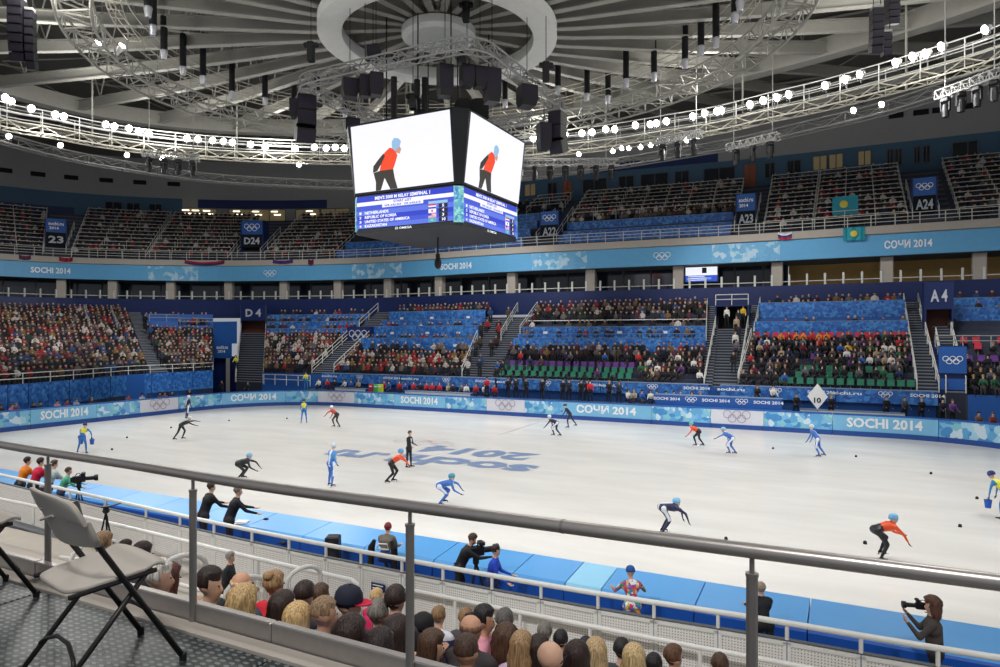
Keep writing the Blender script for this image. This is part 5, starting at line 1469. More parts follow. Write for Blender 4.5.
# wall mounted screen under the balcony
s0, s1 = F_at(685, 1.6), F_at(718, 1.6); A, B = FC.pt(s0, 1.6), FC.pt(s1, 1.6); c = ((A[0]+B[0])/2, (A[1]+B[1])/2); ux = Vector((B[0]-A[0], B[1]-A[1], 0)); W = ux.length; ux.normalize()
n_ = Vector((ux.y, -ux.x, 0)); fn = face_fn((c[0], c[1], 12.2), ux, (0, 0, 1), 0)
t = thing('video_screen', 'bright blue and white video screen hanging under the balcony', 'screen', (c[0], c[1], 11.5))
mb = MB(); mb.box((c[0]-n_.x*.1, c[1]-n_.y*.1, 12.2), (W+.1, .14, 1.5), m_black, rz=math.atan2(ux.y, ux.x)); mb.build('casing', t)
def scr(nm, x0, x1, z0, z1, m, off=.01):
    mb = MB(); mb.quad([fn(x0*W, z0)+n_*off, fn(x1*W, z0)+n_*off, fn(x1*W, z1)+n_*off, fn(x0*W, z1)+n_*off], m); mb.build(nm, t)
e_white = mat('screen_white', (236, 238, 248), emit=.95); e_blue = mat('screen_blue', (44, 84, 206), emit=.8); e_lb = mat('screen_light_blue', (110, 150, 236), emit=.8); e_dk = mat('screen_dark', (34, 36, 44), emit=.35)
scr('picture', -.48, .48, -.1, .68, e_white); scr('person_shape', .02, .16, .1, .62, e_dk, .02); scr('score_panel', -.48, .48, -.68, -.1, e_blue); scr('score_rows', -.44, .3, -.5, -.3, e_lb, .02)
for i, zz in enumerate((-.2, -.36, -.54)):
    mb = MB(); mb.add([fn(-.4*W, zz-.03)+n_*.03, fn(.1*W, zz-.03)+n_*.03, fn(.1*W, zz+.03)+n_*.03, fn(-.4*W, zz+.03)+n_*.03], [(0, 1, 2, 3)], e_white); mb.build('score_line', t)
# ================================================================= scoreboard
m_frame = mat('scoreboard_black', (22, 23, 28), .5)
e_w = mat('led_white', (238, 238, 250), emit=.98); e_b1 = mat('led_blue', (40, 62, 200), emit=.85); e_b2 = mat('led_blue_light', (92, 118, 226), emit=.85); e_b3 = mat('led_blue_mid', (62, 84, 212), emit=.85)
e_or = mat('led_orange', (238, 74, 40), emit=.95); e_sk = mat('led_dark_suit', (62, 56, 50), emit=.8); e_hm = mat('led_helmet', (150, 190, 226), emit=.9); e_fc = mat('led_skin', (216, 160, 140), emit=.8); e_bk = mat('led_black', (14, 14, 30), emit=.4)
e_red = mat('led_red', (214, 40, 60), emit=.85); e_teal = mat('led_turquoise', (90, 180, 200), emit=.8); e_grid = ramp_mat('corner_led', [(90, 150, 180), (130, 190, 190), (60, 120, 170), (110, 176, 160), (74, 140, 190)], 9, emit=.5)
e_ltx = mat('led_text', (245, 246, 255), emit=1.0)
sbd = thing('scoreboard', 'large four-sided hanging scoreboard showing a skater and the semifinal list', 'scoreboard', (CX, CY, 11.6))
HS = 3.30      # half side
ch = .30
ZL0, ZL1, ZU0, ZU1 = 11.75, 13.55, 13.65, 17.05
def sq(h, c): return [(h-c, -h), (h, -h+c), (h, h-c), (h-c, h), (-h+c, h), (-h, h-c), (-h, -h+c), (-h+c, -h)]
mb = MB()
def loft(levels, m):
    vs = []
    for h, c, z in levels: vs += [(CX+x, CY+y, z) for x, y in sq(h, c)]
    n = len(levels); fs = [(i*8+a, i*8+(a+1) % 8, (i+1)*8+(a+1) % 8, (i+1)*8+a) for i in range(n-1) for a in range(8)]
    fs += [tuple(range(8))[::-1], tuple((n-1)*8+a for a in range(8))]; mb.add(vs, fs, m)
loft([(HS-.05, ch, 11.62), (HS-.05, ch, 13.6), (HS+.02, ch, 13.6), (HS+.42, .55, 17.15), (HS-.4, .5, 17.2)], m_frame); mb.build('housing', sbd)
def face_map(side, h0, z0, h1, z1, lift=.03):
    """side 0 faces -Y, 1 faces +X, 2 faces +Y, 3 faces -X; u runs left to right as read"""
    def f(u, v):     # u in metres from the centre, v in 0..1
        h = h0+(h1-h0)*v+lift; z = z0+(z1-z0)*v
        x, y = u, -h
        a = side*PI/2; return Vector((CX+x*math.cos(a)-y*math.sin(a), CY+x*math.sin(a)+y*math.cos(a), z))
    return f
def poly(parent, name, f, pts, m):
    mb = MB(); mb.add([f(x, y) for x, y in pts], [tuple(range(len(pts)))], m); return mb.build(name, parent)
def rect(x0, x1, y0, y1): return [(x0, y0), (x1, y0), (x1, y1), (x0, y1)]
for side in range(4):
    W = HS-.32
    fu = lambda l: face_map(side, HS+.02, 13.6, HS+.40, 17.1, l)
    pic = poly(sbd, 'video_picture', fu(.03), rect(-W-.0, W+.0, .03, .985), e_w)
    # the skater in the picture (hands behind, bending)
    g = fu(.05); s = lambda P_, ox=-.45: [(ox+x*1.4, .03+y*.76) for x, y in P_]
    poly(pic, 'skater_legs', g, s([(-.85, 0), (-.62, 0), (-.42, .22), (-.2, 0), (.12, 0), (.02, .2), (-.02, .36), (-.6, .36), (-.9, .34), (-.82, .16)]), e_sk)
    poly(pic, 'skater_torso', g, s([(-.62, .36), (-.02, .36), (.12, .5), (.2, .6), (.1, .72), (-.12, .76), (-.36, .68), (-.5, .55)]), e_or)
    poly(pic, 'skater_arm', fu(.06), s([(-.92, .34), (-.72, .36), (-.5, .5), (-.34, .62), (-.4, .67), (-.62, .58), (-.88, .46)]), e_sk)
    poly(pic, 'skater_face', g, s([(.12, .66), (.3, .62), (.38, .7), (.3, .78), (.1, .74)]), e_fc)
    poly(pic, 'skater_helmet', fu(.07), s([(.0, .74), (.12, .68), (.34, .76), (.4, .84), (.3, .9), (.12, .92), (.0, .86)]), e_hm)
    W = HS-.34
    fl = lambda l: face_map(side, HS-.05, 11.85, HS-.05, 13.5, l)
    brd = poly(sbd, 'score_panel', fl(.03), rect(-W, W, 0, 1), e_b1)
    for j, (y0, y1, m) in enumerate(((.70, .82, e_w), (.40, .55, e_b2), (.13, .26, e_b3), (.0, .13, e_b2), (.55, .70, e_b3))): poly(brd, 'score_row', fl(.04), rect(-W, W, y0, y1), m)
    poly(brd, 'title_box', fl(.05), rect(-1.3, 1.2, .60, .70), e_w)
    def tx(s, x0, x1, yc, h, m, l=.06):
        g = fl(l); fn = lambda a, b: g(a, yc+b/1.65)
        mb = MB(); write(mb, s, fn, x1-x0, h, m, ((x0+x1)/2, 0), bold=.03); mb.build('lettering', brd)
    tx("MEN'S 5000 M RELAY SEMIFINAL 1", -1.75, 1.6, .91, .18, e_ltx); tx('START LIST', -.6, .5, .76, .13, e_b1); tx('WR 6:42.223   OR 6:43.610', -1.15, 1.05, .65, .11, e_b1, .07)
    for j, (n_, c_, w_) in enumerate((('NETHERLANDS', 5, 1.5), ('REPUBLIC OF KOREA', 4, 2.0), ('UNITED STATES OF AMERICA', 3, 2.8), ('KAZAKHSTAN', 10, 1.4))):
        y = .475-.135*j; tx(str(j+1), -2.75, -2.62, y, .13, e_ltx); tx(n_, -2.4, -2.4+w_, y, .15, e_ltx)
        poly(brd, 'number_box', fl(.05), rect(2.1, 2.6, y-.06, y+.06), e_bk); tx(str(c_), 2.3, 2.42 if c_ < 10 else 2.5, y, .14, e_ltx, .07)
        x0, x1 = 1.5, 1.95
        fg = poly(brd, 'flag_field', fl(.05), rect(x0, x1, y-.06, y+.06), e_w if j < 3 else e_teal)
        g = fl(.065)
        if j == 0: poly(brd, 'stripe', g, rect(x0, x1, y+.02, y+.06), e_red); poly(brd, 'stripe', g, rect(x0, x1, y-.06, y-.02), e_b1)
        if j == 1: poly(brd, 'disc', g, [(x0+.225+.06*math.cos(t*PI/6), y+.036*math.sin(t*PI/6)) for t in range(12)], e_red)
        if j == 2:
            for q in range(3): poly(brd, 'stripe', g, rect(x0, x1, y-.05+q*.04, y-.03+q*.04), e_red)
            poly(brd, 'canton', fl(.075), rect(x0, x0+.2, y, y+.06), e_b1)
        if j == 3: poly(brd, 'disc', g, [(x0+.225+.05*math.cos(t*PI/6), y+.03*math.sin(t*PI/6)) for t in range(12)], mat('led_yellow', (230, 210, 80), emit=.8))
    poly(brd, 'column_head', fl(.05), rect(1.5, 2.6, .55, .63), e_hm)
    mb = MB(); g = face_map(side, HS-.05, 11.62, HS-.05, 11.85, .03); fn = lambda a, b: g(a, .5+b/.23); write(mb, 'Ω OMEGA', fn, 1.0, .12, e_ltx, bold=.02); mb.build('maker_lettering', sbd)
    g = fu(.05)
for c in range(4):       # corner LED strips on the lower part
    a = c*PI/2-PI/4; x, y = CX+(HS-.2)*math.sqrt(2)*math.cos(a), CY+(HS-.2)*math.sqrt(2)*math.sin(a)
    mb = MB(); mb.box((x, y, 12.65), (.10, .50, 1.75), e_grid, rz=a); mb.build('corner_screen', sbd)
mb = MB(); mb.lathe([(0, 10.3), (.12, 10.35), (.12, 10.7), (.04, 10.75), (.04, 11.6)], (CX+.2, CY-.4, 0), m_black, 10); mb.sphere((CX+.2, CY-.4, 10.2), (.2, .2, .3), m_black, 10, 7); mb.build('camera_pod', sbd)
for sx, sy in ((-2, -2), (2, -2), (2, 2), (-2, 2), (0, -2), (0, 2)):
    mb = MB(); mb.tube([(CX+sx, CY+sy, 17.2), (CX+sx, CY+sy, 30)], .035, m_black, 5); mb.build('hanging_cable', sbd)

# ================================================================= trusses
def truss(name, path, label, w=.6, h=.6, r=.05, rb=.028, step=None, closed=False, m=None, cat='truss', chords=4, seg=1, z_up=None):
    m = m or m_steel; path = [Vector(p) for p in path]; N = len(path); t = thing(name, label, cat, tuple(path[0]))
    L = []; 
    for i, p in enumerate(path):
        d = (path[(i+1) % N]-path[i-1]) if closed else (path[min(i+1, N-1)]-path[max(i-1, 0)])
        d.normalize(); s = Vector((-d.y, d.x, 0)).normalized(); u = Vector((0, 0, 1))
        if chords == 4: L.append([p+s*w/2+u*h/2, p-s*w/2+u*h/2, p-s*w/2-u*h/2, p+s*w/2-u*h/2])
        else: L.append([p+s*w/2+u*h/2, p-s*w/2+u*h/2, p-u*h/2])
    k = len(L[0])
    mb = MB()
    for c in range(k): mb.tube([q[c] for q in L], r, m, 5, closed=closed)
    mb.build('chord', t)
    mb = MB()
    for i in range(N if closed else N-1):
        j = (i+1) % N
        for c in range(k):
            e = (c+1) % k
            a, b = (L[i][c], L[j][e]) if i % 2 == 0 else (L[i][e], L[j][c])
            mb.tube([a, b], rb, m, 4, cap=False)
            if i % 2 == 0: mb.tube([L[i][c], L[i][e]], rb, m, 4, cap=False)
    mb.build('lacing', t); return t
# big oval truss
pp = [(*ell(2*PI*i/110, 19.0, 15.5, -.8), 22.2) for i in range(110)]
truss('oval_truss', pp, 'large pale oval lattice truss hanging round the middle of the roof', 1.5, .95, .075, .04, closed=True, m=m_beam)
t = thing('ring_catwalk', 'narrow dark catwalk with rails just inside the large oval truss', 'catwalk', (*ell(0, 17.5, 14.0, -.8), 22.9))
ps, ns = ering(17.3, 13.9, 100, -.8); mb = MB(); [mb.tube([(x-a*.35, y-b*.35, 22.92), (x+a*.35, y+b*.35, 22.92)], .03, m_steel, 4) for (x, y), (a, b) in zip(ps, ns)]; mb.build('deck_rungs', t)['kind'] = 'stuff'
for o, z in ((-.35, 22.95), (.35, 22.95), (-.35, 23.9), (.35, 23.9), (.35, 23.45)): mb = MB(); mb.tube([(x+a*o, y+b*o, z) for (x, y), (a, b) in zip(ps, ns)], .035, m_steel, 4, closed=True); mb.build('rail', t)
mb = MB()
for (x, y), (a, b) in list(zip(ps, ns))[::2]: mb.tube([(x+a*.35, y+b*.35, 22.95), (x+a*.35, y+b*.35, 23.9)], .03, m_steel, 4)
mb.build('rail_posts', t)['kind'] = 'stuff'
# truss round the speakers above the scoreboard
H_, Rr = 5.3, 1.2; pp = []
for cx_, cy_, a0 in ((1, 1, 0), (-1, 1, 90), (-1, -1, 180), (1, -1, 270)):
    for i in range(5): a = math.radians(a0+90*i/4); pp.append((CX+cx_*(H_-Rr)+Rr*math.cos(a), CY+cy_*(H_-Rr)+Rr*math.sin(a), 19.2))
    nx = {(1, 1): (-1, 1), (-1, 1): (-1, -1), (-1, -1): (1, -1), (1, -1): (1, 1)}[(cx_, cy_)]
    p, q = Vector(pp[-1]), Vector((CX+nx[0]*(H_-Rr)+Rr*math.cos(a), CY+nx[1]*(H_-Rr)+Rr*math.sin(a), 19.2))
    for i in range(1, 12): pp.append(tuple(p.lerp(q, i/12)))
truss('square_truss', pp, 'grey square lattice truss with rounded corners above the scoreboard', .55, .55, .045, .028, closed=True, m=m_grey)
mb = MB()
for sx in (-1, 1):
    for sy in (-1, 1): mb.tube([(CX+sx*4.4, CY+sy*4.4, 19.4), (CX+sx*4.4, CY+sy*4.4, 23.2)], .03, m_grey, 4)
# perimeter lighting catwalk: follows the lamps
cpx = [(-160, 62), (-80, 92), (0, 118), (50, 127), (100, 137), (150, 144), (200, 149), (250, 152), (300, 154), (345, 155), (430, 155), (520, 149), (570, 144), (620, 138), (670, 130), (720, 122), (770, 110), (820, 99), (870, 86), (935, 68), (1000, 48), (1060, 24)]
CW = Curve(catmull([tuple(P(x, y, 21.6))[:2] for x, y in cpx], 5))
q, nn, ts = CW.seg(1, CW.L-1, 1.15)
t = truss('lighting_truss', [(x, y, 21.2) for x, y in q], 'long white curved lighting truss carrying the floodlights round the hall', 1.0, .55, .05, .035)
t2 = thing('lighting_catwalk', 'white railed walkway on top of the floodlight truss', 'catwalk', (*q[0], 21.5))
for z, o in ((21.95, .5), (22.3, .5), (22.6, .5), (22.6, -.5), (22.1, -.5)):
    mb = MB(); mb.tube([(x+a*o, y+b*o, z) for (x, y), (a, b) in zip(q, nn)], .04, m_white, 4); mb.build('rail', t2)
for i in range(0, len(q), 2):
    if not -30 < proj((*q[i], 22))[0] < 1030: continue
    for o in (.5, -.5):
        mb = MB(); a = (q[i][0]+nn[i][0]*o, q[i][1]+nn[i][1]*o); mb.tube([(*a, 21.4), (*a, 22.6)], .035, m_white, 4); mb.build('post', t2)
mb = MB(); mb.sweep(q, nn, [(-.5, 21.47), (-.5, 21.5), (.5, 21.5), (.5, 21.47)], m_grey); mb.build('walkway_grating', t2)
for i in range(4, len(q), 9):
    if not -60 < proj((*q[i], 22))[0] < 1060: continue
    mb = MB(); a = (q[i][0]+nn[i][0]*.5, q[i][1]+nn[i][1]*.5); mb.tube([(*a, 20.9), (*a, 30.3)], .07, m_beam, 6)
    tag(mb.build('hanger_pipe'), 'pale vertical pipe holding the floodlight truss from the roof', 'pipe', 'hanger pipes of the floodlight truss')
# second, darker pipe ring nearer the wall
ppx = [(-80, 116), (0, 139), (60, 155), (130, 168), (190, 177), (250, 182), (345, 186), (430, 185), (515, 178), (570, 171), (627, 163), (700, 151), (750, 142), (800, 130), (877, 112), (936, 94), (1000, 74), (1060, 52)]
CP = Curve(catmull([tuple(P(x, y, 21.8))[:2] for x, y in ppx], 5)); q2, n2, _ = CP.seg(1, CP.L-1, 1.5)
truss('service_truss', [(x, y, 21.9) for x, y in q2], 'grey curved pipe truss running along behind the floodlight truss', .8, .7, .07, .035, m=m_grey)
# ---- floodlights ----------------------------------------------------------
def flood_proto():
    t = thing('floodlight', 'floodlight', 'floodlight')
    R = Matrix.Rotation(R_(58), 3, 'Y'); mb = MB()      # aims along +X and down
    mb.lathe([(.10, -.26), (.15, -.24), (.18, -.08), (.26, .04), (.27, .10), (.25, .10)], (0, 0, .45), m_white, 16, M=Matrix.Rotation(R_(115), 3, 'Y')); mb.build('housing', t, local=True)
    mb = MB(); mb.lathe([(0, .105), (.12, .115), (.245, .10), (.2, .09), (0, .09)][:3], (0, 0, .45), m_lamp, 16, M=Matrix.Rotation(R_(115), 3, 'Y')); mb.build('lens', t, local=True)
    mb = MB(); mb.tube([(0, .30, .45), (0, .30, .1), (0, -.30, .1), (0, -.30, .45)], .02, m_grey, 5); mb.tube([(0, 0, .1), (0, 0, -.1)], .03, m_grey, 5); mb.build('yoke', t, local=True)
    return Proto(t)
FL = flood_proto()
hi = [(1, 97), (8, 101), (30, 108), (53, 114), (61, 116), (104, 124), (113, 126), (128, 128), (138, 131), (148, 133), (187, 138), (198, 139), (213, 140), (224, 141), (233, 142), (251, 144), (266, 146), (296, 148), (315, 147), (327, 148), (336, 147), (345, 148),
      (535, 138), (567, 134), (584, 133), (594, 132), (608, 129), (617, 129), (638, 125), (653, 124), (659, 123), (669, 121), (695, 116), (707, 113), (720, 111), (725, 110), (754, 104), (767, 100), (780, 97), (792, 94), (829, 85), (849, 79), (864, 74), (900, 62), (917, 56), (930, 53), (946, 46), (991, 29)]
lo = [(4, 135), (57, 144), (125, 154), (160, 157), (299, 164), (581, 153), (615, 150), (624, 147), (631, 147), (643, 146), (653, 144), (664, 144), (689, 139), (857, 109), (886, 103)]
def side_of(px): return 'left of the scoreboard' if px < 350 else 'right of the scoreboard' if px < 700 else 'at the upper right'
for px, py in hi:
    s = CW.at_px(px); x, y = CW.pt(s, -.45); fz = 22.62
    d = math.hypot(x, y); X, Y_, D = proj((x, y, 22)); z = EYE+(HZ-py)*D/F-.45
    FL.put((x, y, z), math.atan2(CY-y, CX-x), 'round white floodlight shining from the upper rail of the truss '+side_of(px), 'upper floodlights '+side_of(px))
    if z > 22.75:
        mb = MB(); mb.tube([(x, y, 22.55), (x, y, z-.08)], .035, m_grey, 5); tag(mb.build('lamp_stem'), 'short grey stem under a floodlight '+side_of(px), 'stem', 'floodlight stems '+side_of(px))
for px, py in lo:
    s = CP.at_px(px); x, y = CP.pt(s, -.45); X, Y_, D = proj((x, y, 22)); z = EYE+(HZ-py)*D/F-.45
    FL.put((x, y, z), math.atan2(CY-y, CX-x), 'lower floodlight shining behind the main truss '+side_of(px), 'lower floodlights '+side_of(px), scale=.85)
# ---- hanging loudspeakers --------------------------------------------------
m_spk = mat('speaker_black', (26, 26, 30), .55); m_spg = mat('speaker_grille', (44, 40, 52), .8)
def line_array(px, pyt, pyb, z0, w_px, label, n=5, curve=14, face_=None, top=None):
    """column of stacked cabinets that curls under at its foot"""
    D = F*(z0-EYE)/(HZ-pyt); W = w_px/F*D; H = (pyb-pyt)/F*D; c = at(px, D, z0)
    t = thing('line_array', label, 'loudspeaker', tuple(c)); h = H/n; x, y, z = c; a0 = YAW+PI/2+(face_ or 0)
    pos = Vector((0, 0, 0)); tilt = 0
    for i in range(n):
        M = Matrix.Rotation(a0+PI, 3, 'Z')@Matrix.Rotation(tilt, 3, 'Y'); mb = MB()
        k = W*.42
        out = [(-k, -W/2), (k, -W/2*.86), (k, W/2*.86), (-k, W/2)]
        mb.prism([(a, b) for a, b in out], -h*.98, -.02, m_spk, M=M, c=c+pos); o = mb.build('cabinet', t)
        g = MB(); g.prism([(k, -W/2*.78), (k+.02, -W/2*.78), (k+.02, W/2*.78), (k, W/2*.78)], -h*.9, -.08, m_spg, M=M, c=c+pos); g.build('grille', o) if False else g.build('grille', t)
        pos = pos+M@Vector((0, 0, -h)); tilt += math.radians(curve)*(i/n)
    mb = MB(); mb.box(c+Vector((0, 0, .1)), (W*.8, W*.8, .12), m_grey, rz=a0); mb.build('bumper_frame', t)
    for s in (-1, 1): mb = MB(); q = c+Vector((RT[0]*W*.3*s, RT[1]*W*.3*s, 0)); mb.tube([q, (q.x, q.y, top or z0+4)], .02, m_black, 4); mb.build('chain', t)
    return t
def cabinet(px, pyt, pyb, z0, w_px, label, rz=.3, m=None, flare=.8, top=23.0):
    D = F*(z0-EYE)/(HZ-pyt); W = w_px/F*D; H = (pyb-pyt)/F*D; c = at(px, D, z0)
    t = thing('loudspeaker', label, 'loudspeaker', (c.x, c.y, c.z-H)); M = Matrix.Rotation(YAW+rz, 3, 'Z'); k = W/2
    mb = MB(); vs = []
    for s, z in ((1, 0), (1, -H*.75), (flare, -H)):
        for a, b in ((-1, -1), (1, -1), (1, 1), (-1, 1)): vs.append(M@Vector((a*k*s, b*k*(s if b < 0 else 1), z))+c)
    mb.add(vs, [(0, 3, 2, 1)[::-1], (8, 9, 10, 11)[::-1]]+[(i*4+a, i*4+(a+1) % 4, (i+1)*4+(a+1) % 4, (i+1)*4+a) for i in (0, 1) for a in range(4)], m_spk); mb.build('cabinet', t)
    mb = MB(); q = []
    for a, z in ((-1, -.08), (1, -.08), (1, -H*.72), (-1, -H*.72)): q.append(M@Vector((a*k*.86, -k-.012, z))+c)
    mb.quad(q, m_spg); mb.build('grille', t)
    mb = MB(); mb.tube([c, (c.x, c.y, top)], .02, m_black, 4); mb.build('chain', t); return t
line_array(306, 97, 141, 18.9, 21, 'black loudspeaker array hanging at the left corner of the square truss', 3, 75, .4, top=19.2)
cabinet(296, 100, 118, 18.7, 12, 'narrow black speaker beside the array at the left corner of the square truss', .2, top=19.2)
line_array(557, 113, 153, 18.6, 16, 'black loudspeaker array hanging at the right corner of the square truss', 3, 70, -.5, top=19.2)
cabinet(544, 124, 150, 17.9, 12, 'black speaker box beside the array at the right corner of the square truss', .3, top=19.2)
for px, a, b, w, lab in ((350, 80, 98, 15, 'tapered black speaker, leftmost of the three under the front left truss side'), (365, 76, 97, 11, 'middle black speaker of the three under the front left truss side'), (376, 74, 96, 13, 'right black speaker of the three under the front left truss side'),
                         (445, 66, 97, 14, 'tall black speaker left of the pair above the near corner of the scoreboard'), (467, 66, 87, 13, 'black speaker, left one of the middle pair above the scoreboard'), (480, 68, 88, 13, 'black speaker, right one of the middle pair above the scoreboard'),
                         (492, 70, 103, 15, 'tall black speaker right of the middle pair above the scoreboard'), (527, 87, 107, 17, 'black speaker alone under the right side of the square truss'), (373, 48, 60, 14, 'dark box sitting above the front left side of the square truss'), (352, 120, 134, 14, 'small black speaker behind the upper left corner of the scoreboard')):
    cabinet(px, a, b, 18.8 if px != 373 else 20.6, w, lab, .35)
for px, lab in ((464, 'rounded black subwoofer left, right above the scoreboard'), (479, 'rounded black subwoofer right, right above the scoreboard')):
    c = at(px, 36, 17.9+0); mb = MB(); mb.prism([(-.5, -.6), (.5, -.6), (.5, .25), (.38, .5), (.2, .6), (-.2, .6), (-.38, .5), (-.5, .25)], -.3, .3, m_spk, M=Matrix.Rotation(YAW, 3, 'Z')@Matrix.Rotation(PI/2, 3, 'X'), c=c+Vector((0, 0, .3)))
    tag(mb.build('subwoofer'), lab, 'loudspeaker')
line_array(17, 0, 60, 21.5, 15, 'long dark speaker array hanging at the top left corner', 7, 8, .2, top=30); line_array(30, 12, 68, 21.0, 9, 'thin dark speaker array just right of the one at the top left corner', 7, 8, .2, top=30)
line_array(877, 10, 52, 21.5, 12, 'dark speaker array hanging at the upper right, lower one', 6, 10, -.2, top=30); line_array(893, -8, 24, 22.5, 12, 'dark speaker array hanging at the upper right, higher one', 5, 10, -.2, top=30); line_array(887, 34, 56, 20.5, 9, 'small dark speaker array beside the one at the upper right', 3, 10, -.2, top=30)
# ---- black cylinder lamps along the oval -----------------------------------------
m_can = mat('can_black', (22, 22, 26), .5); m_can2 = mat('can_silver', (200, 200, 206), .3, metal=.6)
def can_proto():
    t = thing('cylinder_lamp', 'lamp', 'lamp'); mb = MB(); mb.lathe([(.17, .55), (.19, .6), (.19, 2.5), (.15, 2.55)], (0, 0, 0), m_can, 14); mb.build('sleeve', t, local=True)
    mb = MB(); mb.lathe([(.13, .02), (.15, .08), (.21, .5), (.18, .56)], (0, 0, 0), m_can2, 14); mb.build('reflector', t, local=True)
    mb = MB(); mb.tube([(0, 0, 2.5), (0, 0, 7.5)], .02, m_black, 4); mb.build('cable', t, local=True); return Proto(t)
CAN = can_proto()
for px, py in ((148, 18), (153, 36), (164, 60), (183, 76), (203, 85), (232, 100), (265, 106), (294, 112), (558, 95), (587, 102), (608, 104), (626, 88), (654, 82), (685, 69), (701, 56), (716, 48), (735, 24), (740, 12), (417, 100), (505, 108), (317, 100), (345, 118)):
    p = P(px, py, 22.0); D = proj(p)[2]; k = 1.0
    CAN.put(tuple(p), 0, 'black hanging cylinder lamp with silver mouth inside the oval truss '+('left half' if px < 430 else 'right half'), 'cylinder lamps '+('left half' if px < 430 else 'right half'))
for px, py0, py1, z, lab in ((394, 30, 140, 20, 'long black vertical duct behind the front left truss side'), (425, 78, 130, 20, 'shorter black vertical duct left of the tall speaker'), (417, 80, 122, 20, 'thin black vertical duct beside the shorter one')):
    D = 42; a, b = at(px, D, EYE+(HZ-py0)*D/F), at(px, D, EYE+(HZ-py1)*D/F); mb = MB(); mb.tube([a, b], .2, m_can, 10); tag(mb.build('vertical_duct'), lab, 'duct')
# ---- moving-head lamp bars -------------------------------------------------------
def mh_proto():
    t = thing('stage_lamp', 'stage lamp', 'lamp'); mb = MB(); mb.bbox((0, 0, -.1), (.36, .3, .2), m_can, .03); mb.build('base_box', t, local=True)
    mb = MB()
    for s in (-1, 1): mb.bbox((s*.19, 0, -.4), (.06, .16, .5), m_can, .02)
    mb.tube([(-.19, 0, -.17), (.19, 0, -.17)], .06, m_can, 6); mb.build('yoke', t, local=True)
    mb = MB(); mb.lathe([(.02, -.95), (.15, -.93), (.17, -.6), (.14, -.34), (.06, -.28)], (0, 0, 0), m_can, 14); mb.build('lamp_head', t, local=True)
    return Proto(t)
MH = mh_proto()
def bar(px0, py0, px1, py1, z, n, label, lab2):
    a, b = P(px0, py0, z), P(px1, py1, z); pts = [a.lerp(b, i/14) for i in range(15)]
    truss('lamp_bar', pts, label, .5, .45, .035, .03, m=m_grey)
    for i in range(n):
        p = a.lerp(b, (i+.5)/n)-Vector((0, 0, .25)); MH.put(tuple(p), random.uniform(0, 6), 'dark moving-head lamp hanging '+lab2, 'moving-head lamps '+lab2, scale=1.15)
    for e in (a.lerp(b, .12), a.lerp(b, .88)):
        mb = MB(); mb.tube([e+Vector((0, 0, .2)), (e.x, e.y, 30.2)], .03, m_grey, 4); tag(mb.build('bar_hanger'), 'thin grey hanger rod of the lamp bar '+lab2, 'rod', 'hanger rods of the lamp bar '+lab2)
bar(142, 153, 200, 158, 19.5, 4, 'short white truss bar with stage lamps at the left', 'from the left truss bar')
bar(512, 163, 619, 162, 19.2, 7, 'white truss bar with stage lamps right of the scoreboard', 'from the bar right of the scoreboard')
bar(655, 142, 702, 134, 19.6, 3, 'short white truss bar with stage lamps above the navy wall band', 'above the navy wall band')
bar(728, 148, 779, 136, 19.5, 3, 'white truss bar with stage lamps at the right', 'from the bar above A23')
bar(938, 96, 1003, 72, 19.6, 4, 'white truss bar with stage lamps near the right edge', 'near the right edge')
for px, py in ((544, 176), (556, 178), (568, 176)): pass
for px, py, lab in ((95, 47, 'left'), (119, 50, 'right')):     # spotlights on the oval truss
    p = P(px, py, 22.3); mb = MB(); M = Matrix.Rotation(R_(60), 3, 'Y'); t = thing('follow_spot', 'white follow spot clamped to the left of the oval truss, %s one' % lab, 'spotlight', tuple(p))
    mb.lathe([(.12, -.35), (.16, 0), (.2, .35)], p, m_white, 12, M=M); mb.build('barrel', t); mb = MB(); mb.lathe([(0, .36), (.17, .35)], p, m_lamp, 12, M=M); mb.build('lens', t); mb = MB(); mb.tube([p+Vector((0, .2, 0)), p+Vector((0, .2, -.5)), p+Vector((0, -.2, -.5)), p+Vector((0, -.2, 0))], .02, m_grey, 4); mb.build('yoke', t)
# small projector and hoist boxes near the crown
for px, py0, py1, lab in ((466, 2, 22, 'small dark projector hanging in front of the crown ring'), (311, 42, 62, 'small dark hoist box left of the crown ring'), (546, 62, 82, 'small dark hoist box right of the crown ring'), (413, 94, 110, 'small dark fitting hanging left of the tall speaker')):
    D = 34; c = at(px, D, EYE+(HZ-(py0+py1)/2)*D/F); t = thing('rigging_box', lab, 'fitting', tuple(c)); h = (py1-py0)/F*D
    mb = MB(); mb.bbox(c, (.35, .35, h), m_can, .04, rz=.4); mb.build('body', t); mb = MB(); mb.bbox(c+Vector((0, 0, h*.35)), (.7, .25, .2), m_can, .03, rz=YAW); mb.build('bracket', t); mb = MB(); mb.tube([c, (c.x, c.y, 29)], .02, m_black, 4); mb.build('cable', t)
# thin suspension rods from the roof to the oval truss
for i in range(0, 36):
    a = 2*PI*i/36; x, y = ell(a, 19.0, 15.5, -.8); X, Y_, D = proj((x, y, 23)) if x*FW[0]+y*FW[1] > 2 else (9e9, 0, 0)
    if not -30 < X < 1030: continue
    mb = MB(); mb.tube([(x, y, 22.6), (x, y, 31)], .03, m_grey, 4); tag(mb.build('suspension_rod'), 'thin grey suspension rod holding the oval truss', 'rod', 'suspension rods of the oval truss')
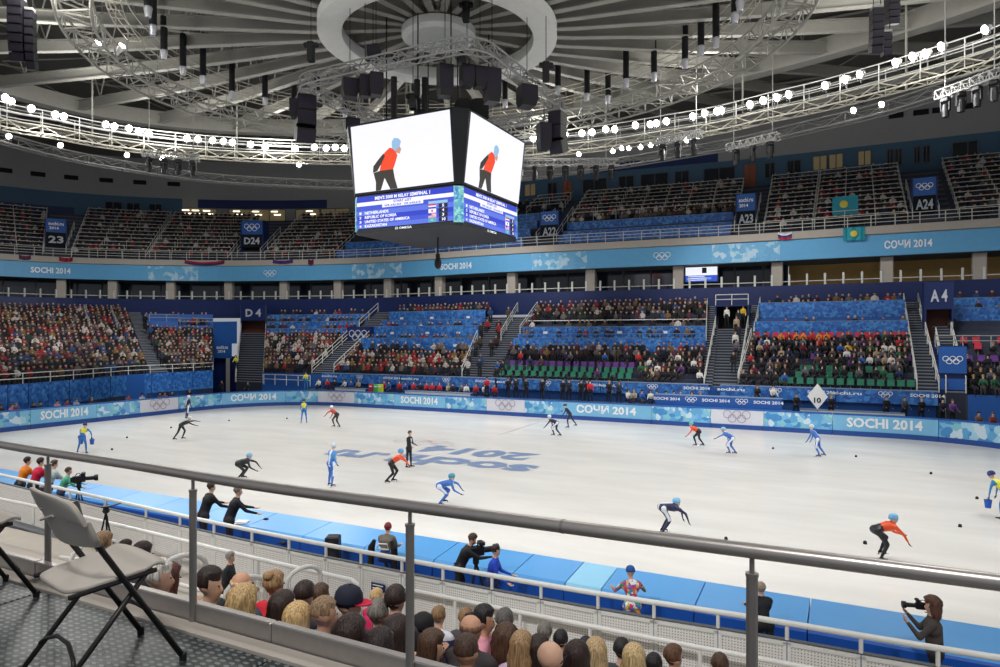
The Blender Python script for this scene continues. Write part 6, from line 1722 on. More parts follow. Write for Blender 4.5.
# ================================================================= near side: platform, railing, chairs
m_sst = mat('brushed_steel', (162, 156, 152), .34, metal=.6, var=.1, scale=20)
m_sstd = mat('dark_steel_post', (138, 134, 130), .35, metal=.6, var=.1, scale=14)
def plate_mat():
    m = bpy.data.materials.new('studded_plate'); m.use_nodes = True; nt = m.node_tree; b = nt.nodes['Principled BSDF']
    tc = nt.nodes.new('ShaderNodeTexCoord'); mp = nt.nodes.new('ShaderNodeMapping'); mp.inputs['Scale'].default_value = (17, 30, 17)
    v = nt.nodes.new('ShaderNodeTexVoronoi'); v.inputs['Randomness'].default_value = .06; v.inputs['Scale'].default_value = 1.0
    nt.links.new(tc.outputs['Object'], mp.inputs['Vector']); nt.links.new(mp.outputs['Vector'], v.inputs['Vector'])
    r = nt.nodes.new('ShaderNodeValToRGB'); r.color_ramp.elements[0].position = .27; r.color_ramp.elements[0].color = (1, 1, 1, 1); r.color_ramp.elements[1].position = .33; r.color_ramp.elements[1].color = (0, 0, 0, 1)
    nt.links.new(v.outputs['Distance'], r.inputs['Fac'])
    n = nt.nodes.new('ShaderNodeTexNoise'); n.inputs['Scale'].default_value = 5; n.inputs['Detail'].default_value = 5; nt.links.new(tc.outputs['Object'], n.inputs['Vector'])
    mx = nt.nodes.new('ShaderNodeMix'); mx.data_type = 'RGBA'; mx.inputs['A'].default_value = (*srgb((38, 44, 46)), 1); mx.inputs['B'].default_value = (*srgb((112, 118, 118)), 1)  # studs coloured paler, imitating bright reflections on them
    nt.links.new(r.outputs['Color'], mx.inputs['Factor']); nt.links.new(mx.outputs['Result'], b.inputs['Base Color'])
    bp = nt.nodes.new('ShaderNodeBump'); bp.inputs['Strength'].default_value = .8; bp.inputs['Distance'].default_value = .01; nt.links.new(r.outputs['Color'], bp.inputs['Height']); nt.links.new(bp.outputs['Normal'], b.inputs['Normal'])
    b.inputs['Metallic'].default_value = .4
    mr = nt.nodes.new('ShaderNodeMapRange'); mr.inputs['To Min'].default_value = .22; mr.inputs['To Max'].default_value = .5; nt.links.new(n.outputs['Fac'], mr.inputs['Value']); nt.links.new(mr.outputs['Result'], b.inputs['Roughness'])
    return m
m_plate = plate_mat()
ZP = 4.645
for i in range(9):
    x0 = -12+1.9*i
    mb = MB(); mb.bbox((x0+.945, 1.0, ZP-.03), (1.885, 2.84, .06), m_plate, .008); struct(mb, 'floor')
mb = MB(); mb.box((-3.5, 2.475, ZP-.055), (17, .10, .13), m_conc); struct(mb, 'trim_6')
# kick plate sections
xs = [-12.0, -9.4, -7.0, -4.7, -2.62, -1.1, .6, 2.4, 4.5]
for i, (a, b) in enumerate(zip(xs[:-1], xs[1:])):
    mb = MB(); mb.bbox(((a+b)/2, 2.56, ZP+.04), (b-a-.006, .05, .13), m_sst, .006)
    tag(mb.build('kick_plate'), 'brushed steel kick plate at the foot of the railing', 'kick plate', 'steel kick plates along the platform edge')
rp = [(-60, 430.5), (0, 444.5), (125, 464), (250, 484.5), (375, 501.5), (500, 518), (625, 534.5), (750, 550.5), (875, 566.5), (1000, 582.5), (1080, 592)]
rail_pts = [tuple(P(x, y, 5.45)) for x, y in rp]
rl = thing('guard_railing', 'steel guard railing with round top tube across the foreground', 'railing', (-1.5, 2.56, 4.7))
mb = MB(); mb.tube(catmull([p for p in rail_pts], 4), .027, m_sst, 16); o = mb.build('top_tube', rl, smooth=True)
RLC = Curve([(p[0], p[1]) for p in rail_pts])
for px in (48, 193, 410, 752):
    s = RLC.at_px(px); x, y = RLC.pt(s)
    mb = MB(); mb.tube([(x, y, 5.37), (x, y, 5.45)], .009, m_sstd, 10); mb.tube([(x, y, 5.43), (x, y, 5.435)], .02, m_sstd, 10); mb.build('post_pin', rl, smooth=False)
    mb = MB(); mb.tube([(x, y, 4.62), (x, y, 5.365)], .020, m_sstd, 16); mb.tube([(x, y, 5.36), (x, y, 5.372)], .0225, m_sstd, 16); mb.build('post', rl, smooth=False)
mb = MB(); s = RLC.at_px(563); x, y = RLC.pt(s); mb.tube([(x-.006, y, 5.45), (x+.006, y, 5.45)], .0285, m_sstd, 16); mb.build('joint_sleeve', rl)
# under the platform
mb = MB(); mb.box((-3.5, 2.51, 3.97), (17, .16, 1.295), m_concd); struct(mb, 'wall_front')

# ---- folding chairs ---------------------------------------------------------------
m_plast = mat('chair_plastic', (186, 178, 168), .5, var=.04); m_tube = mat('chair_tube', (58, 54, 54), .4, metal=.5)
def folding_chair(name, label):
    """faces +Y; origin on the floor under the seat"""
    t = thing(name, label, 'chair')
    w = .215
    def T(p): return Vector(p)
    for s, nm in ((-1, 'L'), (1, 'R')):
        x = s*w
        mb = MB(); mb.tube([(x, .25, .015), (x, -.115, .62), (x, -.165, .72), (x*.93, -.175, .785)], .0125, m_tube, 10); mb.build('front_leg', t, smooth=True, local=True)
        mb = MB(); mb.tube([(x*.9, -.25, .015), (x*.9, .12, .445)], .0115, m_tube, 10); mb.build('rear_leg', t, smooth=True, local=True)
        mb = MB(); mb.tube([(x*.93, -.20, .405), (x*.93, .14, .43)], .011, m_tube, 8); mb.build('seat_rail', t, local=True)
        for y in (.25,): mb = MB(); mb.lathe([(.016, 0), (.016, .03), (.012, .035)], (x, y, 0), m_black, 10); mb.build('foot_cap', t, local=True)
        mb = MB(); mb.lathe([(.015, 0), (.015, .03), (.012, .035)], (x*.9, -.25, 0), m_black, 10); mb.build('foot_cap', t, local=True)
    mb = MB(); mb.tube([(-w, .165, .17), (-w*.8, .16, .19), (-.07, .15, .225), (.07, .15, .225), (w*.8, .16, .19), (w, .165, .17)], .009, m_tube, 8); mb.build('cross_bar', t, smooth=True, local=True)
    mb = MB(); mb.tube([(-w*.9, -.18, .11), (-w*.75, -.17, .135), (-.06, -.155, .17), (.06, -.155, .17), (w*.75, -.17, .135), (w*.9, -.18, .11)], .009, m_tube, 8); mb.build('cross_bar', t, smooth=True, local=True)
    # moulded seat
    def shell(nu, nv, fn, th, nm, m):
        vs = []
        for sgn in (0, 1):
            for i in range(nu+1):
                for j in range(nv+1): vs.append(fn(i/nu, j/nv, sgn*th))
        K = (nu+1)*(nv+1); fs = []
        for i in range(nu):
            for j in range(nv):
                a = i*(nv+1)+j; fs.append((a, a+1, a+nv+2, a+nv+1)); fs.append((K+a, K+a+nv+1, K+a+nv+2, K+a+1))
        for i in range(nu):
            for j in (0, nv): a = i*(nv+1)+j; fs.append((a, a+nv+1, K+a+nv+1, K+a) if j == 0 else (a, K+a, K+a+nv+1, a+nv+1))
        for j in range(nv):
            for i in (0, nu): a = i*(nv+1)+j; fs.append((a, K+a, K+a+1, a+1) if i == 0 else (a, a+1, K+a+1, K+a))
        mb = MB(); mb.add(vs, fs, m); o = mb.build(nm, t, smooth=True, local=True)
        md = o.modifiers.new('b', 'BEVEL'); md.width = .006; md.segments = 2; md.limit_method = 'ANGLE'; return o
    def seat(u, v, th):
        a, b = u*2-1, v*2-1       # a across, b front/back
        k = (1-abs(a)**6*.10*(1+abs(b)**2)); y = b*.205*(1-.10*abs(a)**5)
        x = a*(.205+.012*b)*(1-.16*max(0, abs(b)-.7)/.3*abs(a)**2)
        z = .445+.02*b-.018*(1-a*a)*(1-b*b)+.012*(b if b > .6 else 0)-.03*max(0, b-.8)/.2-th
        return Vector((x, y, z))
    shell(16, 16, seat, .018, 'seat', m_plast)
    def back(u, v, th):
        a, b = u*2-1, v*2-1
        wv = .262*(1-.10*max(0, b-.3)**2)
        x = a*wv*(1-.10*abs(b)**6)
        z = .695+b*.115+(-.025*(abs(a)**3) if b > 0 else .012*abs(a)**2)
        y = -.15-.08*b*.6-.035*(1-a*a)+.01*(a*a)-th
        return Vector((x, y, z))
    shell(18, 12, back, .02, 'backrest', m_plast)
    mb = MB()
    for k in range(2): mb.tube([(-.07, -.214, .72-.045*k), (.07, -.214, .76-.045*k)], .006, m_plast, 6)
    mb.build('back_rib', t, local=True)
    return t
c1 = folding_chair('folding_chair', 'beige plastic folding chair with dark tube legs, the fully visible one'); c1.location = (-3.15, 2.0, ZP); c1.rotation_euler = (0, 0, R_(-12)); c1.scale = (1.08,)*3
c2 = dup(c1, (-4.62, 2.12, ZP), R_(-8), 'beige plastic folding chair with dark tube legs, cut off by the left edge')

# ================================================================= near stand below the platform
rows = [(3.0+.8*i, 3.48-.32*i) for i in range(8)]
for i, (y, z) in enumerate(rows):
    mb = MB(); mb.box((-8, y+.0, z/2), (46, .8, z), m_conc); struct(mb, 'floor')
mb = MB(); mb.box((-8, 10.1, .25), (46, 2.6, .5), m_conc); struct(mb, 'floor')
# perforated white fence
def perf_mat():
    m = bpy.data.materials.new('perforated_white'); m.use_nodes = True; nt = m.node_tree; b = nt.nodes['Principled BSDF']
    tc = nt.nodes.new('ShaderNodeTexCoord'); sp = nt.nodes.new('ShaderNodeSeparateXYZ'); nt.links.new(tc.outputs['Object'], sp.inputs[0])
    out = []
    for ax in ('X', 'Z'):
        mu = nt.nodes.new('ShaderNodeMath'); mu.operation = 'MULTIPLY'; mu.inputs[1].default_value = 22; nt.links.new(sp.outputs[ax], mu.inputs[0])
        f = nt.nodes.new('ShaderNodeMath'); f.operation = 'FRACT'; nt.links.new(mu.outputs[0], f.inputs[0])
        s = nt.nodes.new('ShaderNodeMath'); s.operation = 'SUBTRACT'; s.inputs[1].default_value = .5; nt.links.new(f.outputs[0], s.inputs[0])
        q = nt.nodes.new('ShaderNodeMath'); q.operation = 'POWER'; q.inputs[1].default_value = 2; nt.links.new(s.outputs[0], q.inputs[0]); out.append(q)
    a = nt.nodes.new('ShaderNodeMath'); a.operation = 'ADD'; nt.links.new(out[0].outputs[0], a.inputs[0]); nt.links.new(out[1].outputs[0], a.inputs[1])
    lt = nt.nodes.new('ShaderNodeMath'); lt.operation = 'LESS_THAN'; lt.inputs[1].default_value = .05; nt.links.new(a.outputs[0], lt.inputs[0])
    mx = nt.nodes.new('ShaderNodeMix'); mx.data_type = 'RGBA'; mx.inputs['A'].default_value = (*srgb((228, 226, 222)), 1); mx.inputs['B'].default_value = (*srgb((140, 138, 138)), 1)
    nt.links.new(lt.outputs[0], mx.inputs['Factor']); nt.links.new(mx.outputs['Result'], b.inputs['Base Color']); b.inputs['Roughness'].default_value = .45
    return m
m_perf = perf_mat()
hp = [(-60, 462), (0, 474.5), (125, 503), (250, 530), (375, 554), (500, 577), (625, 598), (750, 617), (875, 638), (1000, 658), (1080, 669)]
HR = Curve(catmull([tuple(P(x, y, 1.85))[:2] for x, y in hp], 5))
hr = thing('fence_handrail', 'long white tube handrail running above the perforated fence', 'railing', (*HR.pt(HR.L/2), 1.6))
qh, nh, _ = HR.seg(.2, HR.L-.2, .8); mb = MB(); mb.tube([(x, y, 1.85) for x, y in qh], .045, m_white, 10); mb.build('rail', hr, smooth=True)
fpxs = [-30, -2, 34, 70, 105, 146, 180, 214, 252, 289, 326, 361, 402, 443, 492, 541, 598, 654, 718, 787, 861, 938, 1015]
for i, px in enumerate(fpxs):
    s = HR.at_px(px); x, y = HR.pt(s)
    mb = MB(); mb.tube([(x, y, 1.6), (x, y, 1.85)], .03, m_white, 8); mb.build('stub_post', hr)
for i, (a, b) in enumerate(zip(fpxs[:-1], fpxs[1:])):
    s0, s1 = HR.at_px(a), HR.at_px(b); A, B = Vector((*HR.pt(s0), 0)), Vector((*HR.pt(s1), 0)); c = (A+B)/2; d = B-A; L = d.length; rz = math.atan2(d.y, d.x)
    lab = {12: 'white perforated fence panel with a small blue notice'}.get(i, 'white perforated metal fence panel of the near barrier')
    t = thing('barrier_fence', lab, 'fence', (c.x, c.y, .5), 0, None if i == 12 else 'perforated fence panels of the near barrier')
    t.rotation_euler = (0, 0, rz)
    mb = MB(); mb.box((0, 0, .56), (L-.12, .012, .92), m_perf); mb.build('perforated_sheet', t, local=True)
    mb = MB()
    for zz in (.08, 1.04): mb.box((0, 0, zz), (L-.012, .05, .06), m_white)
    for xx in (-L/2+.034, L/2-.034): mb.box((xx, 0, .56), (.055, .05, 1.0), m_white)
    mb.build('frame', t, local=True)
    mb = MB(); mb.box((0, .035, 1.085), (L, .08, .02), m_concd); mb.build('dark_top_strip', t, local=True)
s = HR.at_px(380); x, y = HR.pt(s, 0); tn = HR.tan(s); q = Vector((x, y-.06, 1.22))
t = thing('notice_plate', 'small blue notice plate on the white perforated fence', 'sign', tuple(q)); rz = math.atan2(tn[1], tn[0])
mb = MB(); mb.box(q, (.34, .012, .16), m_navy, rz=rz); mb.build('plate', t)
fn = face_fn(q-Vector((0, .008, 0)), (abs(tn[0]), tn[1]*(1 if tn[0] > 0 else -1), 0), (0, 0, 1), .006)
for j, w_ in enumerate((.26, .22)):
    mb = MB(); mb.quad([fn(-.13, .03-.06*j), fn(-.13+w_, .03-.06*j), fn(-.13+w_, .05-.06*j), fn(-.13, .05-.06*j)], m_ink); mb.build('text_line', t)
# lower handrails of the near stand
def pathrail(pp, z, r, label, posts=(), zp=.5, bend=None):
    pts = [P(x, y, z) for x, y in pp]; t = thing('hand_railing', label, 'railing', tuple(pts[0]))
    mb = MB(); mb.tube(catmull(pts, 3)+([tuple(p) for p in bend(pts[-1])] if bend else []), r, m_white, 10); mb.build('rail', t, smooth=True)
    C2 = Curve([(p.x, p.y) for p in pts])
    for px in posts:
        s = C2.at_px(px)
        if s is None: continue
        x, y = C2.pt(s); mb = MB(); mb.tube([(x, y, zp), (x, y, z)], r*.8, m_white, 8); mb.build('post', t)
    return t
pathrail([(-60, 487), (20, 503), (92, 519), (160, 535), (250, 557), (352, 580)], 1.62, .045, 'thick white curved handrail above the front rows, left', (152, 258, 350), .5, bend=lambda e: [e+Vector((.12, 0, -.06)), e+Vector((.16, 0, -.2)), e+Vector((.16, 0, -.9))])
pathrail([(393, 586), (500, 608), (625, 633), (750, 657), (850, 676)], 1.35, .04, 'thinner white handrail above the front rows, right', (455, 520, 590, 700), .5)
def hoop(px, py, z, w, h, label):
    c = P(px, py, z); t = thing('aisle_hoop', label, 'railing', (c.x, c.y, z-h)); mb = MB(); pts = []
    for i in range(9): a = PI*i/8; pts.append(c+Vector((math.cos(a)*w/2*.3, math.cos(a)*w/2, math.sin(a)*w*.35)))
    mb.tube([pts[0]-Vector((0, 0, h))]+pts+[pts[-1]-Vector((0, 0, h))], .04, m_white, 8); mb.build('bent_tube', t, smooth=True); return t
hoop(182, 572, 2.7, .7, .7, 'bent white aisle hoop between the chair and the dark-haired man'); hoop(246, 592, 2.5, .6, .6, 'bent white aisle hoop behind the blond curly hair'); hoop(97, 556, 2.2, .8, .8, 'bent white aisle hoop seen through the folding chair'); hoop(304, 580, 2.2, .6, .6, 'bent white aisle hoop above the blonde long hair')
pathrail([(60, 557), (120, 566), (235, 600), (330, 612)], 1.5, .035, 'white lower rail between the front rows', (130, 225), .5)
# rows of near seats under the spectators (blue backs)
# ---- foreground spectators ------------------------------------------------------------
def near_spec(px, py, w_px, col, hcol, style, label, hw=.20, look=0, capc=None, brim=None, beanie=False, child=False, glasses=False, skin=0, collar=None, tilt=0, kind='person', fwd=0):
    D = F*hw*.88/w_px; sc = .8 if child else 1.0
    c = at(px, D, 0); hz = EYE+(HZ-py)*D/F
    J = pose(lean=8, head=tilt, legs=((86, -4), (82, 4)), arms=((28, 84), (24, 80)), seated=True)
    def tf(cen, tg, J_):
        if collar and tg == 'top' and cen[2] > J_['neck'].z-.06: return cloth(collar)
        return tg
    o = body(J, cloth(col), CLO[1], SKINS[skin], SHOE, 'seated_spectator', voxel=.019, bulk=1.1, tagfn=tf, smooth=2)
    face(J, o, None)
    if style: hair(J, hcol, style, o, int(px))
    if capc: cap(J, capc, brim or capc, o, beanie)
    if glasses:
        h, M = head_frame(J); mb = MB(); mb.tube([h+M@Vector((-.06, .095, .01)), h+M@Vector((.09, .08, .01)), h+M@Vector((.1, 0, .01)), h+M@Vector((.09, -.08, .01)), h+M@Vector((-.06, -.095, .01))], .004, m_black, 5); mb.build('glasses', o, local=True)
    hj = J['head']; a = PI/2+R_(look)
    x, y = hj.x*sc, hj.y*sc
    o.location = (c.x-(x*math.cos(a)-y*math.sin(a)), c.y-(x*math.sin(a)+y*math.cos(a)), hz-hj.z*sc); o.rotation_euler = (0, 0, a); o.scale = (sc,)*3
    return tag(o, label, 'person')
DB, BR, LB_, BL, GR, BK = (44, 30, 26), (74, 52, 38), (128, 98, 68), (186, 154, 106), (110, 104, 98), (30, 26, 28)
near_spec(211, 585, 23, (30, 30, 34), DB, 'short', 'man with dark hair in a black jacket turned to the right, beside the railing post', look=-70, tilt=0, skin=0)
near_spec(243, 586, 20, (60, 64, 80), (196, 160, 130), 'bald', 'balding man just behind the woman with messy blond curls', skin=1)
near_spec(244, 606, 30, (52, 56, 60), (176, 146, 100), 'curly', 'woman with messy blond curls close to the steel kick plate', hw=.26)
near_spec(275, 586, 19, (196, 30, 44), (150, 118, 82), 'bun', 'woman with light brown bun and bright red jacket')
near_spec(283, 610, 27, (160, 26, 40), DB, 'long', 'woman with long dark brown hair in front of the red jacket', hw=.24)
near_spec(305, 596, 19, (40, 40, 46), DB, 'short', 'dark brown head of hair right above the long blonde hair')
near_spec(321, 597, 17, (60, 54, 56), BR, 'short', 'medium brown head partly hidden behind the older man')
near_spec(298, 622, 29, (70, 66, 64), BL, 'long', 'woman with long straight blonde hair leaning by the kick plate', hw=.25)
near_spec(325, 615, 24, (40, 92, 176), (136, 110, 84), 'buzz', 'older man with thinning brown hair and blue jacket', look=-35, skin=1)
near_spec(349, 605, 22, (34, 34, 38), BK, 'short', 'man in a navy cap with a red brim looking right', look=-65, capc=(26, 28, 46), brim=(196, 24, 60))
near_spec(377, 598, 13, (200, 40, 90), BL, 'short', 'small blond child with pink and white collar', hw=.17, child=True)
near_spec(396, 601, 20, (60, 60, 66), DB, 'short', 'man with short dark brown hair left of the big railing post')
near_spec(379, 615, 20, (44, 40, 50), GR, 'short', 'person with short grey-streaked hair below the blond child')
near_spec(351, 640, 38, (40, 34, 36), DB, 'long', 'largest head in the crowd, long dark brown hair near the kick plate', hw=.26)
near_spec(397, 636, 28, (44, 40, 44), DB, 'long', 'woman with dark brown hair just left of the big railing post', hw=.23)
near_spec(380, 652, 33, (48, 46, 50), (40, 30, 28), 'short', 'dark haired person lowest beside the kick plate', hw=.22)
near_spec(423, 630, 19, (40, 40, 44), None, None, 'person in a black knitted hat right of the big railing post', capc=(22, 22, 26), beanie=True)
near_spec(439, 617, 17, (60, 66, 104), LB_, 'short', 'boy with light brown hair and blue plaid collar', child=True, collar=(200, 200, 210))
near_spec(433, 648, 25, (52, 60, 60), BR, 'long', 'woman with brown hair turned right, next to the big railing post', hw=.23, look=-50)
near_spec(466, 619, 14, (70, 66, 70), LB_, 'short', 'light brown head half hidden behind the bald-crowned man')
near_spec(472, 630, 22, (56, 50, 52), (120, 86, 68), 'bald', 'man with brown bald crown in the middle of the crowd', skin=1)
near_spec(485, 620, 19, (222, 150, 170), BK, 'pony', 'girl with black hair pulled back looking right, pink jacket', look=-70, skin=1)
near_spec(505, 622, 17, (122, 28, 50), (84, 80, 78), 'short', 'person with short dark grey hair in a burgundy jacket')
near_spec(506, 641, 21, (40, 36, 34), BR, 'curly', 'person with curly brown hair below the burgundy jacket', hw=.22, collar=(206, 170, 70))
near_spec(467, 653, 25, (44, 50, 50), (70, 50, 40), 'buzz', 'man with very short brown hair at the lower middle', skin=1)
near_spec(522, 648, 23, (196, 170, 196), (150, 120, 86), 'long', 'girl with long light brown hair and lavender jacket', hw=.23)
near_spec(539, 652, 25, (50, 40, 44), DB, 'long', 'woman with long dark hair right of the lavender jacket', hw=.25)
near_spec(545, 633, 14, (90, 80, 80), GR, 'short', 'grey-brown head peeking up behind the dark haired woman')
near_spec(551, 659, 26, (60, 60, 66), (210, 150, 126), None, 'bald man with pink scalp and glasses at the bottom edge', glasses=True, skin=0)
near_spec(561, 641, 14, (40, 40, 44), BK, 'short', 'small black haired head behind the bald man')
near_spec(577, 660, 28, (44, 40, 42), DB, 'long', 'woman with dark brown hair right of the bald man', hw=.25)
near_spec(586, 647, 13, (40, 44, 50), BK, 'short', 'tiny black haired head left of the blonde on the lower right')
near_spec(596, 654, 22, (60, 62, 66), (176, 150, 112), 'long', 'woman with sandy blonde hair, left one of two blondes at the lower right', hw=.23)
near_spec(622, 651, 16, (56, 58, 62), BK, 'short', 'black haired head between the two blondes at the lower right')
near_spec(634, 660, 22, (60, 60, 60), (190, 164, 120), 'long', 'woman with streaky blonde hair, right one of two blondes at the lower right', hw=.23)
near_spec(654, 666, 16, (40, 40, 44), BK, 'short', 'black haired head at the bottom edge right of the blondes')
near_spec(674, 658, 17, (60, 50, 46), (92, 62, 44), 'short', 'man with short brown hair looking right, lower right', look=-40)
near_spec(720, 666, 16, (50, 44, 44), BR, 'short', 'last brown haired head of the row, near the right railing post')
near_spec(126, 549, 12, (40, 40, 50), DB, 'short', 'dark head seen through the folding chair, left one')
near_spec(143, 556, 18, (50, 50, 56), DB, 'short', 'dark head just above the folding chair seat')
near_spec(160, 578, 24, (86, 80, 74), (206, 200, 190), 'short', 'white haired person right behind the folding chair', look=-50)
near_spec(170, 580, 22, (60, 44, 42), (90, 50, 42), 'long', 'person with reddish brown hair beside the white haired one', hw=.22)
near_spec(104, 545, 17, (46, 92, 190), (150, 120, 90), 'short', 'person in bright blue seen under the folding chair backrest')
mb = MB(); mb.box((-20, 12.3, .17), (60, 2.2, .36), m_concd); struct(mb, 'floor')
# standing people at the near boards ------------------------------------------------------
def stander(px, pyh, Y, zf, J, col, legs, hcol, style, ang, label, voxel=.026, tagfn=None, sc=None, bulk=1.08, capc=None, skin=0, sleeves=None):
    q = PY(px, Y, zf); D = proj(q)[2]; zt = EYE+(HZ-pyh)*D/F
    zf = .35 if zf < .36 else zf
    s = sc or min(1.12, max(.85, (zt-zf)/(J['head'].z+.13)))
    o = body(J, cloth(col), cloth(legs), SKINS[skin], SHOE, 'person', voxel=voxel, bulk=bulk, tagfn=tagfn); face(J, o, None)
    if style: hair(J, hcol, style, o, int(px))
    if capc: cap(J, capc, capc, o)
    place(o, (q.x, q.y, zf), ang_img(ang)); o.scale = (s,)*3; return tag(o, label, 'person')
lean_ = pose(lean=20, head=-5, legs=((8, -2), (-4, -8)), arms=((45, 75), (40, 70)), spread=(6, 6))
stander(20, 458, 12.7, 0, lean_, (236, 130, 30), (30, 30, 34), DB, 'short', 60, 'person in an orange jacket leaning at the blue pads, far left')
stander(33, 457, 12.7, 0, lean_, (206, 24, 66), (34, 30, 40), DB, 'short', 60, 'person in a crimson jacket next to the orange jacket')
stander(47, 461, 12.8, 0, lean_, (196, 206, 206), (40, 40, 46), BR, 'short', 60, 'person in pale grey half hidden by the left railing post')
stander(61, 468, 12.9, 0, lean_, (86, 176, 140), (50, 60, 90), BR, 'short', 30, 'person in a mint green top beside the left camera')
stander(203, 482, 12.7, 0, lean_, (24, 24, 30), (26, 26, 32), (60, 50, 44), 'short', 45, 'official in a black suit at the pads, left one of two')
stander(229, 486, 12.7, 0, lean_, (22, 24, 34), (26, 26, 32), (120, 108, 96), 'short', 30, 'official in a black suit holding papers at the pads, right one of two')
q = PY(240, 13.6, 1.02); mb = MB(); mb.box((q.x, q.y, q.z), (.42, .3, .02), m_paper, rz=.6); mb.box((q.x+.02, q.y+.05, q.z+.03), (.36, .26, .02), m_paper, rz=.3); tag(mb.build('papers'), 'white sheets of paper lying on the pad by the officials', 'paper')
stander(459, 534, 12.6, 0, pose(lean=24, head=10, legs=((14, -4), (-6, -14)), arms=((70, 100), (60, 96)), spread=(8, 8)), (26, 26, 30), (30, 30, 34), (70, 54, 44), 'short', 5, 'cameraman in black behind the television camera')
stander(491, 545, 12.4, -.25, pose(lean=10, head=0, legs=((30, -20), (20, -20)), arms=((20, 70), (20, 60)), spread=(6, 6)), (40, 76, 200), (30, 40, 90), DB, 'short', -10, 'person in a royal blue top next to the television camera')
patch = ramp_mat('patchwork_jacket', [(214, 60, 110), (60, 130, 200), (230, 180, 60), (236, 236, 240), (50, 160, 130), (150, 60, 150), (230, 110, 50)], 16)
def patchfn(c, t, J_): return patch if t in ('top', 'bot') and c[2] > .3 else t
stander(632, 573, 12.6, 0, pose(lean=14, head=4, legs=((8, -2), (-4, -6)), arms=((25, 85), (25, 85)), spread=(6, 6), armspread=(34, 34)), (60, 130, 200), (60, 130, 200), BK, None, 90, 'volunteer in a bright patchwork jacket and blue cap at the near pads', tagfn=patchfn, capc=(36, 86, 160))
stander(764, 586, 12.8, 0, lean_, (30, 32, 38), (26, 28, 32), (160, 140, 124), 'short', 85, 'man in a dark jacket partly hidden by the right railing post')
stander(935, 598, 12.6, .22, pose(lean=4, head=0, legs=((4, 0), (-4, -2)), arms=((38, 142), (34, 138)), spread=(6, 6), armspread=(8, 12)), (78, 70, 66), (34, 34, 38), (92, 62, 48), 'curly', 150, 'person in a grey-brown jacket filming with a small camera, lower right', voxel=.02)
stander(226, 552, 9.3, .5, pose(lean=8, head=2, legs=((14, -6), (-10, -16)), arms=((12, 30), (-8, 10)), spread=(4, 4)), (34, 38, 44), (30, 34, 50), (150, 144, 140), 'short', 5, 'grey haired man in a dark suit walking behind the front rows')
# cameras ------------------------------------------------------------------------------
def tv_camera(px, py, Y, a, label, tripod=True, s=1.0, zf=0.0):
    q = PY(px, Y, 0); D = proj(q)[2]; z = EYE+(HZ-py)*D/F; c = Vector((q.x, q.y, z)); M = Matrix.Rotation(ang_img(a), 3, 'Z'); t = thing('television_camera', label, 'camera', (q.x, q.y, zf))
    V = lambda x, y, z_: c+M@Vector((x*s, y*s, z_*s))
    mb = MB(); mb.bbox(V(0, 0, 0), (.36*s, .14*s, .2*s), m_can, .02, M=M); mb.bbox(V(-.16, 0, -.01), (.14*s, .1*s, .16*s), m_can, .02, M=M); mb.build('camera_body', t)
    mb = MB(); ML = M@Matrix.Rotation(PI/2, 3, 'Y'); mb.lathe([(.05*s, .16*s), (.06*s, .2*s), (.065*s, .4*s), (.095*s, .42*s), (.1*s, .52*s), (.085*s, .52*s)], c, m_can, 14, M=ML); mb.build('lens', t)
    mb = MB(); mb.bbox(V(.12, 0, .16), (.12*s, .2*s, .08*s), m_can, .015, M=M); mb.tube([V(0, 0, .1), V(.1, 0, .18)], .012*s, m_can, 5); mb.build('viewfinder', t)
    mb = MB(); mb.tube([V(-.1, 0, .1), V(-.06, 0, .17), V(.02, 0, .17), V(.06, 0, .1)], .012*s, m_can, 5); mb.build('carry_handle', t)
    mb = MB(); mb.tube([V(-.05, .05, -.14), V(-.45, .16, -.26)], .012*s, m_can, 5); mb.build('pan_bar', t)
    if tripod:
        mb = MB(); mb.lathe([(.04, -.3*s), (.07, -.26*s), (.07, -.14*s), (.09, -.1*s)], c, m_can, 10); mb.build('tripod_head', t)
        for k in range(3):
            an = 2*PI*k/3+.5; mb = MB(); mb.tube([c+Vector((0, 0, -.25*s)), Vector((c.x+math.cos(an)*.4, c.y+math.sin(an)*.4, zf+.02))], .025, m_can, 6); mb.build('tripod_leg', t)
    return t
tv_camera(476, 551, 12.75, 25, 'black television camera on a tripod pointing at the ice near the cameraman')
tv_camera(79, 479, 12.9, 30, 'black television camera at the blue pads, far left')
t = tv_camera(922, 606, 12.75, 165, 'small handheld video camera held up at the lower right', tripod=False, s=.55, zf=1.8)
for px, py, lab in ((511, 378, 'left end of the standing group'), (523, 377, 'third photographer'), (545, 378, 'lone photographer'), (566, 377, 'twin photographers'), (584, 377, 'photographer right of the twins'), (612, 378, 'right end of the standing group')):
    tv_camera(px, py, 49.62, -80, 'black camera with long lens on a tripod by the '+lab, s=1.15, zf=1.2)
# tripod alone behind the chairs
q = PY(106, 9.9, .5); t = thing('tripod', 'empty black tripod standing behind the folding chair', 'tripod', tuple(q)); zt = EYE+(HZ-508)*proj(q)[2]/F
mb = MB(); mb.lathe([(.05, -.12), (.08, -.08), (.06, 0), (.1, .02), (.1, .05)], (q.x, q.y, zt), m_can, 10); mb.tube([(q.x, q.y, zt), (q.x+.25, q.y+.2, zt+.1)], .015, m_can, 5); mb.build('pan_head', t)
for k in range(3): an = 2*PI*k/3+.3; mb = MB(); mb.tube([(q.x, q.y, zt-.1), (q.x+math.cos(an)*.36, q.y+math.sin(an)*.36, .52)], .022, m_can, 6); mb.build('leg', t)
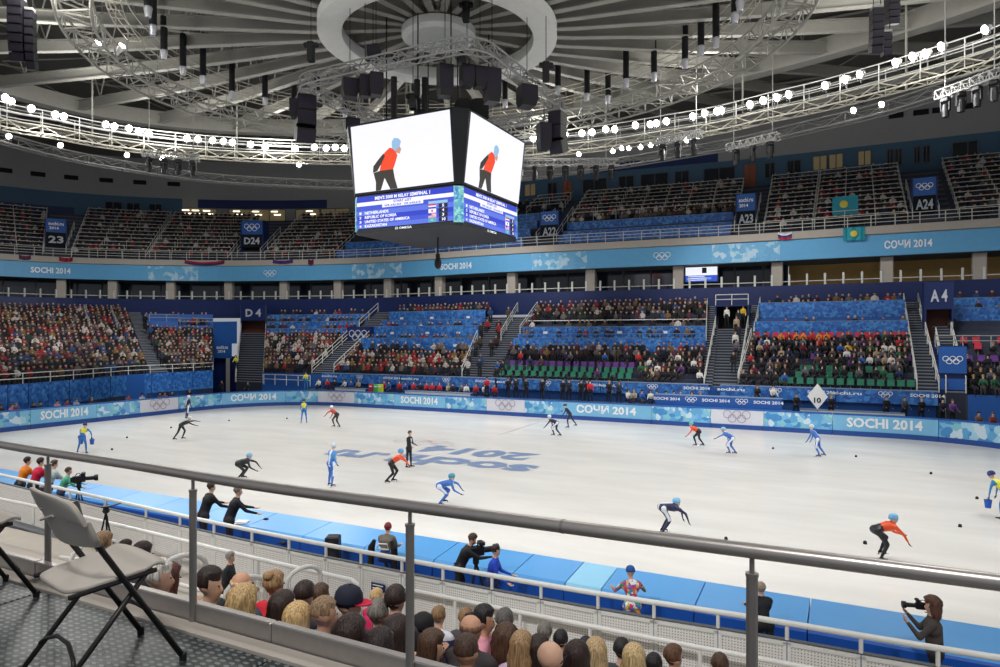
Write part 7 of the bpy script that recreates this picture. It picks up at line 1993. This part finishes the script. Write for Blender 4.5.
# black speaker box on the pads and the padded judge chair
q = PY(333, 13.0, 0); t = thing('box_speaker', 'black upright speaker box standing against the blue pads', 'loudspeaker', tuple(q)); mb = MB(); mb.bbox((q.x, q.y, 1.02), (.34, .34, .62), m_spk, .03, rz=YAW); mb.build('cabinet', t)
for zz in (.88, 1.16): mb = MB(); mb.lathe([(.0, 0), (.10, 0), (.12, .02)], (q.x+.17*math.sin(YAW)*1.02, q.y-.17*math.cos(YAW)*1.02, zz), m_spg, 14, M=Matrix.Rotation(YAW, 3, 'Z')@Matrix.Rotation(PI/2, 3, 'X')); mb.build('driver', t)
mb = MB(); mb.tube([(q.x, q.y, .02), (q.x, q.y, .72)], .03, m_can, 8); mb.lathe([(.22, 0), (.22, .02), (.05, .05)], (q.x, q.y, 0), m_can, 14); mb.build('stand', t)
q = PY(386, 12.7, 0); t = thing('high_chair', 'black high-backed chair facing the ice at the near pads', 'chair', tuple(q)); M = Matrix.Rotation(YAW-.2, 3, 'Z')
def LV(x, y, z): return q+M@Vector((x, y, z))
for s in (-1, 1):
    mb = MB(); mb.tube([LV(s*.28, -.18, 0), LV(s*.30, -.2, .9), LV(s*.27, -.2, 1.45), LV(s*.2, -.2, 1.6)], .07, m_black, 8, rs=[.03, .07, .08, .04]); mb.build('side_frame', t)
mb = MB(); mb.bbox(LV(0, .05, .5), (.52, .5, .1), m_black, .03, M=M); mb.build('seat', t)
mb = MB(); mb.tube([LV(-.14, -.2, 1.4), LV(-.1, -.2, 1.52), LV(.1, -.2, 1.52), LV(.14, -.2, 1.4), LV(-.14, -.2, 1.4)], .018, m_white, 6); mb.build('white_loop', t)
for x in (-.22, .22): mb = MB(); mb.tube([LV(x, .25, 0), LV(x, .25, .5)], .02, m_can, 6); mb.build('leg', t)
stander(385, 538, 12.95, -.05, pose(lean=16, head=10, legs=((60, -10), (56, -6)), arms=((30, 80), (30, 80))), (120, 110, 100), (40, 60, 110), (130, 40, 50), 'short', 80, 'person with reddish hair sitting in the black high-backed chair', sc=.95)
# small things on the pads
for px, lab in ((266, 'small black object lying on the blue pads, left of the speaker box'), (283, 'small dark object on the lower pad face left of the speaker box')):
    q = PY(px, 14.1 if px == 266 else 13.35, 1.05 if px == 266 else .78); mb = MB(); mb.sphere(q, (.1, .06, .05), m_black, 8, 6); mb.tube([q, q+Vector((-.16, -.06, -.02))], .012, m_black, 5); tag(mb.build('cable_clip'), lab, 'clip')
q = PY(491, 9.8, 1.0); 
# clear bottle, green leaf cloth
s_ = PY(489, 9.2, 1.25); mb = MB(); mb.bbox(s_, (.09, .05, .22), cloth((110, 180, 90)), .02); tag(mb.build('green_cloth'), 'small green cloth tied to the thin white handrail', 'cloth')
# ================================================================= camera, light, view
cam = bpy.data.cameras.new('camera'); co = bpy.data.objects.new('camera', cam); C.objects.link(co)
co.location = (0, 0, EYE); co.rotation_euler = (PI/2, 0, YAW)
cam.sensor_width = 36; cam.lens = 36*F/1000; cam.shift_y = (HZ-333.5)/1000; cam.clip_start = .05; cam.clip_end = 400
bpy.context.scene.camera = co
def spot(loc, tgt, power, ang=95, size=.6, col=(1, .985, .96)):
    l = bpy.data.lights.new('flood_or_fill', 'SPOT'); l.energy = power; l.spot_size = math.radians(ang); l.spot_blend = .6; l.shadow_soft_size = size; l.color = col
    o = bpy.data.objects.new('flood_or_fill', l); C.objects.link(o); o.location = loc
    o.rotation_euler = (Vector(tgt)-Vector(loc)).to_track_quat('-Z', 'Y').to_euler(); return o
NL = 18
for i in range(NL):
    a = 2*PI*(i+.5)/NL
    x, y = CX+33*math.cos(a), CY+17.5*math.sin(a)
    tx, ty = CX+16*math.cos(a+.25), CY+6.5*math.sin(a+.25)
    spot((x, y, 20.5), (tx, ty, 0), 3250, 88)
# softer wide wash over the far stands from the same lamps
for i in range(8):
    a = math.radians(-10+200*i/7)
    x, y = CX+30*math.cos(a), CY+16*math.sin(a)
    spot((x, y, 20.5), (CX+66*math.cos(a), CY+34*math.sin(a), 0), 6000, 84, 1.0)
# lamps of the near half of the ring, plus added fill spots, light the near stand
for x in (-34, -22, -10, 2, 14):
    spot((x, 15, 20.5), (x*.8, 3, 2), 1500, 70, .8)
    spot((x, -5, 19.5), (x*.8-1, 8.5, 1), 6500, 46, .8)  # added unseen fill behind the camera, brightens the fence and near crowd
# spill of the lamps onto the roof above them
for i in range(14):
    a = 2*PI*(i+.5)/14
    l = bpy.data.lights.new('spill', 'POINT'); l.energy = 800; l.shadow_soft_size = 1.0; l.color = (1, .98, .94)
    o = bpy.data.objects.new('spill', l); C.objects.link(o); o.location = (CX+28*math.cos(a), CY+15*math.sin(a), 22.0)
w = bpy.data.worlds.new('world'); bpy.context.scene.world = w; w.use_nodes = True
w.node_tree.nodes['Background'].inputs[0].default_value = (.66, .7, .78, 1); w.node_tree.nodes['Background'].inputs[1].default_value = .45
sc = bpy.context.scene
sc.view_settings.view_transform = 'Standard'; sc.view_settings.look = 'None'; sc.view_settings.gamma = 1; sc.view_settings.use_curve_mapping = False
sc.view_settings.exposure = 0.12
